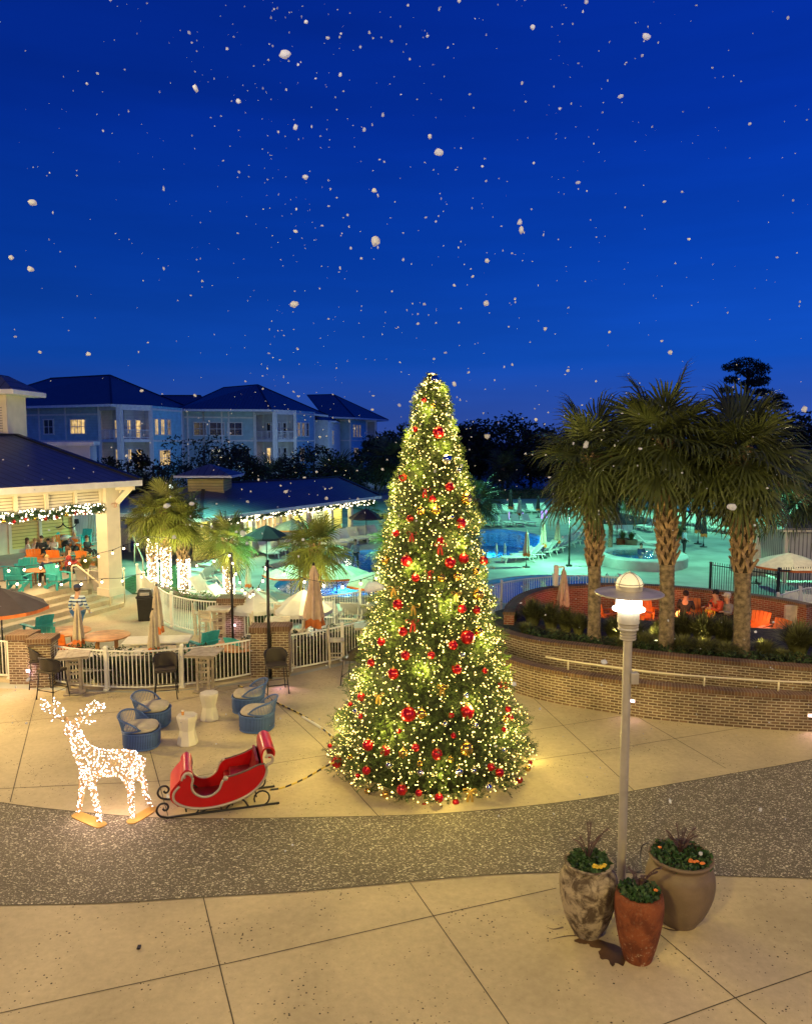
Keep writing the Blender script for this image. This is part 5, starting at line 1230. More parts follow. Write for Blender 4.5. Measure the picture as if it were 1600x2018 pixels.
# ------------------------------------------------------------------ lamp post
M['pole'] = mat('grey_lamp_paint', (.42, .39, .36), .45, .08, 4, metal=.2)
M['brim'] = mat('lamp_brim_metal', (.62, .57, .48), .4, .15, 3, metal=.3)
M['globe'] = emat('glowing_lamp_glass', (1, .93, .72), 14)
def dome_mat():
    m, t, o, N = nodes('frosted_dome')
    e = N('ShaderNodeEmission', {'Color': (1, .86, .45, 1), 'Strength': .62}); d = N('ShaderNodeBsdfPrincipled', {'Base Color': (.7, .66, .5, 1), 'Roughness': .3})
    a = N('ShaderNodeAddShader'); t.links.new(e.outputs[0], a.inputs[0]); t.links.new(d.outputs[0], a.inputs[1]); t.links.new(a.outputs[0], o.inputs[0]); return m
M['dome'] = dome_mat()
lp = g(1223, 1762); LY = lp.y
def lz(py): return zat(1240, py, LY)
def lamp_post(label, p, lit=True):
    t = thing('lamp_post', label, 'lamp post', p)
    b = MB(); zc = lz(1262); b.tube([(0, 0, 0), (0, 0, zc)], .066, 18); b.build('pole', M['pole'], t, True, sharp=40)
    b = MB(); b.lathe([(.16, 0), (.16, .03), (.09, .05), (.085, .16), (.068, .18)], 24); b.build('base', M['pole'], t, True, sharp=35)
    b = MB(); z0, z1 = zc, lz(1202); h = z1-z0
    pr = [(.075, 0)]
    for k in range(3): pr += [(.115, .02+k*.045), (.115, .045+k*.045), (.098, .05+k*.045), (.098, .062+k*.045)]
    pr += [(.145, .17), (.145, .19), (.135, .2), (.135, .22), (.145, .225), (.145, .245), (.135, .25), (.152, .27), (.152, h)]
    b.lathe([(r*1.05, z0+z) for r, z in pr], 28); b.build('collar', M['pole'], t, True, sharp=30)
    b = MB(); b.lathe([(.235, z1), (.24, z1+.012), (.235, z1+.03)], 32); b.build('glass_rim', M['globe'], t, True, sharp=30)
    zb = lz(1168); b = MB(); b.lathe([(.185, z1+.03), (.185, zb)], 32); b.build('glass_cylinder', M['globe'], t, True, sharp=30)
    b = MB(); b.lathe([(.19, zb), (.50, zb-.018), (.505, zb-.006), (.49, zb+.006), (.30, zb+.03), (.215, zb+.04), (.19, zb+.045)], 48); b.build('brim', M['brim'], t, True, sharp=25)
    zt = lz(1130); zd = zb+.045; R_ = .195
    b = MB(); b.lathe([(R_, zd), (R_, zd+.07)], 36); b.build('dome_band', M['brim'], t, True, sharp=30)
    hd = zt-zd-.07; b = MB(); b.lathe([(R_*math.cos(a)+.0005, zd+.07+hd*math.sin(a)) for a in [PI/2*k/9 for k in range(10)]], 36, capb=False); b.build('dome', M['dome'], t, True)
    b = MB()
    for a0 in (0.5, 0.5+PI/2):
        b.tube([(math.cos(a0)*(R_+.012)*math.cos(a), math.sin(a0)*(R_+.012)*math.cos(a), zd+.05+(hd+.03)*math.sin(a)) for a in [PI*k/14 for k in range(15)]], .008, 6)
    b.tube([((R_+.01)*math.cos(a), (R_+.01)*math.sin(a), zd+.1) for a in [2*PI*k/28 for k in range(28)]], .008, 6, closed=True)
    b.lathe([(.02, zt), (.012, zt+.035)], 10); b.build('dome_cage', M['brim'], t, True)
    b = MB(); b.box((.10, -.03, lz(1335)), (.12, .12, .17)); b.build('junction_box', M['pole'], t, bevel=.01)
    plight('lamp_post_light', (p[0], p[1], (z1+zb)/2), 190, (1, .80, .42), .19)
    return t
lamp_post('grey lamp post with glowing glass, wide brim and frosted dome, behind the three plant pots', lp)
# ------------------------------------------------------------------ three plant pots
def potmat(name, c1, c2, sc, stain, samt, rough=.8):
    m, t, o, N = nodes(name); b = N('ShaderNodeBsdfPrincipled', {'Roughness': rough, 'Specular IOR Level': .3}); P = N('ShaderNodeTexCoord').outputs['Object']
    n1 = N('ShaderNodeTexNoise', {'Vector': P, 'Scale': sc, 'Detail': 9.0, 'Roughness': .68, 'Distortion': .5}); n2 = N('ShaderNodeTexNoise', {'Vector': P, 'Scale': sc*4.5, 'Detail': 5.0, 'Roughness': .7})
    r1 = N('ShaderNodeMapRange', {'Value': n1.outputs['Fac'], 'From Min': .42, 'From Max': .58}); mi = N('ShaderNodeMix', {'Factor': r1.outputs[0]}, data_type='RGBA'); mi.inputs['A'].default_value = c4(c2); mi.inputs['B'].default_value = c4(c1)
    r2 = N('ShaderNodeMapRange', {'Value': n2.outputs['Fac'], 'From Min': .56, 'From Max': .66, 'To Max': samt}); 
    # mineral deposits gather low on the pot
    sp = N('ShaderNodeSeparateXYZ', {0: P}); low = N('ShaderNodeMapRange', {'Value': sp.outputs['Z'], 'From Min': .05, 'From Max': .55, 'To Min': 1.0, 'To Max': .15})
    lm = N('ShaderNodeMath', {0: r2.outputs[0], 1: low.outputs[0]}, operation='MULTIPLY')
    m2 = N('ShaderNodeMix', {'Factor': lm.outputs[0], 'A': mi.outputs['Result']}, data_type='RGBA'); m2.inputs['B'].default_value = c4(stain)
    t.links.new(m2.outputs['Result'], b.inputs['Base Color']); bp = N('ShaderNodeBump', {'Height': n2.outputs['Fac'], 'Strength': .35, 'Distance': .015}); t.links.new(bp.outputs[0], b.inputs['Normal']); t.links.new(b.outputs[0], o.inputs[0]); return m
PM1 = potmat('mottled_stone_glaze', (.40, .33, .23), (.085, .06, .04), 5, (.05, .035, .025), .9); PM2 = potmat('terracotta_glaze', (.24, .070, .026), (.13, .036, .016), 4, (.46, .33, .22), 1.0); PM3 = potmat('plain_clay_glaze', (.20, .145, .095), (.165, .12, .08), 2.2, (.28, .22, .15), .5, .5)
M['dleaf'] = mat('pansy_leaves', (.045, .11, .035), .6, .4, 12, trans=.2); M['gleaf'] = mat('grey_green_leaves', (.16, .20, .15), .6, .2, 12); M['pleaf'] = mat('purple_fern_leaves', (.10, .05, .045), .6, .3, 8)
M['yflower'] = mat('yellow_petals', (.75, .50, .03), .6, .1, 20); M['oflower'] = mat('orange_petals', (.80, .22, .03), .6, .1, 20); M['puddle'] = mat('wet_concrete', (.10, .055, .030), .35, .3, 3, spec=.7)
def pot(label, p, prof, m, rr, zr, seed, flowers, nfern, frx):
    t = thing('plant_pot', label, 'plant pot', p)
    inner = [(prof[-1][0]-.035, zr-.005), (prof[-1][0]-.045, zr-.09), (.01, zr-.10)]
    b = MB(); b.lathe(catm2(prof)+inner, 56, capt=False); b.build('body', m, t, True, sharp=60)
    b = MB(); b.lathe([(.001, zr-.075), (prof[-1][0]-.04, zr-.08)], 32, capb=False); b.build('soil', M['soil'], t)
    rs = np.random.RandomState(seed); q = thing('potted_plants', 'bedding plants of %s' % flowers[2], 'plants', (p[0], p[1], zr-.09)); n = 650
    a = rs.uniform(0, 2*PI, n); r = (prof[-1][0]-.03)*rs.uniform(0, 1, n)**.5; P = np.stack([np.cos(a)*r, np.sin(a)*r, .02+rs.uniform(0, .11, n)*(1-.4*r/rr)], 1)
    V, Q = leaf_quads(P*np.array([1.04, 1.04, 1.35]), .085, rs, .6); npmesh('leaves', V, Q, M['dleaf'], q)
    P2_ = P[:70]*np.array([.9, .9, 1])+np.array([-.03, .02, .03]); V, Q = leaf_quads(P2_, .05, rs, .5); npmesh('grey_leaves', V, Q, M['gleaf'], q)
    # feathery dark centre plant
    b = MB()
    for k in range(nfern):
        az = rs.uniform(0, 2*PI); L = frx*rs.uniform(.75, 1.4); dd = Vector((math.cos(az), math.sin(az), 0)); pts = [dd*(L*.62*s)+Vector((-.0, .03, .08+L*(1.75*s-.80*s*s))) for s in (0, .3, .55, .8, 1)]
        b.tube(pts, .007, 4)
        for j in range(10):
            f = .3+.7*j/9; i = min(3, int(f*4)); c = pts[i].lerp(pts[i+1], f*4-i if i < 3 else min(1, f*4-3)); s = Vector((-dd.y, dd.x, 0))
            for w in (-1, 1): b.poly([c, c+s*w*.05+dd*.02+Vector((0, 0, .012)), c+dd*.028+s*w*.012])
    b.build('feathery_stems', M['pleaf'], q)
    col, spots, _ = flowers
    for k, (fx, fy) in enumerate(spots):
        b = MB()
        for j in range(5):
            a_ = 2*PI*j/5+k; c = Vector((fx+math.cos(a_)*.016, fy+math.sin(a_)*.016-.008, .14+.01*math.sin(k*3))); b.sphere(c, .017, 6, 4, (1, 1, .6))
        b.build('flower', col, q, True)
    return t
def catm2(prof): return [(v.x, v.y) for v in catmull([Vector((r, z, 0)) for r, z in prof], 5)]
pA = g(1157, 1838); zA = zat(1155, 1697, pA.y); pA_prof = [(.20, 0), (.205, .03), (.30, .2), (.375, .45), (.405, .65), (.40, .80), (.345, .90), (.315, .93), (.325, zA-.03), (.345, zA-.01), (.33, zA)]
sc_ = zA/1.02; pA_prof = [(r, z if z > .95 else z*sc_) for r, z in pA_prof]
pot('mottled cream and brown stone urn, left of the three plant pots', pA, pA_prof, PM1, .33, zA, 31, (M['yflower'], [(-.0, -.23), (.05, -.25), (.10, -.24), (.15, -.22), (.07, -.21), (.17, -.19), (.12, -.2), (.03, -.2)], 'dark leaves and yellow flowers in the mottled left urn'), 9, .34)
pB = g(1256, 1888); zB_ = zat(1250, 1757, pB.y); sb = zB_/.98
pot('tall narrow rusty terracotta urn, front one of the three plant pots', pB, [(.185, 0), (.195, .03), (.245, .22*sb), (.295, .48*sb), (.322, .70*sb), (.322, .86*sb), (.305, zB_-.03), (.292, zB_)], PM2, .3, zB_, 32, (M['oflower'], [(.2, -.05)], 'green leaves and dark stems in the terracotta urn'), 8, .32)
pC = g(1337, 1815); zC = zat(1336, 1684, pC.y); s3 = zC/1.0
pot('big round plain brown clay urn, right of the three plant pots', pC, [(.25, 0), (.26, .03), (.37, .2*s3), (.455, .42*s3), (.485, .60*s3), (.47, .76*s3), (.42, .86*s3), (.405, zC-.10), (.43, zC-.06), (.455, zC-.03), (.445, zC)], PM3, .44, zC, 33, (M['oflower'], [(.03, -.27), (.08, -.28), (.13, -.26), (.17, -.33), (-.27, .12), (.05, -.24), (.2, -.3)], 'green leaves and orange flowers in the round brown urn'), 12, .3)
for k, (px, py, rx, ry) in enumerate([(1200, 1888, .30, .16)]):
    c = g(px, py); rs = np.random.RandomState(5); b = MB()
    pts = [(1132, 1853), (1160, 1848), (1195, 1856), (1222, 1866), (1232, 1888), (1228, 1904), (1214, 1898), (1207, 1906), (1197, 1893), (1185, 1890), (1178, 1878), (1184, 1871), (1166, 1868), (1158, 1861), (1143, 1861)]
    L = catmull([g(*q, .0075) for q in pts], 4, closed=True); b.poly([v+Vector((rnd.uniform(-.012, .012), rnd.uniform(-.012, .012), 0)) for v in L]); tag(b.build('puddle', M['puddle']), 'dark wet patch on the concrete beside the foot of the terracotta urn', 'puddle')
b = MB()
for L in ([(1170, 1845), (1120, 1845), (1085, 1852)], [(1110, 1828), (1090, 1832), (1075, 1826)], [(1300, 1826), (1320, 1833), (1345, 1834), (1370, 1828)]):
    P = catmull([g(*q, .0070) for q in L], 4)
    for i, (a, c) in enumerate(zip(P, P[1:])): s = Vector((0, .022*(1-i/len(P)), 0)); b.poly([a-s, a+s, c+s*.8, c-s*.8])
tag(b.build('water_stain', M['puddle']), 'thin dark water stains seeping from under the outer two urns', 'stain')
b = MB(); hp_ = catmull([at(1278, 1662, pC.y), at(1265, 1668, pC.y-.1), at(1262, 1690, pC.y-.15), at(1263, 1715, pB.y+.15), at(1250, 1722, pB.y+.05), at(1246, 1740, pB.y)], 4); b.tube(hp_, .008, 6); tag(b.build('irrigation_tube', M['black'], None, True), 'thin black irrigation tube looping from the round urn to the terracotta urn', 'tube')
# ------------------------------------------------------------------ sleigh
M['sred'] = mat('glossy_red_paint', (.50, .006, .008), .28, .06, 2, coat=.15); M['sredd'] = mat('dark_red_lining', (.26, .004, .006), .4, .2, 3)
M['strim'] = mat('silver_grey_trim', (.50, .44, .34), .38, .08, 3, metal=.35); M['strimd'] = mat('brown_rim', (.13, .09, .07), .4, .1, 4)
SL0 = g(322, 1618); SL1 = g(551, 1587); sdir = (SL1-SL0).normalized(); SLn = (SL1-SL0).length; srz = math.atan2(sdir.y, sdir.x)
SW = .84
st = thing('sleigh', 'red sleigh with silver trim and black scrolled runners beside the glowing reindeer', 'sleigh', SL0, srz)
# local frame: x from the front (left) to the back (right), y across (0 near side, SW far side), z up ; length scale
k_ = SLn/2.13
def S(x, z): return (x*k_, z*k_)
outline = [(.30, .62), (.20, .50), (.20, .36), (.32, .25), (.52, .17), (.80, .135), (1.10, .16), (1.40, .25), (1.62, .40), (1.76, .60), (1.80, .78)]   # bottom edge front -> back
topn = [(1.80, .78), (1.74, .86), (1.62, .84), (1.46, .77), (1.26, .71), (1.12, .68), (1.05, .60), (1.00, .47), (.90, .38), (.77, .35), (.64, .39), (.54, .49), (.52, .61), (.54, .73), (.47, .83), (.38, .82), (.34, .72)]
topf = topn
def XS(x): return x+max(0, x-.9)*.12
prof_b = catmull([Vector((XS(x), 0, z)) for x, z in outline], 5); prof_t = catmull([Vector((XS(x), 0, z)) for x, z in topn], 5)
poly_s = [v*k_ for v in prof_b]+[v*k_ for v in prof_t[1:]]
for nm, y0 in (('side_panel', 0.0), ('side_panel', SW-.05)):
    b = MB(); b.prism([v+Vector((0, y0, 0)) for v in poly_s], (0, .05, 0)); b.build(nm, M['sred'], st)
for y0 in (0, SW):
    b = MB(); b.tube([v*k_+Vector((0, y0-.008 if y0 == 0 else y0+.008, 0)) for v in prof_b], .024, 10); b.build('trim', M['strim'], st, True)
    b = MB(); tt = [v*k_+Vector((0, y0+.0, 0)) for v in prof_t]; b.tube(tt[:int(len(tt)*.36)], .018, 10); b.build('rim', M['strimd'], st, True); b = MB(); b.tube(tt[int(len(tt)*.36)-1:], .023, 10)
    e = tt[-1]; 
    b.sphere(Vector((XS(1.11)*k_, y0, .665*k_)), .050, 12, 8, (1, .8, 1)); b.build('trim', M['strim'], st, True)
    # front and back scrolls
    b = MB(); c = Vector((.43*k_, y0, .79*k_)); sc2 = [c+Vector((math.cos(a)*(.10-.008*i), -.01, math.sin(a)*(.10-.008*i))) for i, a in enumerate([-.2+.45*j for j in range(10)])]; b.tube(sc2, .026, 8); b.build('scroll', M['strim'], st, True); b = MB()
    c = Vector((1.92*k_, y0, .96*k_)); sc2 = [Vector((1.90*k_, y0, .76*k_))]+[c+Vector((math.cos(a)*(.135-.009*i), -.01, math.sin(a)*(.125-.009*i))) for i, a in enumerate([-1.9+.45*j for j in range(11)])]; b.tube(sc2, .03, 8)
    b.build('scroll', M['strim'], st, True)
# cross panels: curved dash with rolled top (front), high rolled back
def sheet(name, prof, th, m, y0=.02, y1=None, par=st):
    y1 = y1 if y1 is not None else SW-.02
    P = catmull([Vector((XS(x)*k_, 0, z*k_)) for x, z in prof], 6); n = len(P); V = []; 
    for i, p in enumerate(P):
        t = (P[min(i+1, n-1)]-P[max(i-1, 0)]).normalized(); nn = Vector((-t.z, 0, t.x))*th/2
        for y in (y0, y1): V += [p+nn+Vector((0, y, 0)), p-nn+Vector((0, y, 0))]
    F_ = []
    for i in range(n-1):
        a, c = i*4, (i+1)*4; F_ += [(a, a+2, c+2, c), (a+1, c+1, c+3, a+3), (a, c, c+1, a+1), (a+2, a+3, c+3, c+2)]
    F_ += [(0, 1, 3, 2), ((n-1)*4, (n-1)*4+2, (n-1)*4+3, (n-1)*4+1)]
    b = MB(); b.add(V, F_); return b.build(name, m, par, True, sharp=50)
sheet('front_dash', [(.30, .24), (.17, .36), (.15, .50), (.24, .64), (.33, .74), (.35, .83), (.42, .90), (.51, .86), (.51, .78), (.45, .75)], .035, M['sred'], -.01, SW+.01)
sheet('back_panel', [(1.60, .36), (1.72, .55), (1.74, .75), (1.71, .97), (1.74, 1.12), (1.83, 1.17), (1.92, 1.09), (1.90, .98), (1.82, .98)], .035, M['sred'], -.01, SW+.01)
b = MB(); b.box((1.46*k_, SW/2, .52), (.46*k_, SW-.16, .10)); b.build('seat_cushion', M['sredd'], st, bevel=.03)
sheet('floor', [(.28, .26), (.52, .20), (.80, .17), (1.10, .19), (1.40, .28), (1.62, .42)], .03, M['sredd'])
sheet('seat', [(1.12, .20), (1.12, .42), (1.16, .46), (1.40, .44), (1.62, .48)], .04, M['sredd'])
sheet('seat_back', [(1.55, .50), (1.62, .72), (1.64, .92)], .05, M['sredd'])
for y0 in (.05, SW-.05):
    b = MB()
    b.tube([Vector((x*k_, y0, z*k_)) for x, z in [(.06, .03), (.5, .025), (1.2, .02), (2.13, .02)]], .022, 8)
    fr = [(.06, .03), (-.06, .075), (-.115, .18), (-.06, .29), (.04, .30), (.09, .24), (.07, .18), (.02, .17), (.0, .21)]
    b.tube([p for p in catmull([Vector((x*k_, y0, z*k_)) for x, z in fr], 5)], .021, 8); b.build('runner', M['black'], st, True)
    b = MB()
    for cx, r_ in ((.52, .12), (1.80, .145)):
        b.tube([Vector(((cx+math.cos(a)*r_)*k_, y0, (.03+r_*.9+math.sin(a)*r_)*k_)) for a in [-1.9+.42*j for j in range(14)]], .017, 7)
    for x0, x1, zt_ in ((.66, 1.0, .14), (1.05, 1.0, .14), (1.12, 1.38, .20), (1.55, 1.38, .20)):
        b.tube(catmull([Vector((x0*k_, y0, .03*k_)), Vector(((x0*.5+x1*.5)*k_, y0, (zt_*.8)*k_)), Vector((x1*k_, y0, (zt_+.01)*k_))], 5), .017, 7)
    b.build('strut', M['black'], st, True)
b = MB()
for x in (.62, 1.25, 1.7): b.tube([(x*k_, .05, .10 if x < 1.5 else .2), (x*k_, SW-.05, .10 if x < 1.5 else .2)], .014, 6)
b.build('cross_bar', M['black'], st, True)
# ------------------------------------------------------------------ ropes
def rope_mat():
    m, t, o, N = nodes('black_yellow_rope'); b = N('ShaderNodeBsdfPrincipled', {'Roughness': .7}); uv = N('ShaderNodeTexCoord').outputs['Object']
    s = N('ShaderNodeSeparateXYZ', {0: uv}); w = N('ShaderNodeMath', {0: s.outputs[0], 1: 5.5}, operation='MULTIPLY'); f = N('ShaderNodeMath', {0: w.outputs[0]}, operation='FRACT'); gt = N('ShaderNodeMath', {0: f.outputs[0], 1: .5}, operation='GREATER_THAN')
    mi = N('ShaderNodeMix', {'Factor': gt.outputs[0]}, data_type='RGBA'); mi.inputs['A'].default_value = (.015, .015, .015, 1); mi.inputs['B'].default_value = (.62, .45, .07, 1); t.links.new(mi.outputs['Result'], b.inputs['Base Color']); t.links.new(b.outputs[0], o.inputs[0]); return m
M['rope'] = rope_mat()
def rope(label, pts, r=.018, m=None, name='rope'):
    b = MB(); b.tube(catmull(pts, 8), r, 8); return tag(b.build(name, m or M['rope'], None, True), label, name.replace('_', ' '))
rope('black and yellow barrier rope from the back of the sleigh to the tree', [at(532, 1557, 13.75), g(560, 1552, .22), g(600, 1535, .15), g(640, 1512, .35), g(665, 1500, .5)])
rope('black and yellow barrier rope lying from the Christmas tree to the brick pillars', [g(660, 1460, .4), g(640, 1440, .05), g(600, 1412, .03), g(560, 1392, .03), g(505, 1366, .03), g(482, 1356, .4), g(470, 1352, .9)])
rope('pale cable cover on the paving behind the barrier rope left of the tree', [g(655, 1452, .01), g(628, 1432, .01), g(596, 1413, .01)], .035, M['white'], 'cable_cover')
b = MB(); c = g(274, 1870); b.box((c.x, c.y, .02), (.045, .075, .02), rz=.1); tag(b.build('lighter', M['black']), 'tiny black scrap lying alone on the front paving', 'scrap')
# ------------------------------------------------------------------ reindeer
M['gold'] = mat('gold_wire', (.62, .40, .18), .35, .1, 5, metal=.7); M['bulbd'] = emat('cool_white_bulb', (1, .93, .86), 9, sample=False); M['goldplate'] = mat('gold_plate', (.62, .36, .08), .45, .12, 3, metal=.4)
feet = {'fn': g(198, 1627), 'ff': g(155, 1608), 'rn': g(263, 1620), 'rf': g(300, 1597)}
dc = (feet['fn']+feet['ff']+feet['rn']+feet['rf'])/4; DY = dc.y
dt = thing('reindeer', 'glowing wire reindeer wrapped in warm white lights, standing left of the sleigh', 'light sculpture', dc)
def D(px, py, dy=0): p = at(px, py, DY+dy); return p-dc
J = {}; E_ = []; RD = {}
def node(n, v, r): J[n] = Vector(v); RD[n] = r
node('rump', D(272, 1500, .1), .19); node('hip', D(250, 1500, .05), .22); node('belly', D(215, 1502), .215); node('chest', D(183, 1500, -.05), .22); node('neck0', D(160, 1482, -.1), .17)
node('neck1', D(152, 1455, -.14), .125); node('neck2', D(147, 1436, -.18), .10); node('head', D(141, 1427, -.24), .10); node('muz', D(133, 1443, -.44), .062); node('nose', D(130, 1449, -.52), .05)
node('tail', D(281, 1496, .2), .05); node('tail2', D(284, 1509, .25), .03)
def leg(n, top, pts, rr):
    prev = top
    for i, (p, r) in enumerate(zip(pts, rr)): node(n+str(i), p, r); E_.append((prev, n+str(i))); prev = n+str(i)
for a, c in (('rump', 'hip'), ('hip', 'belly'), ('belly', 'chest'), ('chest', 'neck0'), ('neck0', 'neck1'), ('neck1', 'neck2'), ('neck2', 'head'), ('head', 'muz'), ('muz', 'nose'), ('rump', 'tail'), ('tail', 'tail2')): E_.append((a, c))
fo = {k: v-dc for k, v in feet.items()}
leg('fn', 'chest', [D(181, 1532, -.22), D(182, 1552, -.26), Vector(D(190, 1585, -.30)), fo['fn']+Vector((0, 0, .05))], [.10, .062, .05, .045])
leg('ff', 'chest', [D(166, 1532, .02), D(161, 1556, .06), D(158, 1580, .05), fo['ff']+Vector((0, 0, .05))], [.09, .055, .042, .045])
leg('rn', 'hip', [D(248, 1525, -.08), D(259, 1555, -.14), D(258, 1580, -.18), fo['rn']+Vector((0, 0, .05))], [.125, .07, .048, .045])
leg('rf', 'rump', [D(270, 1524, .2), D(284, 1540, .28), D(286, 1565, .30), fo['rf']+Vector((0, 0, .05))], [.10, .055, .042, .04])
names = list(J); me = bpy.data.meshes.new('reindeer_skeleton'); me.from_pydata([tuple(J[n]) for n in names], [(names.index(a), names.index(c)) for a, c in E_], [])
so = bpy.data.objects.new('tmp', me); COL.objects.link(so); sk = so.modifiers.new('skin', 'SKIN')
for i, n in enumerate(names): me.skin_vertices[0].data[i].radius = (RD[n],)*2
me.skin_vertices[0].data[names.index('hip')].use_root = True
ss = so.modifiers.new('sub', 'SUBSURF'); ss.levels = ss.render_levels = 2
dg = bpy.context.evaluated_depsgraph_get(); dg.update(); body = bpy.data.meshes.new_from_object(so.evaluated_get(dg)); bpy.data.objects.remove(so)
body.materials.clear(); body.materials.append(M['gold']); body.name = 'reindeer_body'
import bmesh
def sample(me_, n, seed):
    me_.calc_loop_triangles(); T = np.array([t.vertices for t in me_.loop_triangles]); Vv = np.array([v.co for v in me_.vertices]); A = Vv[T[:, 0]]; B_ = Vv[T[:, 1]]; C_ = Vv[T[:, 2]]
    ar = np.linalg.norm(np.cross(B_-A, C_-A), axis=1); rs = np.random.RandomState(seed); i = rs.choice(len(T), n, p=ar/ar.sum()); u = rs.uniform(0, 1, (n, 2)); f = u.sum(1) > 1; u[f] = 1-u[f]
    return A[i]+(B_[i]-A[i])*u[:, :1]+(C_[i]-A[i])*u[:, 1:]
bp_ = sample(body, 760, 3)
bm = bmesh.new(); bm.from_mesh(body); bmesh.ops.remove_doubles(bm, verts=bm.verts, dist=.001)
bm.to_mesh(body); bm.free()
bo = bpy.data.objects.new('wire_body', body); COL.objects.link(bo); bo.parent = dt
dcm = bo.modifiers.new('dec', 'DECIMATE'); dcm.ratio = .42
wf = bo.modifiers.new('wire', 'WIREFRAME'); wf.thickness = .008; wf.use_even_offset = False
# antlers, ears
def branch(b, pts, r, tips):
    P = catmull(pts, 4); b.tube(P, [r*(1-.6*i/len(P)) for i in range(len(P))], 6); tips.extend(P)
ap = []
for nm, main, tines in (('antler', [D(138, 1420, -.2), D(122, 1418, -.25), D(104, 1408, -.3), D(94, 1390, -.32), D(86, 1378, -.3)], [[(104, 1408), (112, 1392), (103, 1376)], [(96, 1394), (108, 1385), (117, 1388)], [(118, 1416), (126, 1404), (125, 1398)], [(90, 1384), (84, 1390), (87, 1400)], [(112, 1413), (100, 1420)]]),
                        ('antler', [D(150, 1418, -.15), D(164, 1418, -.05), D(180, 1404, .05), D(194, 1394, .1), D(206, 1398, .12)], [[(176, 1408), (174, 1392), (186, 1380)], [(184, 1400), (190, 1388), (198, 1388)], [(194, 1394), (202, 1388), (205, 1394)], [(166, 1418), (178, 1426), (188, 1420)], [(180, 1404), (172, 1402), (176, 1390)], [(160, 1417), (158, 1408), (161, 1401)]])):
    b = MB(); branch(b, main, .014, ap)
    for tn in tines: branch(b, [D(x, y, -.3 if nm and main[0].x < D(145, 1420).x else .05) for x, y in tn], .010, ap)
    b.build(nm, M['gold'], dt, True)
for x0, x1, dy in ((134, 124, -.3), (153, 164, -.1)):
    b = MB(); a = D(x0, 1422, dy); c = D(x1, 1416, dy); b.tube([a, a.lerp(c, .5)+Vector((0, 0, .02)), c], [.02, .045, .006], 8); b.build('ear', M['gold'], dt, True)
ap2 = []
for p in ap:
    for k in range(1): ap2.append(np.array(p)+nrs.normal(0, .022, 3))
# a spiral strand along every leg and the neck so that the bulbs read as rows
extra = []
for a, c in E_:
    if a[0] in 'fr' and len(a) == 3 or a.startswith('neck') or a == 'head':
        A, B_ = J[a], J[c]; L = (B_-A).length; n = int(L/.03)
        for k in range(n):
            f = k/n; r = RD[a]*(1-f)+RD[c]*f; an = k*1.9; d = (B_-A).normalized(); x = d.orthogonal().normalized(); y = d.cross(x); extra.append(A.lerp(B_, f)+(x*math.cos(an)+y*math.sin(an))*r*.95)
allp = np.concatenate([bp_, np.array(ap2), np.array([tuple(p) for p in extra])]) if extra else np.concatenate([bp_, np.array(ap2)])
lb = dots('light_bulbs', allp, nrs.uniform(.007, .0115, len(allp)), M['bulbd'], dt); lb['kind'] = 'stuff'
for a, c in (('fn', 'ff'), ('rn', 'rf')):
    A, C_ = fo[a], fo[c]; d = (C_-A).normalized(); s = Vector((-d.y, d.x, 0)); ex = .10
    b = MB(); L = catmull([A-d*ex-s*.03, A-s*.10, C_-s*.10, C_+d*ex-s*.02, C_+d*ex+s*.04, C_+s*.12, A+s*.12, A-d*ex+s*.05], 4, closed=True); b.prism([(v.x, v.y, .008) for v in L], (0, 0, .014)); b.build('foot_plate', M['goldplate'], dt)
for (px, py, dy, pw) in ((150, 1470, -.5, 16), (210, 1500, -.5, 26), (255, 1510, .3, 22), (190, 1560, -.1, 34), (265, 1565, .1, 34), (145, 1400, -.2, 8), (225, 1590, -.7, 22), (170, 1595, -.1, 18)):
    plight('reindeer_glow', Vector(at(px, py, DY+dy)), pw*.30, (1, .64, .46), .12)
# ------------------------------------------------------------------ furniture kinds
M['teal'] = mat('teal_painted_wood', (.04, .42, .44), .5, .1, 5); M['orange'] = mat('orange_painted_wood', (.85, .22, .03), .5, .1, 5); M['woodt'] = mat('orange_stained_wood', (.52, .25, .10), .55, .15, 5)
M['lounge'] = mat('white_lounger_mesh', (.62, .64, .60), .6, .06, 3); M['teak'] = mat('weathered_teak', (.36, .29, .22), .7, .15, 6); M['teakl'] = mat('pale_weathered_wood', (.58, .50, .38), .65, .12, 6)
M['wicker'] = stripes('black_woven_rope', (.075, .06, .05), (.012, .01, .01), 40, 'Z', .35, .7, .01); M['wickb'] = stripes('blue_woven_rope', (.065, .125, .34), (.015, .035, .11), 28, 'UVX' if False else 'X', .3, .6, .01, 'UV', False)
M['bluef'] = mat('blue_frame', (.06, .125, .34), .5, .1, 6); M['cushion'] = mat('beige_cushion', (.48, .43, .34), .9, .08, 8, bump=.2); M['cloth'] = mat('beige_canvas', (.50, .42, .31), .85, .1, 4, bump=.2, bscale=90)
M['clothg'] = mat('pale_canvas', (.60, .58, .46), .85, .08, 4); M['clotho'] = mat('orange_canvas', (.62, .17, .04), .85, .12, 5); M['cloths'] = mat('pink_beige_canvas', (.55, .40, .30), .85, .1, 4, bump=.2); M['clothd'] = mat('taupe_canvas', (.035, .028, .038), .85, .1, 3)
M['plast'] = mat('matte_white_plastic', (.66, .62, .52), .5, .05, 3)
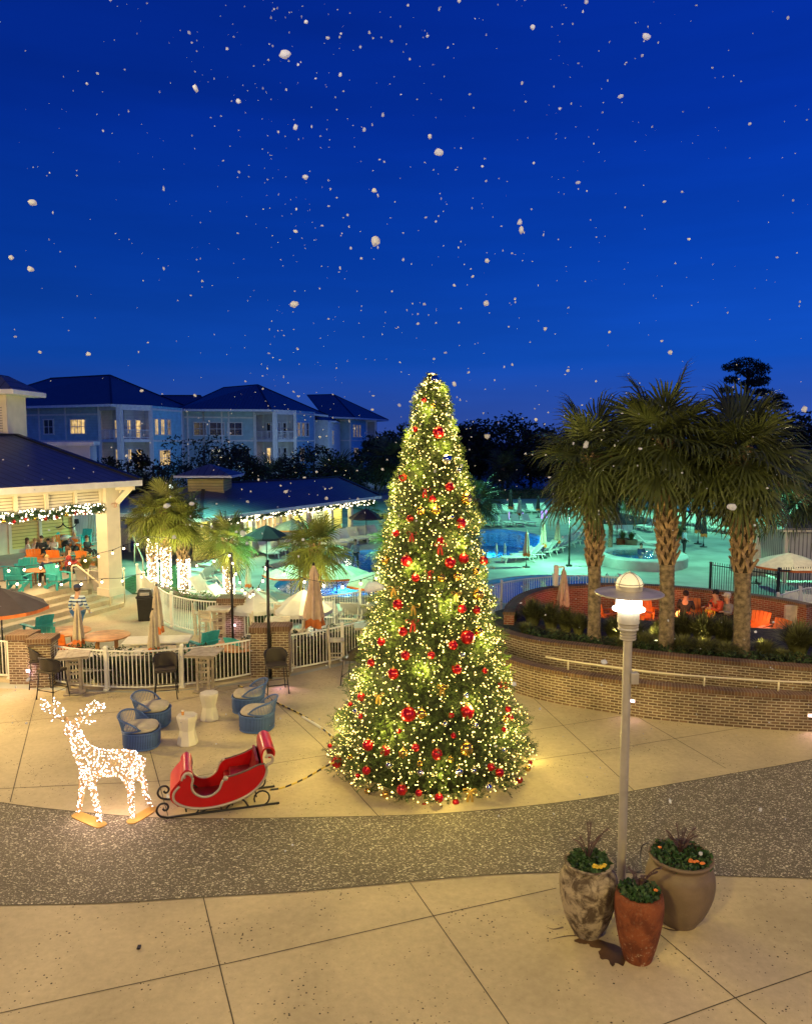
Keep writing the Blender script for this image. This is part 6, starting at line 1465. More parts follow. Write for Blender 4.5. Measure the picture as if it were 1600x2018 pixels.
def adirondack(mname):
    def mk():
        m = M[mname]; t = thing('adirondack_chair', None, 'chair'); b = MB()
        for i in range(5): b.box((0, -.20+i*.115, .36-.02*i), (.52, .10, .025), rx=-.18)
        b.build('seat', m, t)
        b = MB()
        for i in range(5):
            x = (i-2)*.115; h = .80-.008*abs(i-2)**1.5; b.bar((x*.85, .30, .28), (x*1.08, .30+.30*h*.9, .28+h*.84), .108, .022, up=(0, 1, .3))
        b.bar((-.27, .44, .62), (.27, .44, .62), .06, .03); b.build('backrest', m, t)
        for s in (-1, 1):
            b = MB(); b.box((s*.33, .02, .60), (.13, .74, .025)); b.build('arm', m, t)
            b = MB(); b.box((s*.29, -.27, .30), (.035, .11, .60)); b.build('leg', m, t)
            b = MB(); b.bar((s*.27, -.22, .34), (s*.27, .62, .02), .03, .12); b.bar((s*.30, .34, .0), (s*.30, .36, .60), .035, .08, up=(0, 1, 0)); b.build('leg', m, t)
        return t
    return mk
K_AT = Kind(adirondack('teal')); K_AO = Kind(adirondack('orange'))
def round_table_mk(mt, r=.62, h=.72, legs=4, slat=True):
    def mk():
        t = thing('round_table', None, 'table'); b = MB(); b.lathe([(r*.98, h-.035), (r, h-.02), (r, h), (r*.985, h+.005)], 36); b.build('tabletop', mt, t, True, sharp=30)
        for i in range(legs):
            a = PI/4+2*PI*i/legs; b = MB(); b.box((math.cos(a)*r*.55, math.sin(a)*r*.55, (h-.03)/2), (.07, .07, h-.03)); b.build('leg', mt, t)
        return t
    return mk
K_RT = Kind(round_table_mk(M['woodt'], .66, .72)); K_RTt = Kind(round_table_mk(M['woodt'], .60, .60))
def bar_table_mk(mt, w=.8, h=1.05):
    def mk():
        t = thing('bar_table', None, 'table'); b = MB()
        for i in range(6): b.box((-w/2+w/12+i*w/6, 0, h-.018), (w/6-.006, w, .036))
        b.box((0, w/2-.02, h-.045), (w-.04, .04, .05)); b.box((0, -w/2+.02, h-.045), (w-.04, .04, .05)); b.build('tabletop', mt, t)
        for sx in (-1, 1):
            for sy in (-1, 1): b = MB(); b.box((sx*.15, sy*.15, (h-.06)/2), (.06, .06, h-.06)); b.build('leg', mt, t)
        b = MB(); b.box((0, 0, .035), (w*.62, w*.62, .03)); b.build('base', mt, t)
        for z in (.3, .55, .8): b = MB(); b.box((0, -.15, z), (.26, .04, .05)); b.box((0, .15, z), (.26, .04, .05)); b.build('rail', mt, t)
        return t
    return mk
K_BT = Kind(bar_table_mk(mat('grey_weathered_teak', (.40, .34, .27), .65, .15, 8))); K_BTl = Kind(bar_table_mk(M['teakl'], .75, 1.08))
def bar_chair():
    t = thing('bar_chair', None, 'bar chair'); b = MB(); b.box((0, 0, .70), (.50, .46, .07)); b.build('seat', M['wicker'], t, bevel=.02)
    # curved woven backrest that wraps to low arms
    V = []; n = 18
    for i in range(n+1):
        a = R(-12)+R(204)*i/n; f = abs(i-n/2)/(n/2); x = math.cos(a)*.27; y = math.sin(a)*.22+.03; zt = 1.05-.16*f**3; V += [(x, y, .73+.04*(1-f)), (x*1.05, y*1.08, zt), (x*.92, y*.90, zt), (x*.9, y*.88, .73)]
    F_ = [];
    for i in range(n):
        for k in range(4): F_.append((i*4+k, i*4+(k+1) % 4, (i+1)*4+(k+1) % 4, (i+1)*4+k))
    F_ += [(0, 3, 2, 1), (n*4, n*4+1, n*4+2, n*4+3)]
    b = MB(); b.add(V, F_); b.build('backrest', M['wicker'], t, True, sharp=40)
    b = MB(); b.tube([Vector(V[i*4+1]) for i in range(n+1)], .016, 7); b.build('top_rail', M['black'], t, True)
    for sx in (-1, 1):
        for sy in (-1, 1): b = MB(); b.tube([(sx*.21, sy*.19, .68), (sx*.27, sy*.25, 0)], .013, 7); b.build('leg', M['black'], t, True)
    z = .24; c = [(sx*.25, sy*.23, z) for sx, sy in ((-1, -1), (1, -1), (1, 1), (-1, 1))]
    b = MB(); b.tube(c, .011, 6, closed=True); b.build('footrest', M['black'], t, True); return t
K_BC = Kind(bar_chair)
def wood_stool():
    t = thing('wooden_bar_chair', None, 'bar chair'); m = M['teakl']; b = MB()
    for i in range(4): b.box((0, -.16+i*.108, .74), (.44, .10, .03))
    b.build('seat', m, t)
    for sx in (-1, 1):
        b = MB(); b.bar((sx*.20, .19, 0), (sx*.19, .24, 1.12), .04, .04, up=(0, 1, 0)); b.build('leg', m, t)
        b = MB(); b.bar((sx*.20, -.19, 0), (sx*.20, -.19, .73), .04, .04, up=(0, 1, 0)); b.build('leg', m, t)
    b = MB()
    for z in (.88, .97, 1.06): b.bar((-.19, .225, z), (.19, .225, z), .02, .075)
    b.build('backrest', m, t); b = MB()
    for s in (-1, 1): b.bar((s*.2, -.19, .3), (s*.2, .2, .3), .03)
    b.bar((-.2, -.19, .25), (.2, -.19, .25), .03); b.build('footrest', m, t); return t
K_WS = Kind(wood_stool)
def lounger():
    t = thing('sun_lounger', None, 'sun lounger'); m = M['lounge']; b = MB(); b.bar((0, -1.0, .34), (0, .28, .34), .60, .03, up=(0, 0, 1)); b.build('seat', m, t)
    b = MB(); b.bar((0, .26, .35), (0, .86, .86), .60, .03, up=(0, 0, 1)); b.build('backrest', m, t)
    b = MB()
    for s in (-1, 1): b.bar((s*.32, -1.02, .33), (s*.32, .95, .33), .04, .06)
    b.bar((-.32, -1.0, .33), (.32, -1.0, .33), .04, .06); b.bar((-.32, .94, .33), (.32, .94, .33), .04, .06)
    for s in (-1, 1): b.bar((s*.31, .28, .36), (s*.31, .88, .89), .04, .04); b.bar((s*.28, .62, .64), (s*.28, .80, .34), .025, .025)
    b.build('frame', m, t)
    for sx in (-1, 1):
        for y, dy in ((-.80, -.12), (.72, .12)): b = MB(); b.bar((sx*.31, y, .32), (sx*.31, y+dy, 0), .045, .06, up=(1, 0, 0)); b.build('leg', m, t)
    return t
K_L = Kind(lounger)
def closed_umbrella(fab, hem, pole=None, h=2.5, fat=.20, base=True):
    def mk():
        t = thing('closed_parasol', None, 'parasol'); b = MB(); n = 32; V = []; prof = [(.03, h-.02), (.085, h-.14), (.12, h-.30), (.10, h-.34), (.13, h-.6), (fat*.85, h-1.1), (fat*1.05, h-1.5)]
        P = [p for p in catmull([Vector((r, 0, z)) for r, z in prof], 4)]
        def rings(PP, wob):
            V = []
            for i, p in enumerate(PP):
                for k in range(n):
                    a = 2*PI*k/n; f = i/len(PP); r = p.x*(1+wob*min(1, f*1.6)*math.cos(a*8))*(1+.05*math.sin(a*3+p.z*4)); V.append((r*math.cos(a), r*math.sin(a), p.z+(.05*math.cos(a*4+1) if i == len(PP)-1 else 0)))
            F_ = []
            for i in range(len(PP)-1):
                for k in range(n): F_.append((i*n+k, i*n+(k+1) % n, (i+1)*n+(k+1) % n, (i+1)*n+k))
            return V, F_
        b.add(*rings(P, .22)); b.build('canopy', fab, t, True, sharp=50)
        P2_ = [Vector((fat*1.06, 0, h-1.48)), Vector((fat*1.10, 0, h-1.60)), Vector((fat*1.02, 0, h-1.72))]; b = MB(); b.add(*rings(P2_, .26)); b.build('hem', hem, t, True, sharp=50)
        b = MB(); b.lathe([(.03, h-.03), (.035, h+.03), (.01, h+.07)], 10); b.build('finial', pole or M['black'], t, True)
        b = MB(); b.tube([(0, 0, .0), (0, 0, h-.1)], .024, 8); b.build('pole', pole or M['black'], t, True)
        if base: b = MB(); b.lathe([(.27, 0), (.27, .05), (.06, .08), (.045, .25)], 20); b.build('base', M['black'], t, True, sharp=30)
        return t
    return mk
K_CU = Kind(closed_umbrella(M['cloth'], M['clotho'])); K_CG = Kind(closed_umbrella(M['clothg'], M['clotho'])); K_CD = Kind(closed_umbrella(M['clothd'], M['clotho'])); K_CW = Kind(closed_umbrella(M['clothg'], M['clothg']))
def open_umbrella(fab, hem, w=1.5, h=2.5, drop=.62, sides=8, offx=0):
    def mk():
        t = thing('open_parasol', None, 'parasol'); b = MB(); n = sides; rings_ = [(.02, h), (w*.5, h-drop*.42), (w, h-drop)]
        V = []; m_ = 4*n
        for r, z in rings_:
            for k in range(m_):
                a = 2*PI*k/m_; ka = (k % 4)/4; f = math.cos(PI/n)/math.cos((ka-.5)*2*PI/n) if ka else 1.0; V.append((r*f*math.cos(a), r*f*math.sin(a), z-.03*r/w*math.sin(ka*PI)))
        F_ = []
        for i in range(2):
            for k in range(m_): F_.append((i*m_+k, i*m_+(k+1) % m_, (i+1)*m_+(k+1) % m_, (i+1)*m_+k))
        b.add(V, F_); o = b.build('canopy', fab, t, False); so = o.modifiers.new('s', 'SOLIDIFY'); so.thickness = .008
        b = MB(); Vh = []
        for z in (0, -.11):
            for k in range(m_): v = V[2*m_+k]; Vh.append((v[0]*1.003, v[1]*1.003, v[2]+z))
        b.add(Vh, [(k, (k+1) % m_, m_+(k+1) % m_, m_+k) for k in range(m_)]); b.build('hem', hem, t)
        for k in range(n): a = 2*PI*k/n; b = MB(); b.bar((0, 0, h-.04), (math.cos(a)*w*.99, math.sin(a)*w*.99, h-drop-.02), .02, .02); b.build('rib', M['black'], t)
        b = MB(); b.tube([(0, 0, 0), (0, 0, h+.02)], .024, 8); b.sphere((0, 0, h+.05), .035, 8, 6); b.build('pole', M['black'], t, True)
        b = MB(); b.lathe([(.27, 0), (.27, .05), (.06, .08), (.045, .25)], 20); b.build('base', M['black'], t, True, sharp=30)
        return t
    return mk
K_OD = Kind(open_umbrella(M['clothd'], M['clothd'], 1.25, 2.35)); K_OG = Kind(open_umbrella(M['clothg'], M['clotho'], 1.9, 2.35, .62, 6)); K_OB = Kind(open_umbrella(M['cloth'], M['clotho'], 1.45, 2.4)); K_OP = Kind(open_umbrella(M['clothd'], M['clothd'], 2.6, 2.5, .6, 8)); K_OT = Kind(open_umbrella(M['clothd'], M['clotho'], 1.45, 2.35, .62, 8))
K_OT2 = Kind(open_umbrella(M['lounge'], M['lounge'], .95, 1.55, .62, 8))
# lounge seating: woven blue drum chairs
def tub_chair():
    t = thing('woven_lounge_chair', None, 'lounge chair'); n = 40
    def sq(a, r): k = (abs(math.cos(a))**2.6+abs(math.sin(a))**2.6)**(-1/2.6); return Vector((math.cos(a)*k*r, math.sin(a)*k*r, 0))
    b = MB(); prof = [(.37, .03), (.40, .12), (.40, .34), (.385, .40)]; V = []; U = []
    for r, z in prof:
        for k in range(n): V.append(sq(2*PI*k/n, r)+Vector((0, 0, z)))
    F_ = []; uvs = []
    for i in range(3):
        for k in range(n): F_.append((i*n+k, i*n+(k+1) % n, (i+1)*n+(k+1) % n, (i+1)*n+k)); uvs.append([(k*.065, 0), ((k+1)*.065, 0), ((k+1)*.065, 1), (k*.065, 1)])
    F_.append(tuple(3*n+k for k in range(n))); uvs.append([(0, 0)]*n); b.add(V, F_, uvs); b.build('base', M['wickb'], t, True, sharp=40)
    b = MB()
    for r, z in ((.375, .035), (.395, .40)): b.tube([sq(2*PI*k/n, r)+Vector((0, 0, z)) for k in range(n)], .02, 8, closed=True)
    b.build('frame', M['bluef'], t, True)
    b = MB(); pr = [(.30, .40), (.355, .42), (.365, .46), (.345, .50), (.25, .515), (.01, .52)]; V = []
    for r, z in pr:
        for k in range(n): V.append(sq(2*PI*k/n, r)+Vector((0, 0, z)))
    b.add(V, [(i*n+k, i*n+(k+1) % n, (i+1)*n+(k+1) % n, (i+1)*n+k) for i in range(5) for k in range(n)]); b.build('cushion', M['cushion'], t, True)
    # hoop back: flaring band of strands round one end
    m_ = 22; top = []; bot = []
    for i in range(m_+1):
        f = i/m_*2-1; a = PI/2+f*R(100); e = 1-abs(f)**3.2
        top.append(sq(a, .40+.06*e)*1.0+Vector((0, .02, 0.49+.27*e))); bot.append(sq(a, .40)+Vector((0, 0, .50-.06*e)))
    b = MB(); b.tube(top+bot[::-1], .021, 8, closed=True); b.build('back_frame', M['bluef'], t, True)
    b = MB(); 
    for i in range(m_):
        for j in (0, .5):
            p = bot[i].lerp(bot[i+1], j); q = top[i].lerp(top[i+1], j)
            if (q-p).length > .06: b.tube([p, q], .0055, 4)
    b.build('back_strands', M['bluef'], t); return t
K_TC = Kind(tub_chair)
def hourglass():
    t = thing('hourglass_side_table', None, 'side table'); b = MB(); b.lathe([(.20, 0), (.215, .02), (.15, .30), (.21, .56), (.21, .60)], 8, a0=PI/8); b.build('body', M['plast'], t)
    b = MB(); b.lathe([(.205, .60), (.20, .612)], 8, a0=PI/8); b.build('tabletop', M['plast'], t); return t
K_HG = Kind(hourglass)
gL = 'blue woven lounge chairs around the white side tables'
for px, py, rz, lab in ((280, 1470, 1.7, 'blue woven lounge chair with beige cushion, nearest the reindeer, in the left pair'), (303, 1428, 1.6, 'blue woven lounge chair with beige cushion, farther one of the left pair'),
                        (507, 1436, -1.75, 'blue woven lounge chair with beige cushion, nearer one of the pair left of the tree'), (490, 1400, -1.6, 'blue woven lounge chair under the fence, farther one of the right pair')):
    K_TC.place(g(px, py), rz, lab, gL, 1.02)
K_HG.place(g(370, 1466), 0, 'white faceted side table with an amber drink on it, between the lounge chairs', 'white side tables', 1.13); K_HG.place(g(413, 1418), .2, 'white faceted side table with a bare top, farther from the sleigh', 'white side tables', 1.13)
p = g(370, 1466); M['drink'] = mat('amber_drink', (.62, .26, .03), .1, .1, 5); t = thing('drink_glass', 'small glass of amber drink standing on the nearer white side table', 'glass', (p.x-.09, p.y-.02, .694))
b = MB(); b.lathe([(.028, 0), (.036, .085)], 14); b.build('drink', M['drink'], t, True); b = MB(); b.lathe([(.037, .085), (.039, .11), (.037, .11), (.034, .085)], 14, capb=False, capt=False); b.build('rim', M['plast'], t, True)
# front bar chairs and bar tables
gB = 'black woven bar chairs along the picket fence'
for px, py, rz, lab in ((82, 1352, 1.9, 'black woven bar chair half hidden behind another one at the left brick pillar'), (105, 1376, 2.75, 'black woven bar chair nearest the left pillar and the reindeer antlers'), (328, 1374, .25, 'black woven bar chair in front of the middle of the picket fence'),
                        (545, 1364, .35, 'black woven bar chair in front of the brick pillars with the light pole'), (697, 1348, -1.9, 'black woven bar chair partly hidden by the left side of the Christmas tree')):
    K_BC.place(g(px, py), rz, lab, gB, 1.12)
K_BT.place(g(148, 1366), .3, 'grey slatted bar table by the fence beside the black bar chairs', 'grey bar tables', 1.08); K_BT.place(g(405, 1362), -.1, 'grey slatted bar table by the fence right of the closed parasols', 'grey bar tables', 1.08)
# light poles on pillars
for px, base, top, lab in ((531, 1338, 1104, 'thin black string light pole rising between the two brick pillars'), (459, 1262, 1090, 'thin black string light pole behind the inner brick pillar'), (592, 1228, 1108, 'thin black string light pole beside the closed orange parasol'), (352, 1175, 1060, 'thin black pole between the light-wrapped palms')):
    p = g(px, base); t = thing('string_light_pole', lab, 'pole', p); h = zat(px, top, p.y); b = MB(); b.tube([(0, 0, 0), (0, 0, h)], .045, 10); b.build('pole', M['black'], t, True); b = MB(); b.box((0, 0, .02), (.16, .16, .04)); b.build('base_plate', M['black'], t); b = MB(); b.tube([(0, 0, h-.05), (.0, -.07, h-.03)], .012, 6); b.build('hook', M['black'], t, True)
# courtyard behind the fence: parasols, tables
def closed(K, px, ytop, ybase, label, group=None, rz=0):
    p = g(px, ybase); h = zat(px, ytop, p.y); K.place(p, rz, label, group, h/2.57); return p
closed(K_CU, 157, 1184, 1308, 'beige closed parasol standing left, in front of the terrace steps', 'closed beige parasols'); closed(K_CU, 312, 1150, 1288, 'beige closed parasol farther back, beside the black rubbish bin', 'closed beige parasols'); closed(K_CU, 305, 1198, 1325, 'beige closed parasol nearer the picket fence, below the one by the bin', 'closed beige parasols')
KBIG = Kind(closed_umbrella(M['cloths'], M['clotho'], fat=.27)); 
def bigc():
    t = closed_umbrella(M['cloths'], M['clotho'], fat=.20)(); return t
closed(Kind(closed_umbrella(M['cloths'], M['clotho'], fat=.24)), 620, 1108, 1288, 'large closed pink-beige parasol with an orange hem in front of a palm')
closed(K_CG, 490, 1108, 1178, 'green-lit closed parasol with orange hem behind the inner brick pillar')
p = g(1109, 1226); h = zat(1109, 1116, p.y); Kind(closed_umbrella(M['cloth'], M['cloth'], M['teakl'], fat=.24)).place(p, 0, 'closed beige parasol behind the brick wall at the fire pit court', None, h/2.57)
q = g(1094, 1222); b = MB(); b.bar((q.x, q.y, 0), (q.x, q.y, zat(1094, 1114, q.y)), .16, .14, up=(0, 1, 0)); b.bar((q.x, q.y, 2.1), (p.x, p.y, 2.15), .06, .06); tag(b.build('parasol_mast', M['white']), 'white square mast beside the closed parasol at the fire pit court', 'mast')
def opened(K, px, ytop, ybase, label, hh, rz=0, group=None): p = g(px, ybase); K.place(p, rz, label, group, zat(px, ytop, p.y)/hh)
opened(K_OT, 7, 1155, 1300, 'open taupe parasol with orange edge cut off by the left edge', 2.42, .2)
opened(K_OD, 526, 1033, 1118, 'small dark open parasol in front of the pool bar', 2.4); opened(K_OB, 577, 1022, 1090, 'beige open parasol right at the pool bar counter', 2.45); opened(K_OD, 722, 1001, 1066, 'dark open parasol at the right end of the pool bar', 2.4)
opened(K_OG, 664, 1108, 1190, 'big green-lit open parasol with orange hem over the small pool', 2.4, .3); opened(K_OG, 574, 1112, 1182, 'green-lit open parasol half behind the palm trunk, left of the bigger one', 2.4, .1); opened(K_OG, 752, 1122, 1215, 'green-lit open parasol tucked against the left side of the Christmas tree', 2.4, .5)
opened(K_OT2, 500, 1158, 1248, 'pale green open parasol low behind the fence beside the inner brick pillar', 1.6, .2); opened(K_OT2, 598, 1160, 1256, 'pale cyan open parasol low behind the fence next to the orange parasol', 1.6)
opened(K_OG, 1552, 1088, 1178, 'green-lit open parasol with orange hem in front of the cabana', 2.4, .2); opened(K_OP, 1215, 1008, 1072, 'wide dark open parasol shading loungers behind the first big palm', 2.55)
FC = [(1037, 1045, 1118, K_CU), (1070, 1026, 1100, K_CU), (1098, 1024, 1090, K_CU), (963, 964, 1026, K_CD), (1006, 964, 1020, K_CD), (1023, 979, 1032, K_CG), (1060, 975, 1020, K_CD), (1245, 984, 1030, K_CG), (1247, 999, 1052, K_CD), (1375, 1000, 1072, K_CD), (1386, 1010, 1078, K_CD), (1428, 996, 1052, K_CG), (1490, 1056, 1150, K_CW), (1520, 1036, 1120, K_CW), (1196, 978, 1030, K_CG), (1405, 1062, 1098, K_CD)]
for i, (px, yt, yb, K) in enumerate(sorted(FC[:-1], key=lambda r: r[0])): closed(K, px, yt, yb, 'closed parasol by the main pool, %s from the left on the far deck' % ordw(i), 'closed parasols on the far deck')
# rubbish bin
p = g(288, 1222); t = thing('rubbish_bin', 'black plastic rubbish bin with open lid at the pool fence', 'bin', p, .2)
b = MB(); b.box((0, 0, .45), (.50, .50, .90), taper=1.18); b.build('body', M['black'], t, bevel=.02); b = MB(); b.box((0, 0, .95), (.66, .66, .08)); b.box((0, .05, 1.10), (.60, .5, .24), taper=.8); b.build('lid', M['black'], t, bevel=.03); b = MB(); b.box((0, -.2, 1.07), (.34, .12, .12)); b.build('flap', M['pole'], t)
# tables and chairs in the lower court
K_RT.place(g(135, 1290), 0, 'round orange wooden table in front of the left closed parasol', 'round wooden tables', 1.1); K_RT.place(g(212, 1300), .3, 'round orange wooden table between the two closed parasols', 'round wooden tables', 1.1); K_RT.place(g(470, 1322), .3, 'round reddish wooden table behind the fence, beside the brick pillars', 'round wooden tables', 1.1)
for px, py, rz, K, lab in ((75, 1265, -2.2, K_AT, 'teal adirondack chair beside the steps, at the round orange table'), (97, 1288, -2.9, K_AT, 'teal adirondack chair turned away just behind the left brick pillar'), (398, 1300, -2.3, K_AT, 'teal adirondack chair behind the fence beside the grey bar table'), (130, 1303, 3.0, K_AO, 'orange adirondack chair pushed under the left round table'), (482, 1314, 2.6, K_AT, 'teal adirondack chair showing low behind the fence at the pillar')):
    K.place(g(px, py), rz, lab, 'painted chairs in the lower court', 1.08)
def picnic():
    t = thing('picnic_table', None, 'picnic table'); m = M['plast']; b = MB()
    for i in range(5): b.box((0, -.34+i*.17, .74), (1.8, .155, .04))
    b.build('tabletop', m, t)
    for s in (-1, 1): b = MB(); b.box((0, s*.72, .44), (1.8, .26, .04)); b.build('bench', m, t)
    for x in (-.62, .62):
        b = MB(); b.bar((x, -.25, .72), (x, -.72, 0), .05, .10, up=(1, 0, 0)); b.bar((x, .25, .72), (x, .72, 0), .05, .10, up=(1, 0, 0)); b.bar((x, -.8, .42), (x, .8, .42), .05, .10); b.build('frame', m, t)
    return t
K_PT = Kind(picnic); K_PT.place(g(312, 1312), .12, 'white slatted picnic table right behind the picket fence and hedge', 'white picnic tables', 1.1); K_PT.place(g(235, 1332), .1, 'white picnic table peeking over the hedge left of the other one', 'white picnic tables', .95)
K_BTl.place(g(433, 1264), .1, 'pale wooden bar table against the inner brick pillar', 'pale wooden bar tables', 1.1); K_BTl.place(g(548, 1286), .1, 'pale wooden bar table behind the light pole', 'pale wooden bar tables', 1.05); K_BTl.place(g(722, 1300), .1, 'pale wooden bar table between the fence and the Christmas tree', 'pale wooden bar tables', 1.05)
for px, py, rz, lab in ((412, 1268, 2.9, 'pale wooden bar chair on the near side of the table at the brick pillar'), (398, 1252, 1.7, 'pale wooden bar chair with its back to the pool fence, left of the table'), (512, 1278, 1.6, 'pale wooden bar chair left of the light pole table'), (586, 1292, -1.7, 'pale wooden bar chair with a lit seat beside the orange parasol'), (664, 1312, 1.6, 'pale wooden bar chair right of the orange parasol'), (552, 1262, 0, 'pale wooden bar chair on the far side of the light pole table')):
    K_WS.place(g(px, py), rz, lab, 'pale wooden bar chairs', 1.1)
# loungers (heads of the rows named by where they stand)
def row(lst, where, group, sc=1.0):
    for i, (px, py, rz) in enumerate(lst): K_L.place(g(px, py), rz, '%s sun lounger from the left %s' % (ordw(i), where), group, sc)
row([(1022, 1108, -1.35), (1040, 1103, -1.3), (1056, 1098, -1.2), (1070, 1094, -1.15), (1083, 1090, -1.1), (1096, 1085, -1.05), (1108, 1080, -1.0), (1120, 1076, -.95)], 'in the slanting row beside the main pool', 'slanting row of loungers beside the pool')
row([(392, 1152, -2.2), (408, 1140, -2.2), (424, 1128, -2.2), (440, 1120, -2.2)], 'in the green-lit group behind the wrapped palms', 'green-lit loungers behind the palms', 1.1)
row([(412, 1182, 1.0), (455, 1200, 1.2), (470, 1178, 1.2)], 'just inside the pool fence by the wrapped palms', 'loungers inside the pool fence', 1.1)
row([(560, 1205, 2.2), (655, 1222, 2.95), (700, 1226, 2.95), (738, 1230, 2.95)], 'in the near row facing away behind the orange parasol', 'loungers seen from behind near the fence', 1.1)
row([(528, 1098, .5), (542, 1092, .5), (556, 1086, .5), (570, 1080, .5)], 'in the dim row in front of the pool bar', 'dim loungers by the pool bar', 1.1)
row([(665, 1076, .5), (684, 1072, .5), (703, 1068, .5), (722, 1066, .5), (740, 1064, .5)], 'in the dim row right of the pool bar', 'dim loungers right of the pool bar', 1.1)
row([(955, 1036, .1), (976, 1036, .1), (998, 1036, .15), (1018, 1036, .15), (1040, 1035, .2)], 'in the bright white row beyond the main pool', 'bright row of loungers beyond the pool')
row([(952, 1014, .2), (975, 1012, .1), (1000, 1013, .2), (1022, 1011, .1), (1048, 1012, .15), (1072, 1010, .2), (1096, 1013, .1), (1120, 1010, .2), (1140, 1014, .15)], 'in the farthest dim row beyond the main pool', 'farthest row of loungers')
row([(1030+i*0, 1012, .2) for i in range(0)], '', '')
row([(1215, 1032, -.5), (1228, 1034, -.5), (1241, 1037, -.5), (1254, 1040, -.5), (1267, 1043, -.5), (1280, 1046, -.5)], 'in the row between the first two big palms', 'loungers between the big palms')
row([(1150, 1062, .9), (1168, 1068, .9), (1218, 1052, -.5), (1234, 1056, -.5), (1262, 1076, 1.2), (1280, 1080, 1.2)], 'in the shadowed cluster around the raised spa', 'loungers around the spa')
row([(1332, 1030, -.4), (1345, 1032, -.4), (1358, 1034, -.4), (1371, 1036, -.4), (1396, 1044, -.4), (1410, 1046, -.4), (1424, 1048, -.4), (1438, 1050, -.4)], 'in the row between the right-hand big palms', 'loungers between the right-hand palms')
row([(1510, 1072, 2.2), (1525, 1078, 2.2), (1552, 1216, -.7), (1585, 1222, -.7)], 'beside the curtained cabana at the right', 'loungers by the cabana')
# ------------------------------------------------------------------ terrace furniture
def T_(px, py): return g(px, py, TZ)
gT = 'painted chairs on the pavilion terrace'
for px, py, rz, K, lab in ((40, 1162, 3.1, K_AT, 'teal adirondack chair at the front left corner of the terrace'), (31, 1143, -1.9, K_AT, 'teal adirondack chair, left one of the two behind the front left chair'), (57, 1140, -2.6, K_AT, 'teal adirondack chair, right one of the two behind the front left chair'), (118, 1160, 1.0, K_AT, 'teal adirondack chair facing left near the stair handrail'),
                           (88, 1068, .2, K_AO, 'orange adirondack chair against the yellow wall'), (70, 1120, -2.8, K_AO, 'orange adirondack chair in front of the girl in white'), (116, 1122, 3.1, K_AO, 'orange adirondack chair in the middle of the terrace, seen from behind'), (175, 1124, 2.9, K_AO, 'orange adirondack chair behind the planter at the column'),
                           (122, 1092, .4, K_AO, 'small orange adirondack chair in the middle of the seated group'), (160, 1096, 2.8, K_AO, 'orange adirondack chair left of the pavilion column'), (161, 1078, -.3, K_AT, 'teal adirondack chair close to the pavilion column'), (136, 1084, 1.8, K_AT, 'teal adirondack chair behind the black stroller'), (152, 1118, 1.9, K_AT, 'teal adirondack chair in the shade behind the woman in red')):
    K.place(T_(px, py), rz, lab, gT, 1.05)
for px, py, lab in ((80, 1152, 'round orange table in front of the two boys on the terrace'), (98, 1130, 'round orange table in the middle of the terrace'), (92, 1085, 'round orange table near the yellow wall'), (148, 1115, 'round orange table in front of the man in the dark vest')): K_RTt.place(T_(px, py), .2, lab, 'round tables on the terrace', 1.05)
# ------------------------------------------------------------------ people
SKIN = [mat('skin', (.52, .30, .20), .6, .05, 8), mat('skin_dark', (.28, .16, .11), .6, .05, 8)]
HAIR = {k: mat(k+'_hair', c, .8, .2, 30) for k, c in (('brown', (.07, .035, .02)), ('blond', (.45, .30, .13)), ('black', (.012, .01, .01)), ('grey', (.45, .42, .38)))}
CL = {k: mat(k+'_fabric', c, .85, .08, 12) for k, c in (('white', (.62, .58, .52)), ('dark', (.03, .03, .035)), ('red', (.32, .03, .035)), ('navy', (.02, .035, .10)), ('orange', (.65, .10, .04)), ('grey', (.25, .26, .28)), ('yellow', (.65, .42, .05)), ('blue', (.05, .16, .35)), ('lightblue', (.45, .62, .75)))}
M['striped'] = stripes('striped_shirt', (.55, .66, .72), (.02, .06, .25), 9, 'Z', .4, .85, .0, 'Object', False)
def skinmesh(name, J, E, rad, m, par, sub=1, root=None):
    names = list(J); me = bpy.data.meshes.new(name); me.from_pydata([tuple(J[n]) for n in names], [(names.index(a), names.index(c)) for a, c in E], [])
    o = bpy.data.objects.new(name, me); COL.objects.link(o); o.modifiers.new('skin', 'SKIN')
    for i, n in enumerate(names): me.skin_vertices[0].data[i].radius = (rad[n],)*2
    me.skin_vertices[0].data[names.index(root or names[0])].use_root = True
    s = o.modifiers.new('sub', 'SUBSURF'); s.levels = s.render_levels = sub
    dg = bpy.context.evaluated_depsgraph_get(); dg.update(); m2 = bpy.data.meshes.new_from_object(o.evaluated_get(dg)); bpy.data.objects.remove(o)
    m2.materials.clear(); m2.materials.append(m); m2.shade_smooth(); m2.name = name
    o = bpy.data.objects.new(name, m2); COL.objects.link(o); o.parent = par; return o
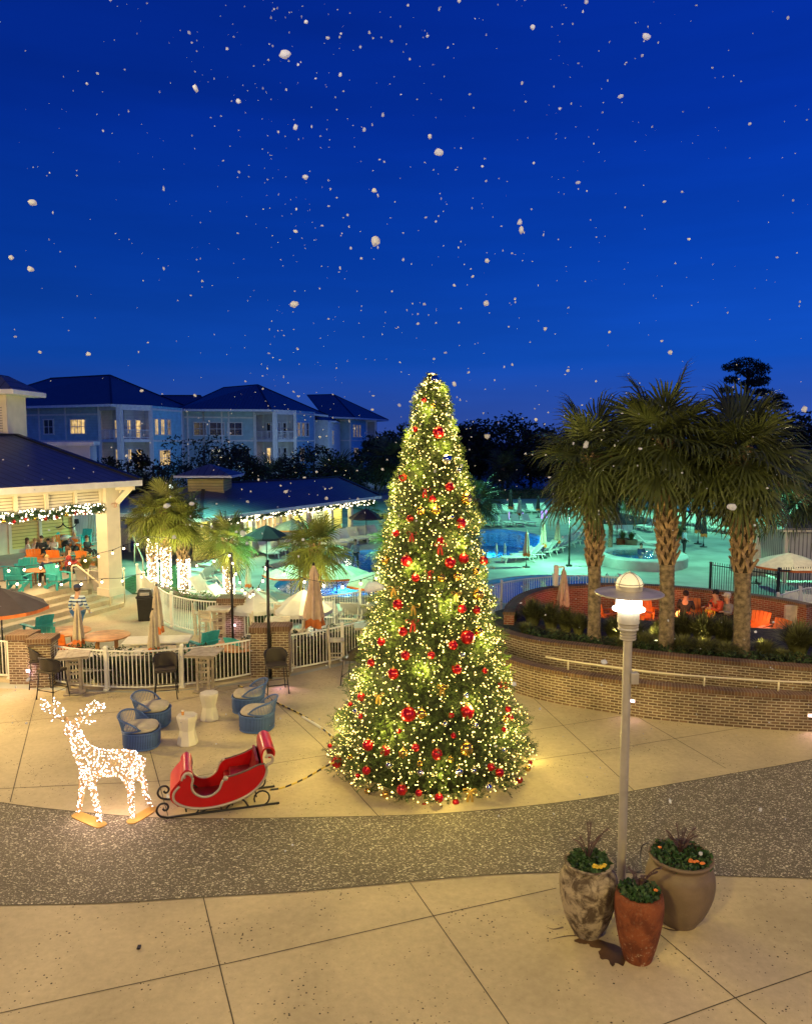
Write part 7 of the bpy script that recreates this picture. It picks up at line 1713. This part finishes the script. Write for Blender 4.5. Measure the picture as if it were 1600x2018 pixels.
def person(label, loc, rz, pose, top, bottom, hair='brown', sc=1.0, skin=0, long=False, hat=None, cut=0, lean=0):
    """pose: stand / walk / sit / swim. Faces -Y at rz = 0"""
    t = thing('person', label, 'person', loc, rz); t.scale = (sc,)*3
    J = {}; r = {}
    def P(n, v, q): J[n] = Vector(v); r[n] = q
    hz = .92 if pose in ('stand', 'walk') else .42
    if pose == 'swim': hz = -.25
    P('pelvis', (0, 0, hz), .125); P('waist', (0, -.01, hz+.18), .115); P('chest', (0, -.02-lean*.5, hz+.36), .14); P('neck', (0, -.02-lean, hz+.54), .055); P('head', (0, -.035-lean*1.2, hz+.63), .075); P('crown', (0, -.03-lean*1.2, hz+.74), .078)
    P('nose', (0, -.125-lean*1.2, hz+.655), .014); P('chin', (0, -.085-lean*1.2, hz+.585), .03)
    for s, n in ((-1, 'l'), (1, 'r')):
        P(n+'ear', (s*.085, -.03-lean*1.2, hz+.665), .014)
        P(n+'sh', (s*.185, -.02-lean*.6, hz+.455), .06)
        if pose in ('sit', 'swim'): P(n+'el', (s*.24, -.10-lean, hz+.22), .042); P(n+'wr', (s*.13, -.32-lean, hz+.27), .03); P(n+'ha', (s*.11, -.38-lean, hz+.27), .032)
        elif pose == 'walk': P(n+'el', (s*.24, .06*s, hz+.18), .042); P(n+'wr', (s*.24, -.12+.10*s, hz+.02), .03); P(n+'ha', (s*.24, -.15+.1*s, hz-.04), .032)
        else: P(n+'el', (s*.25, .02, hz+.18), .042); P(n+'wr', (s*.22, -.14, hz+.02), .03); P(n+'ha', (s*.20, -.18, hz-.03), .032)
        h = J[n+'ha']; d = (h-J[n+'wr']).normalized(); x = Vector((0, 0, 1)).cross(d).normalized() if abs(d.z) < .9 else Vector((0, 1, 0))
        for k in range(4): P(n+'f%d' % k, h+d*(.085-.008*abs(k-1.3))+x*(k-1.5)*.019+Vector((0, 0, -.012)), .009)
        P(n+'th', h+x*(-s)*.045+d*.03, .010)
        if pose in ('stand', 'walk'):
            st = .22*s if pose == 'walk' else .02*s
            P(n+'hip', (s*.095, 0, hz-.06), .095); P(n+'kn', (s*.10, -st*.6-.03, .50), .062); P(n+'an', (s*.10, -st+.02*(1 if pose == 'walk' else 0), .09), .042); P(n+'to', (s*.115, -st-.15, .035), .038)
        else:
            P(n+'hip', (s*.10, -.05, hz), .095); P(n+'kn', (s*.12, -.42, hz+.04), .062); P(n+'an', (s*.12, -.45, .09 if pose == 'sit' else hz-.4), .042); P(n+'to', (s*.13, -.60, .035 if pose == 'sit' else hz-.42), .038)
    E = [('pelvis', 'waist'), ('waist', 'chest'), ('chest', 'neck'), ('neck', 'head'), ('head', 'crown'), ('head', 'nose'), ('head', 'chin')]
    for n in 'lr': E += [('head', n+'ear'), ('chest', n+'sh'), (n+'sh', n+'el'), (n+'el', n+'wr'), (n+'wr', n+'ha'), (n+'ha', n+'th'), ('pelvis', n+'hip'), (n+'hip', n+'kn'), (n+'kn', n+'an'), (n+'an', n+'to')]+[(n+'ha', n+'f%d' % k) for k in range(4)]
    skinmesh('body', J, E, r, SKIN[skin], t, 1, 'pelvis')
    if top is not None:
        ks = ['pelvis', 'waist', 'chest', 'lsh', 'rsh', 'lel', 'rel', 'lwr', 'rwr']; E2 = [('pelvis', 'waist'), ('waist', 'chest')]+[(a, b_) for n in 'lr' for a, b_ in (('chest', n+'sh'), (n+'sh', n+'el'), (n+'el', n+'wr'))]
        J2 = {k: J[k] for k in ks}; J2['collar'] = J['chest'].lerp(J['neck'], .6); E2.append(('chest', 'collar')); r2 = {k: r[k]*1.13+.008 for k in ks}; r2['collar'] = .07; skinmesh('top', J2, E2, r2, top, t, 1, 'pelvis')
    if bottom is not None:
        ks = ['pelvis']+[n+k for n in 'lr' for k in ('hip', 'kn', 'an')]; E2 = [('pelvis', n+'hip') for n in 'lr']+[(n+'hip', n+'kn') for n in 'lr']+[(n+'kn', n+'an') for n in 'lr']
        skinmesh('trousers', {k: J[k] for k in ks}, E2, {k: r[k]*1.12+.008 for k in ks}, bottom, t, 1, 'pelvis')
    hc = J['crown']; b = MB(); b.sphere(hc+Vector((0, .022, -.015)), .100, 12, 8, (.95, 1.02, 1.0))
    if long: b.sphere(hc+Vector((0, .06, -.16)), .10, 10, 7, (.95, .6, 1.9))
    b.build('hair', HAIR[hair], t, True)
    for s in (-1, 1): b = MB(); b.sphere(J['head']+Vector((s*.032, -.078, .055)), .011, 6, 4); b.build('eye', HAIR['black'], t, True)
    if hat: b = MB(); b.lathe([(.112, .02), (.115, .06), (.09, .11), (.01, .125)], 14, c=hc, capb=False); b.box(hc+Vector((0, -.13, .03)), (.15, .12, .02)); b.build('cap', hat, t, True)
    return t
person('person in a blue striped shirt and visor walking up behind the closed parasol', g(156, 1262), 3.0, 'walk', M['striped'], CL['blue'], 'brown', 1.12, hat=CL['navy'])
person('dark-clothed person standing at the edge of the small pool, back turned', g(700, 1120), .4, 'walk', CL['grey'], CL['dark'], 'brown', .93)
person('person in a light blue shirt and dark trousers standing by the raised spa', g(1347, 1092), 1.6, 'stand', CL['lightblue'], CL['dark'], 'black', .95, skin=1)
person('dark-haired person sitting in the raised spa, left of the two bathers', g(1262, 1104)+Vector((0, 0, .45)), .3, 'swim', CL['navy'], None, 'black', 1.0)
person('person in a white top sitting in the raised spa, right of the two bathers', g(1296, 1106)+Vector((0, 0, .45)), -.6, 'swim', CL['white'], None, 'grey', 1.0)
person('person in an orange jacket leaning forward at the fire pit', g(1415, 1240), -1.3, 'sit', CL['orange'], CL['dark'], 'black', 1.22, lean=.1)
person('person in a pale cap and brown top behind the one in orange', g(1432, 1243), -1.2, 'sit', CL['grey'], CL['dark'], 'grey', 1.12, hat=CL['white'])
person('dark-haired person sitting low at the fire pit left of the orange board chair', g(1349, 1240), 2.6, 'sit', CL['dark'], CL['dark'], 'black', 1.18)
person('small child in a yellow top between the two adults at the fire pit', g(1398, 1243), -.6, 'stand', CL['yellow'], CL['yellow'], 'brown', .62)
for px, py, rz, pose, top, bot, hair, sc, lg, lab in ((55, 1108, 2.2, 'sit', 'white', 'white', 'brown', 1.0, True, 'girl in white with brown hair at the left of the terrace group'), (70, 1106, 2.6, 'sit', 'white', 'dark', 'blond', .95, False, 'fair-haired child in white beside the girl in white'), (84, 1106, .3, 'sit', 'dark', 'dark', 'brown', 1.05, False, 'person in black at the table nearest the yellow wall'),
                                                      (96, 1104, .6, 'sit', 'dark', 'dark', 'black', .9, False, 'black-haired child in dark clothes in the middle of the terrace group'), (108, 1104, -.2, 'sit', 'white', 'grey', 'blond', 1.0, True, 'fair-haired woman in pale clothes in front of the orange chair back'), (149, 1098, .2, 'sit', 'grey', 'dark', 'grey', 1.15, False, 'grey-haired man in a dark vest seated beside the column'),
                                                      (95, 1150, 0, 'sit', 'navy', 'dark', 'blond', 1.0, False, 'fair-haired boy in a navy jacket at the front table'), (136, 1146, 2.0, 'sit', 'red', 'dark', 'brown', 1.25, True, 'long-haired woman in dark red seated at the front table'), (172, 1102, 1.4, 'sit', 'dark', 'dark', 'brown', 1.0, False, 'person in black in the shade right of the man in the vest')):
    person(lab.replace('girl', 'person').replace('woman', 'person').replace('man in', 'person in').replace('boy', 'person').replace('child', 'young person'), T_(px, py), rz, pose, CL[top], CL[bot], hair, sc, long=lg)
# stroller
p = T_(132, 1096); t = thing('stroller', 'black baby stroller with pale hood standing among the seated people', 'stroller', p, .5)
b = MB(); b.sphere((0, 0, .62), .26, 12, 8, (1, 1.2, .8)); b.build('seat', M['black'], t, True); b = MB(); b.sphere((0, .1, .95), .27, 12, 8, (1, .9, .6)); b.build('hood', CL['white'], t, True)
b = MB(); b.bar((-.22, -.4, .2), (-.22, .5, 1.05), .03); b.bar((.22, -.4, .2), (.22, .5, 1.05), .03); b.bar((-.22, .5, 1.05), (.22, .5, 1.05), .03); b.bar((0, .35, .15), (0, -.1, .9), .03); b.build('frame', M['black'], t)
for x, y in ((-.25, -.42), (.25, -.42), (-.25, .38), (.25, .38)): b = MB(); b.tube([(x-.02, y, .13), (x+.02, y, .13)], .13, 14); b.build('wheel', M['black'], t, True)
# planters beside the handrail
for px, py, lab, sd in ((171, 1160, 'tall grey planter with spiky grass left of the pavilion column', 41), (201, 1164, 'tall grey planter with grass at the foot of the pavilion column', 42)):
    p = T_(px, py); t = thing('tall_planter', lab, 'planter', p); b = MB(); b.lathe([(.26, 0), (.30, .03), (.40, .55), (.44, .84), (.46, .86), (.43, .88), (.39, .80), (.01, .78)], 24, capt=False); b.build('body', M['pole'], t, True, sharp=40)
    tuft(lab.replace('tall grey planter with', 'spiky light green').replace('spiky light green grass', 'light green grass filling the planter').replace('spiky light green spiky grass', 'spiky grass filling the planter'), p+Vector((0, 0, .80)), .6, .75, 320, sd)
p = g(768, 1000)
p = T_(181, 1072); closed(K_CU, 181, 1000, 1082, 'closed orange parasol standing behind the pavilion column')
# far planters near the spa
for px, py, lab, sd in ((1226, 1088, 'terracotta planter with leafy plant left of the raised spa', 51), (1243, 1090, 'dark planter with leafy plant beside the terracotta one at the spa', 52)):
    p = g(px, py); t = thing('tall_planter', lab, 'planter', p); b = MB(); b.lathe([(.28, 0), (.34, .3), (.38, .8), (.42, .85), (.36, .86), (.32, .8), (.01, .78)], 20, capt=False); b.build('body', PM2 if sd == 51 else PM3, t, True, sharp=40); tuft('leafy plant growing in the %s planter at the spa' % ('terracotta' if sd == 51 else 'dark'), p+Vector((0, 0, .8)), .5, .7, 160, sd, M['palmleaf'], curve=1)
tuft('yellow-green lit grass clump on the deck by the person in light blue', g(1338, 1062), 1.3, 1.2, 500, 61); tuft('second lit grass clump behind the spa, farther left of the person', g(1305, 1064), 1.0, 1.0, 400, 62)
# ------------------------------------------------------------------ fire pit
fp_ = g(1322, 1250); t = thing('fire_pit', 'round stone fire pit with small flames in the brick court', 'fire pit', fp_); b = MB(); b.lathe([(.75, 0), (.75, .42), (.78, .45), (.5, .45), (.5, .3), (.01, .3)], 28, capt=False); b.build('ring', M['brickr'], t, True, sharp=30, boxuv=True)
M['flame'] = emat('flames', (1, .38, .08), 7)
b = MB(); rs = np.random.RandomState(4)
for k in range(13): x, y = rs.uniform(-.3, .3, 2); h = rs.uniform(.25, .6); b.tube([(x, y, .3), (x+.05, y, .3+h*.4), (x-.03, y+.02, .3+h*.75), (x+.02, y, .3+h)], [.05, .06, .03, .004], 6)
b.build('flame', M['flame'], t, True)
plight('fire_light', fp_+Vector((0, -.1, .95)), 48, (1, .24, .09), .3); plight('fire_light', g(1130, 1244)+Vector((0, 0, .9)), 30, (1, .27, .12), .3); plight('fire_light', g(1500, 1270)+Vector((0, 0, .9)), 16, (1, .27, .12), .3)
for px, py, rz, lab in ((1243, 1242, 1.6, 'orange-red adirondack chair left of the fire, half behind the middle palm'), (1200, 1240, 1.9, 'pale red adirondack chair left end of the fire pit court'), (1287, 1238, .4, 'orange adirondack chair just right of the lamp head'), (1372, 1240, 0, 'orange adirondack chair with a tall back beside the sitting person'), (1483, 1268, -.9, 'orange adirondack chair just right of the right-hand palm'), (1516, 1284, -1.2, 'orange adirondack chair leaning back, rightmost at the fire pit')): K_AO.place(g(px, py), rz, lab, 'orange chairs around the fire pit', 1.12)
b = MB(); q = g(1580, 1262); b.box((q.x, q.y, .62), (1.3, .12, 1.25)); tag(b.build('court_gate', M['teakl']), 'plain tan panel gate at the right end of the fire pit wall', 'gate')
# ------------------------------------------------------------------ garlands
M['garl'] = mat('garland_needles', (.03, .085, .03), .6, .3, 6)
def garland(label, pts, r, n, nb, seed, blub=.018, balls=True):
    rs = np.random.RandomState(seed); P = resample(catmull(pts, 10), .05); A = np.array([tuple(p) for p in P]); t = thing('garland', label, 'garland', P[len(P)//2])
    i = rs.randint(0, len(A), n); Q_ = A[i]+unit_rand(rs, n)*(rs.uniform(.1, 1, n)**.5*r)[:, None]; V, Q = leaf_quads(Q_, r*.8, rs, .16); npmesh('needles', V, Q, M['garl'], t, world=True)
    i = rs.randint(0, len(A), nb); o = dots('lights', A[i]+unit_rand(rs, nb)*r*.95, blub, M['bulbw'], t, world=True); o['kind'] = 'stuff'
    b = MB(); b.tube(P[::4], r*.35, 6); b.build('stem', M['xmastrunk'], t, world=True)
    if balls:
        for k in range(0, len(A)-8, max(8, len(A)//14)): b = MB(); b.sphere(A[k]+np.array([rs.uniform(-.05, .05), -r*.6, -r*.6]), r*.40, 10, 7); b.build('bauble', BM['red' if k % 3 else 'gold'], t, True, world=True)
    return t
Y0, Y1_ = colp.y-.3, (colp-pe*8.5).y
lpz = []
for px, py in ((-60, 1024), (0, 1019), (25, 1021), (60, 1014), (100, 1014), (140, 1005), (172, 1004), (203, 1001)):
    # on the face of the louvre band
    d = ray(px, py); o_ = colp-pn*.16; nrm = -pn; tt = (o_.x*nrm.x+o_.y*nrm.y)/(d.x*nrm.x+d.y*nrm.y); lpz.append(Vector((d.x*tt, d.y*tt, H+d.z*tt)))
garland('thick lit garland with red baubles draped along the pavilion front', lpz, .20, 5200, 230, 3, .03)
plight('garland_glow', lpz[3]+Vector((.6, -.8, -.1)), 25, (1, .85, .5), .2); plight('garland_glow', lpz[6]+Vector((.6, -.8, -.1)), 25, (1, .85, .5), .2)
bow('big red velvet bow at the top of the pavilion corner column', at(213, 998, colp.y-.2), .30, M['ribbon'], .5, None, 2.4)
bl_ = [pb0.lerp(pb1, f)+bn*.25+Vector((0, 0, ZB-.32-.10*(k % 2))) for k, f in enumerate([i/16 for i in range(17)])]
garland('long lit garland along the eave of the pool bar', bl_, .22, 6000, 330, 4, .045, False)
# ------------------------------------------------------------------ string lights and wrapped palms
M['sbulb'] = emat('string_light_bulb', (1, .74, .40), 14, sample=False)
def string(label, pix, dep, glow=6, r=.036, ext=None):
    """pix: bulb positions; dep: distance at first and last bulb"""
    n = len(pix); P = [at(x, y, dep[0]+(dep[1]-dep[0])*i/(n-1)) for i, (x, y) in enumerate(pix)]
    t = thing('string_lights', label, 'string lights', P[n//2]); W_ = [p+Vector((0, 0, .11)) for p in P]
    if ext: W_ = [at(*e) for e in ext[0]]+W_+[at(*e) for e in ext[1]]
    b = MB(); b.tube(catmull(W_, 6), .010, 5); b.build('cable', M['black'], t, True, world=True)
    for i, p in enumerate(P):
        s = MB(); s.lathe([(.02, .03), (.022, .10)], 8, c=p); so_ = s.build('socket', M['black'], t, world=True)
        b = MB(); b.sphere(p, r, 10, 7, (1, 1, 1.15)); b.build('bulb', M['sbulb'], t, True, world=True)
        if i % 2 == 0: plight('string_light_glow', p+Vector((0, -.08, -.05)), glow, (1, .72, .38), .06)
string('upper string of warm bulbs across the front of the terrace', [(17, 1125), (48, 1123), (80, 1119), (112, 1116), (137, 1110), (168, 1105), (194, 1097), (222, 1090), (244, 1081), (271, 1073), (292, 1064)], (22.5, 27), 9, ext=([(-40, 1124, 22)], [(352, 1062, 31)]))
string('lower string of warm bulbs across the terrace steps', [(34, 1151), (78, 1152), (121, 1152), (160, 1151), (201, 1147), (241, 1145), (279, 1137)], (22, 27), 9, ext=([(-40, 1148, 22)], [(352, 1126, 31)]))
string('cluster of warm bulbs hanging from the pillar pole to the next pole', [(459, 1110), (465, 1131), (473, 1148), (477, 1163), (483, 1169), (493, 1176), (499, 1172), (510, 1162), (518, 1145), (524, 1121)], (25.5, 22.8), 9, ext=([(459, 1094, 25.6)], [(531, 1106, 22.4)]))
string('string of warm bulbs from the pole past the orange parasol to the tree', [(524, 1119), (560, 1132), (600, 1147), (638, 1155), (675, 1157), (711, 1150), (741, 1140)], (22.3, 20), 9, ext=([(531, 1106, 22.4)], [(780, 1118, 19)]))
string('short string of bulbs at the wrapped palms', [(388, 1115), (422, 1106), (452, 1095)], (28, 26), 6, ext=([(352, 1062, 30)], [(459, 1092, 25.6)]))
for k, (p, h, r0) in enumerate(WRAPPED[:5]):
    rs = np.random.RandomState(70+k); n = 430 if k < 3 else 240; hh_ = {0: 2.5, 1: 2.3, 2: 1.75, 3: 1.7, 4: 1.0}[k]; a = rs.uniform(0, 2*PI, n); z = rs.uniform(.05, hh_, n); rr = r0*1.32
    o = dots('fairy_lights', np.stack([p.x+np.cos(a)*rr, p.y+np.sin(a)*rr, z], 1), rs.uniform(.018, .03, n), M['bulbw']); tag(o, 'white fairy lights wound around the %s' % ['trunk of the leftmost wrapped palm', 'trunk of the tallest wrapped palm by the ramp', 'thick booted palm trunk right beside the ramp', 'short palm trunk behind the inner brick pillar', 'palm trunk hidden behind the orange closed parasol'][k], 'fairy lights', kind='stuff')
    plight('wrapped_palm_glow', p+Vector((-.1, -.7, hh_*.6)), 22, (1, .92, .66), .2)
for px, py, pc_, lab in ((56, 1322, 'p', 'small round accent light on the left brick pillar'), (462, 1232, 'p', 'small accent light on the inner brick pillar')):
    p = g(px, py+30) if False else at(px, py, g(px, 1356 if px < 100 else 1257).y-.06); t = thing('step_light', lab, 'wall light', p); b = MB(); b.box((0, 0, 0), (.12, .03, .09)); b.build('housing', M['cream'], t); b = MB(); b.box((0, -.02, 0), (.09, .012, .06)); b.build('lens', M['steplight'], t); plight('step_light_lamp', p+Vector((0, -.15, -.03)), 4, (1, .6, .8), .04)
q = g(548, 1360); aim(plight('step_light_lamp', q+Vector((.1, .25, .45)), 14, (1, .5, .8), .04, 'SPOT', spot=130), q+Vector((.15, -.3, 0)))
q = g(30, 1372); plight('step_light_lamp', q+Vector((-.3, .0, .4)), 5, (1, .55, .7), .04)
# tiny water play jets far away
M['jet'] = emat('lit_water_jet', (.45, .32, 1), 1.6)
for px, py, w in ((1003, 1024, .1), (1030, 1026, .12), (1068, 1022, .22), (1076, 1020, .2)):
    p = g(px, py); b = MB(); b.lathe([(w*.5, 0), (w*.35, .35), (w*.6, .55), (w*.2, .7)], 8, c=p); tag(b.build('water_jet', M['jet'], None, True), 'purple-lit water jet of the splash pad, %s from the left' % ordw([1003, 1030, 1068, 1076].index(px)), 'water jet')
# pool ladders
def ladder(px, py, lab):
    p = g(px, py); t = thing('pool_ladder', lab, 'pool ladder', p)
    for s in (-.25, .25): b = MB(); b.tube(catmull([(s, .35, -.5), (s, .3, .3), (s, .1, .8), (s, -.3, .75), (s, -.5, .0)], 5), .022, 7); b.build('rail', M['brim'], t, True)
ladder(1206, 1166, 'curved steel pool ladder at the near pool behind the first big palm'); ladder(986, 1098, 'steel pool ladder at the near edge of the main pool')
# ------------------------------------------------------------------ falling snow foam
def foam():
    m, t, o, N = nodes('snow_foam'); d = N('ShaderNodeBsdfDiffuse', {'Color': (.70, .74, .92, 1)}); tl = N('ShaderNodeBsdfTranslucent', {'Color': (.70, .74, .92, 1)}); tp = N('ShaderNodeBsdfTransparent')
    a = N('ShaderNodeMixShader', {0: .45, 1: d.outputs[0], 2: tl.outputs[0]}); nz = N('ShaderNodeTexNoise', {'Scale': 70.0, 'Detail': 3.0}); mr = N('ShaderNodeMapRange', {'Value': nz.outputs['Fac'], 'From Min': .35, 'From Max': .65, 'To Min': .15, 'To Max': .65})
    b = N('ShaderNodeMixShader', {0: mr.outputs[0], 1: a.outputs[0], 2: tp.outputs[0]}); t.links.new(b.outputs[0], o.inputs[0]); return m
M['snow'] = foam()
rs = np.random.RandomState(17); n = 2300
Yd = 2.6+(rs.uniform(0, 1, n)**.42)*15; u = rs.uniform(-.75, .75, n); cl = rs.uniform(0, 1, n) < .55; u[cl] = rs.normal(-.02, .17, cl.sum()); v = rs.uniform(-.48, .78, n); v[cl] = rs.uniform(-.05, .75, cl.sum())
Pn = np.stack([u*Yd, Yd, H+(v-.10)*Yd], 1); ok = (Pn[:, 2] > .4) & (np.hypot(Pn[:, 0]-tx, Pn[:, 1]-TY) > 2.3); Pn = Pn[ok]; n = len(Pn)
sz = rs.lognormal(-4.55, .45, n).clip(.003, .022)
V = IV[None]*rs.uniform(.6, 1.25, (n, 12, 1))*sz[:, None, None]*rs.uniform(.6, 1.35, (n, 1, 3))+Pn[:, None, :]
sn_ = npmesh('falling_snow', V.reshape(-1, 3), (IF[None]+12*np.arange(n)[:, None, None]).reshape(-1, 3), M['snow'], None, True); tag(sn_, 'small white foam snow flakes drifting down through the whole courtyard air', 'falling snow', kind='stuff')
BF = [(62, 398, 4.0, .038), (22, 507, 5, .028), (60, 529, 5, .030), (562, 107, 4.5, .045), (470, 199, 5, .026), (583, 250, 5, .030), (741, 473, 4, .048), (864, 300, 4.3, .042), (601, 349, 5, .028), (581, 600, 5, .038), (1275, 73, 4.6, .034), (1050, 52, 5, .030), (1321, 694, 5, .036), (958, 596, 5, .034), (738, 1155, 5, .085), (1190, 1305, 6, .042), (1441, 998, 6, .05), (960, 513, 5.5, .026), (378, 992, 8, .05), (174, 697, 6, .024)]
for i, (px, py, Y, r) in enumerate(BF):
    r *= .8; c = at(px, py, Y); rs = np.random.RandomState(i+300); b = MB()
    b.sphere((0, 0, 0), r*.62, 18, 12, (rs.uniform(.8, 1.5), 1, rs.uniform(.7, 1.1))); b.v = [tuple(Vector(v)*(1+.55*noise.noise(Vector(v)/r*1.1+Vector((i*3, 0, 0)))+.22*noise.noise(Vector(v)/r*3+Vector((i, 5, 0))))) for v in b.v]
    t = b.build('snow_foam_flake', M['snow'], None, True, loc=c); tag(t, 'larger drifting clump of white snow foam, %s of these from the left' % ordw(sorted(q[0] for q in BF).index(px)), 'snow flake', 'large clumps of snow foam')
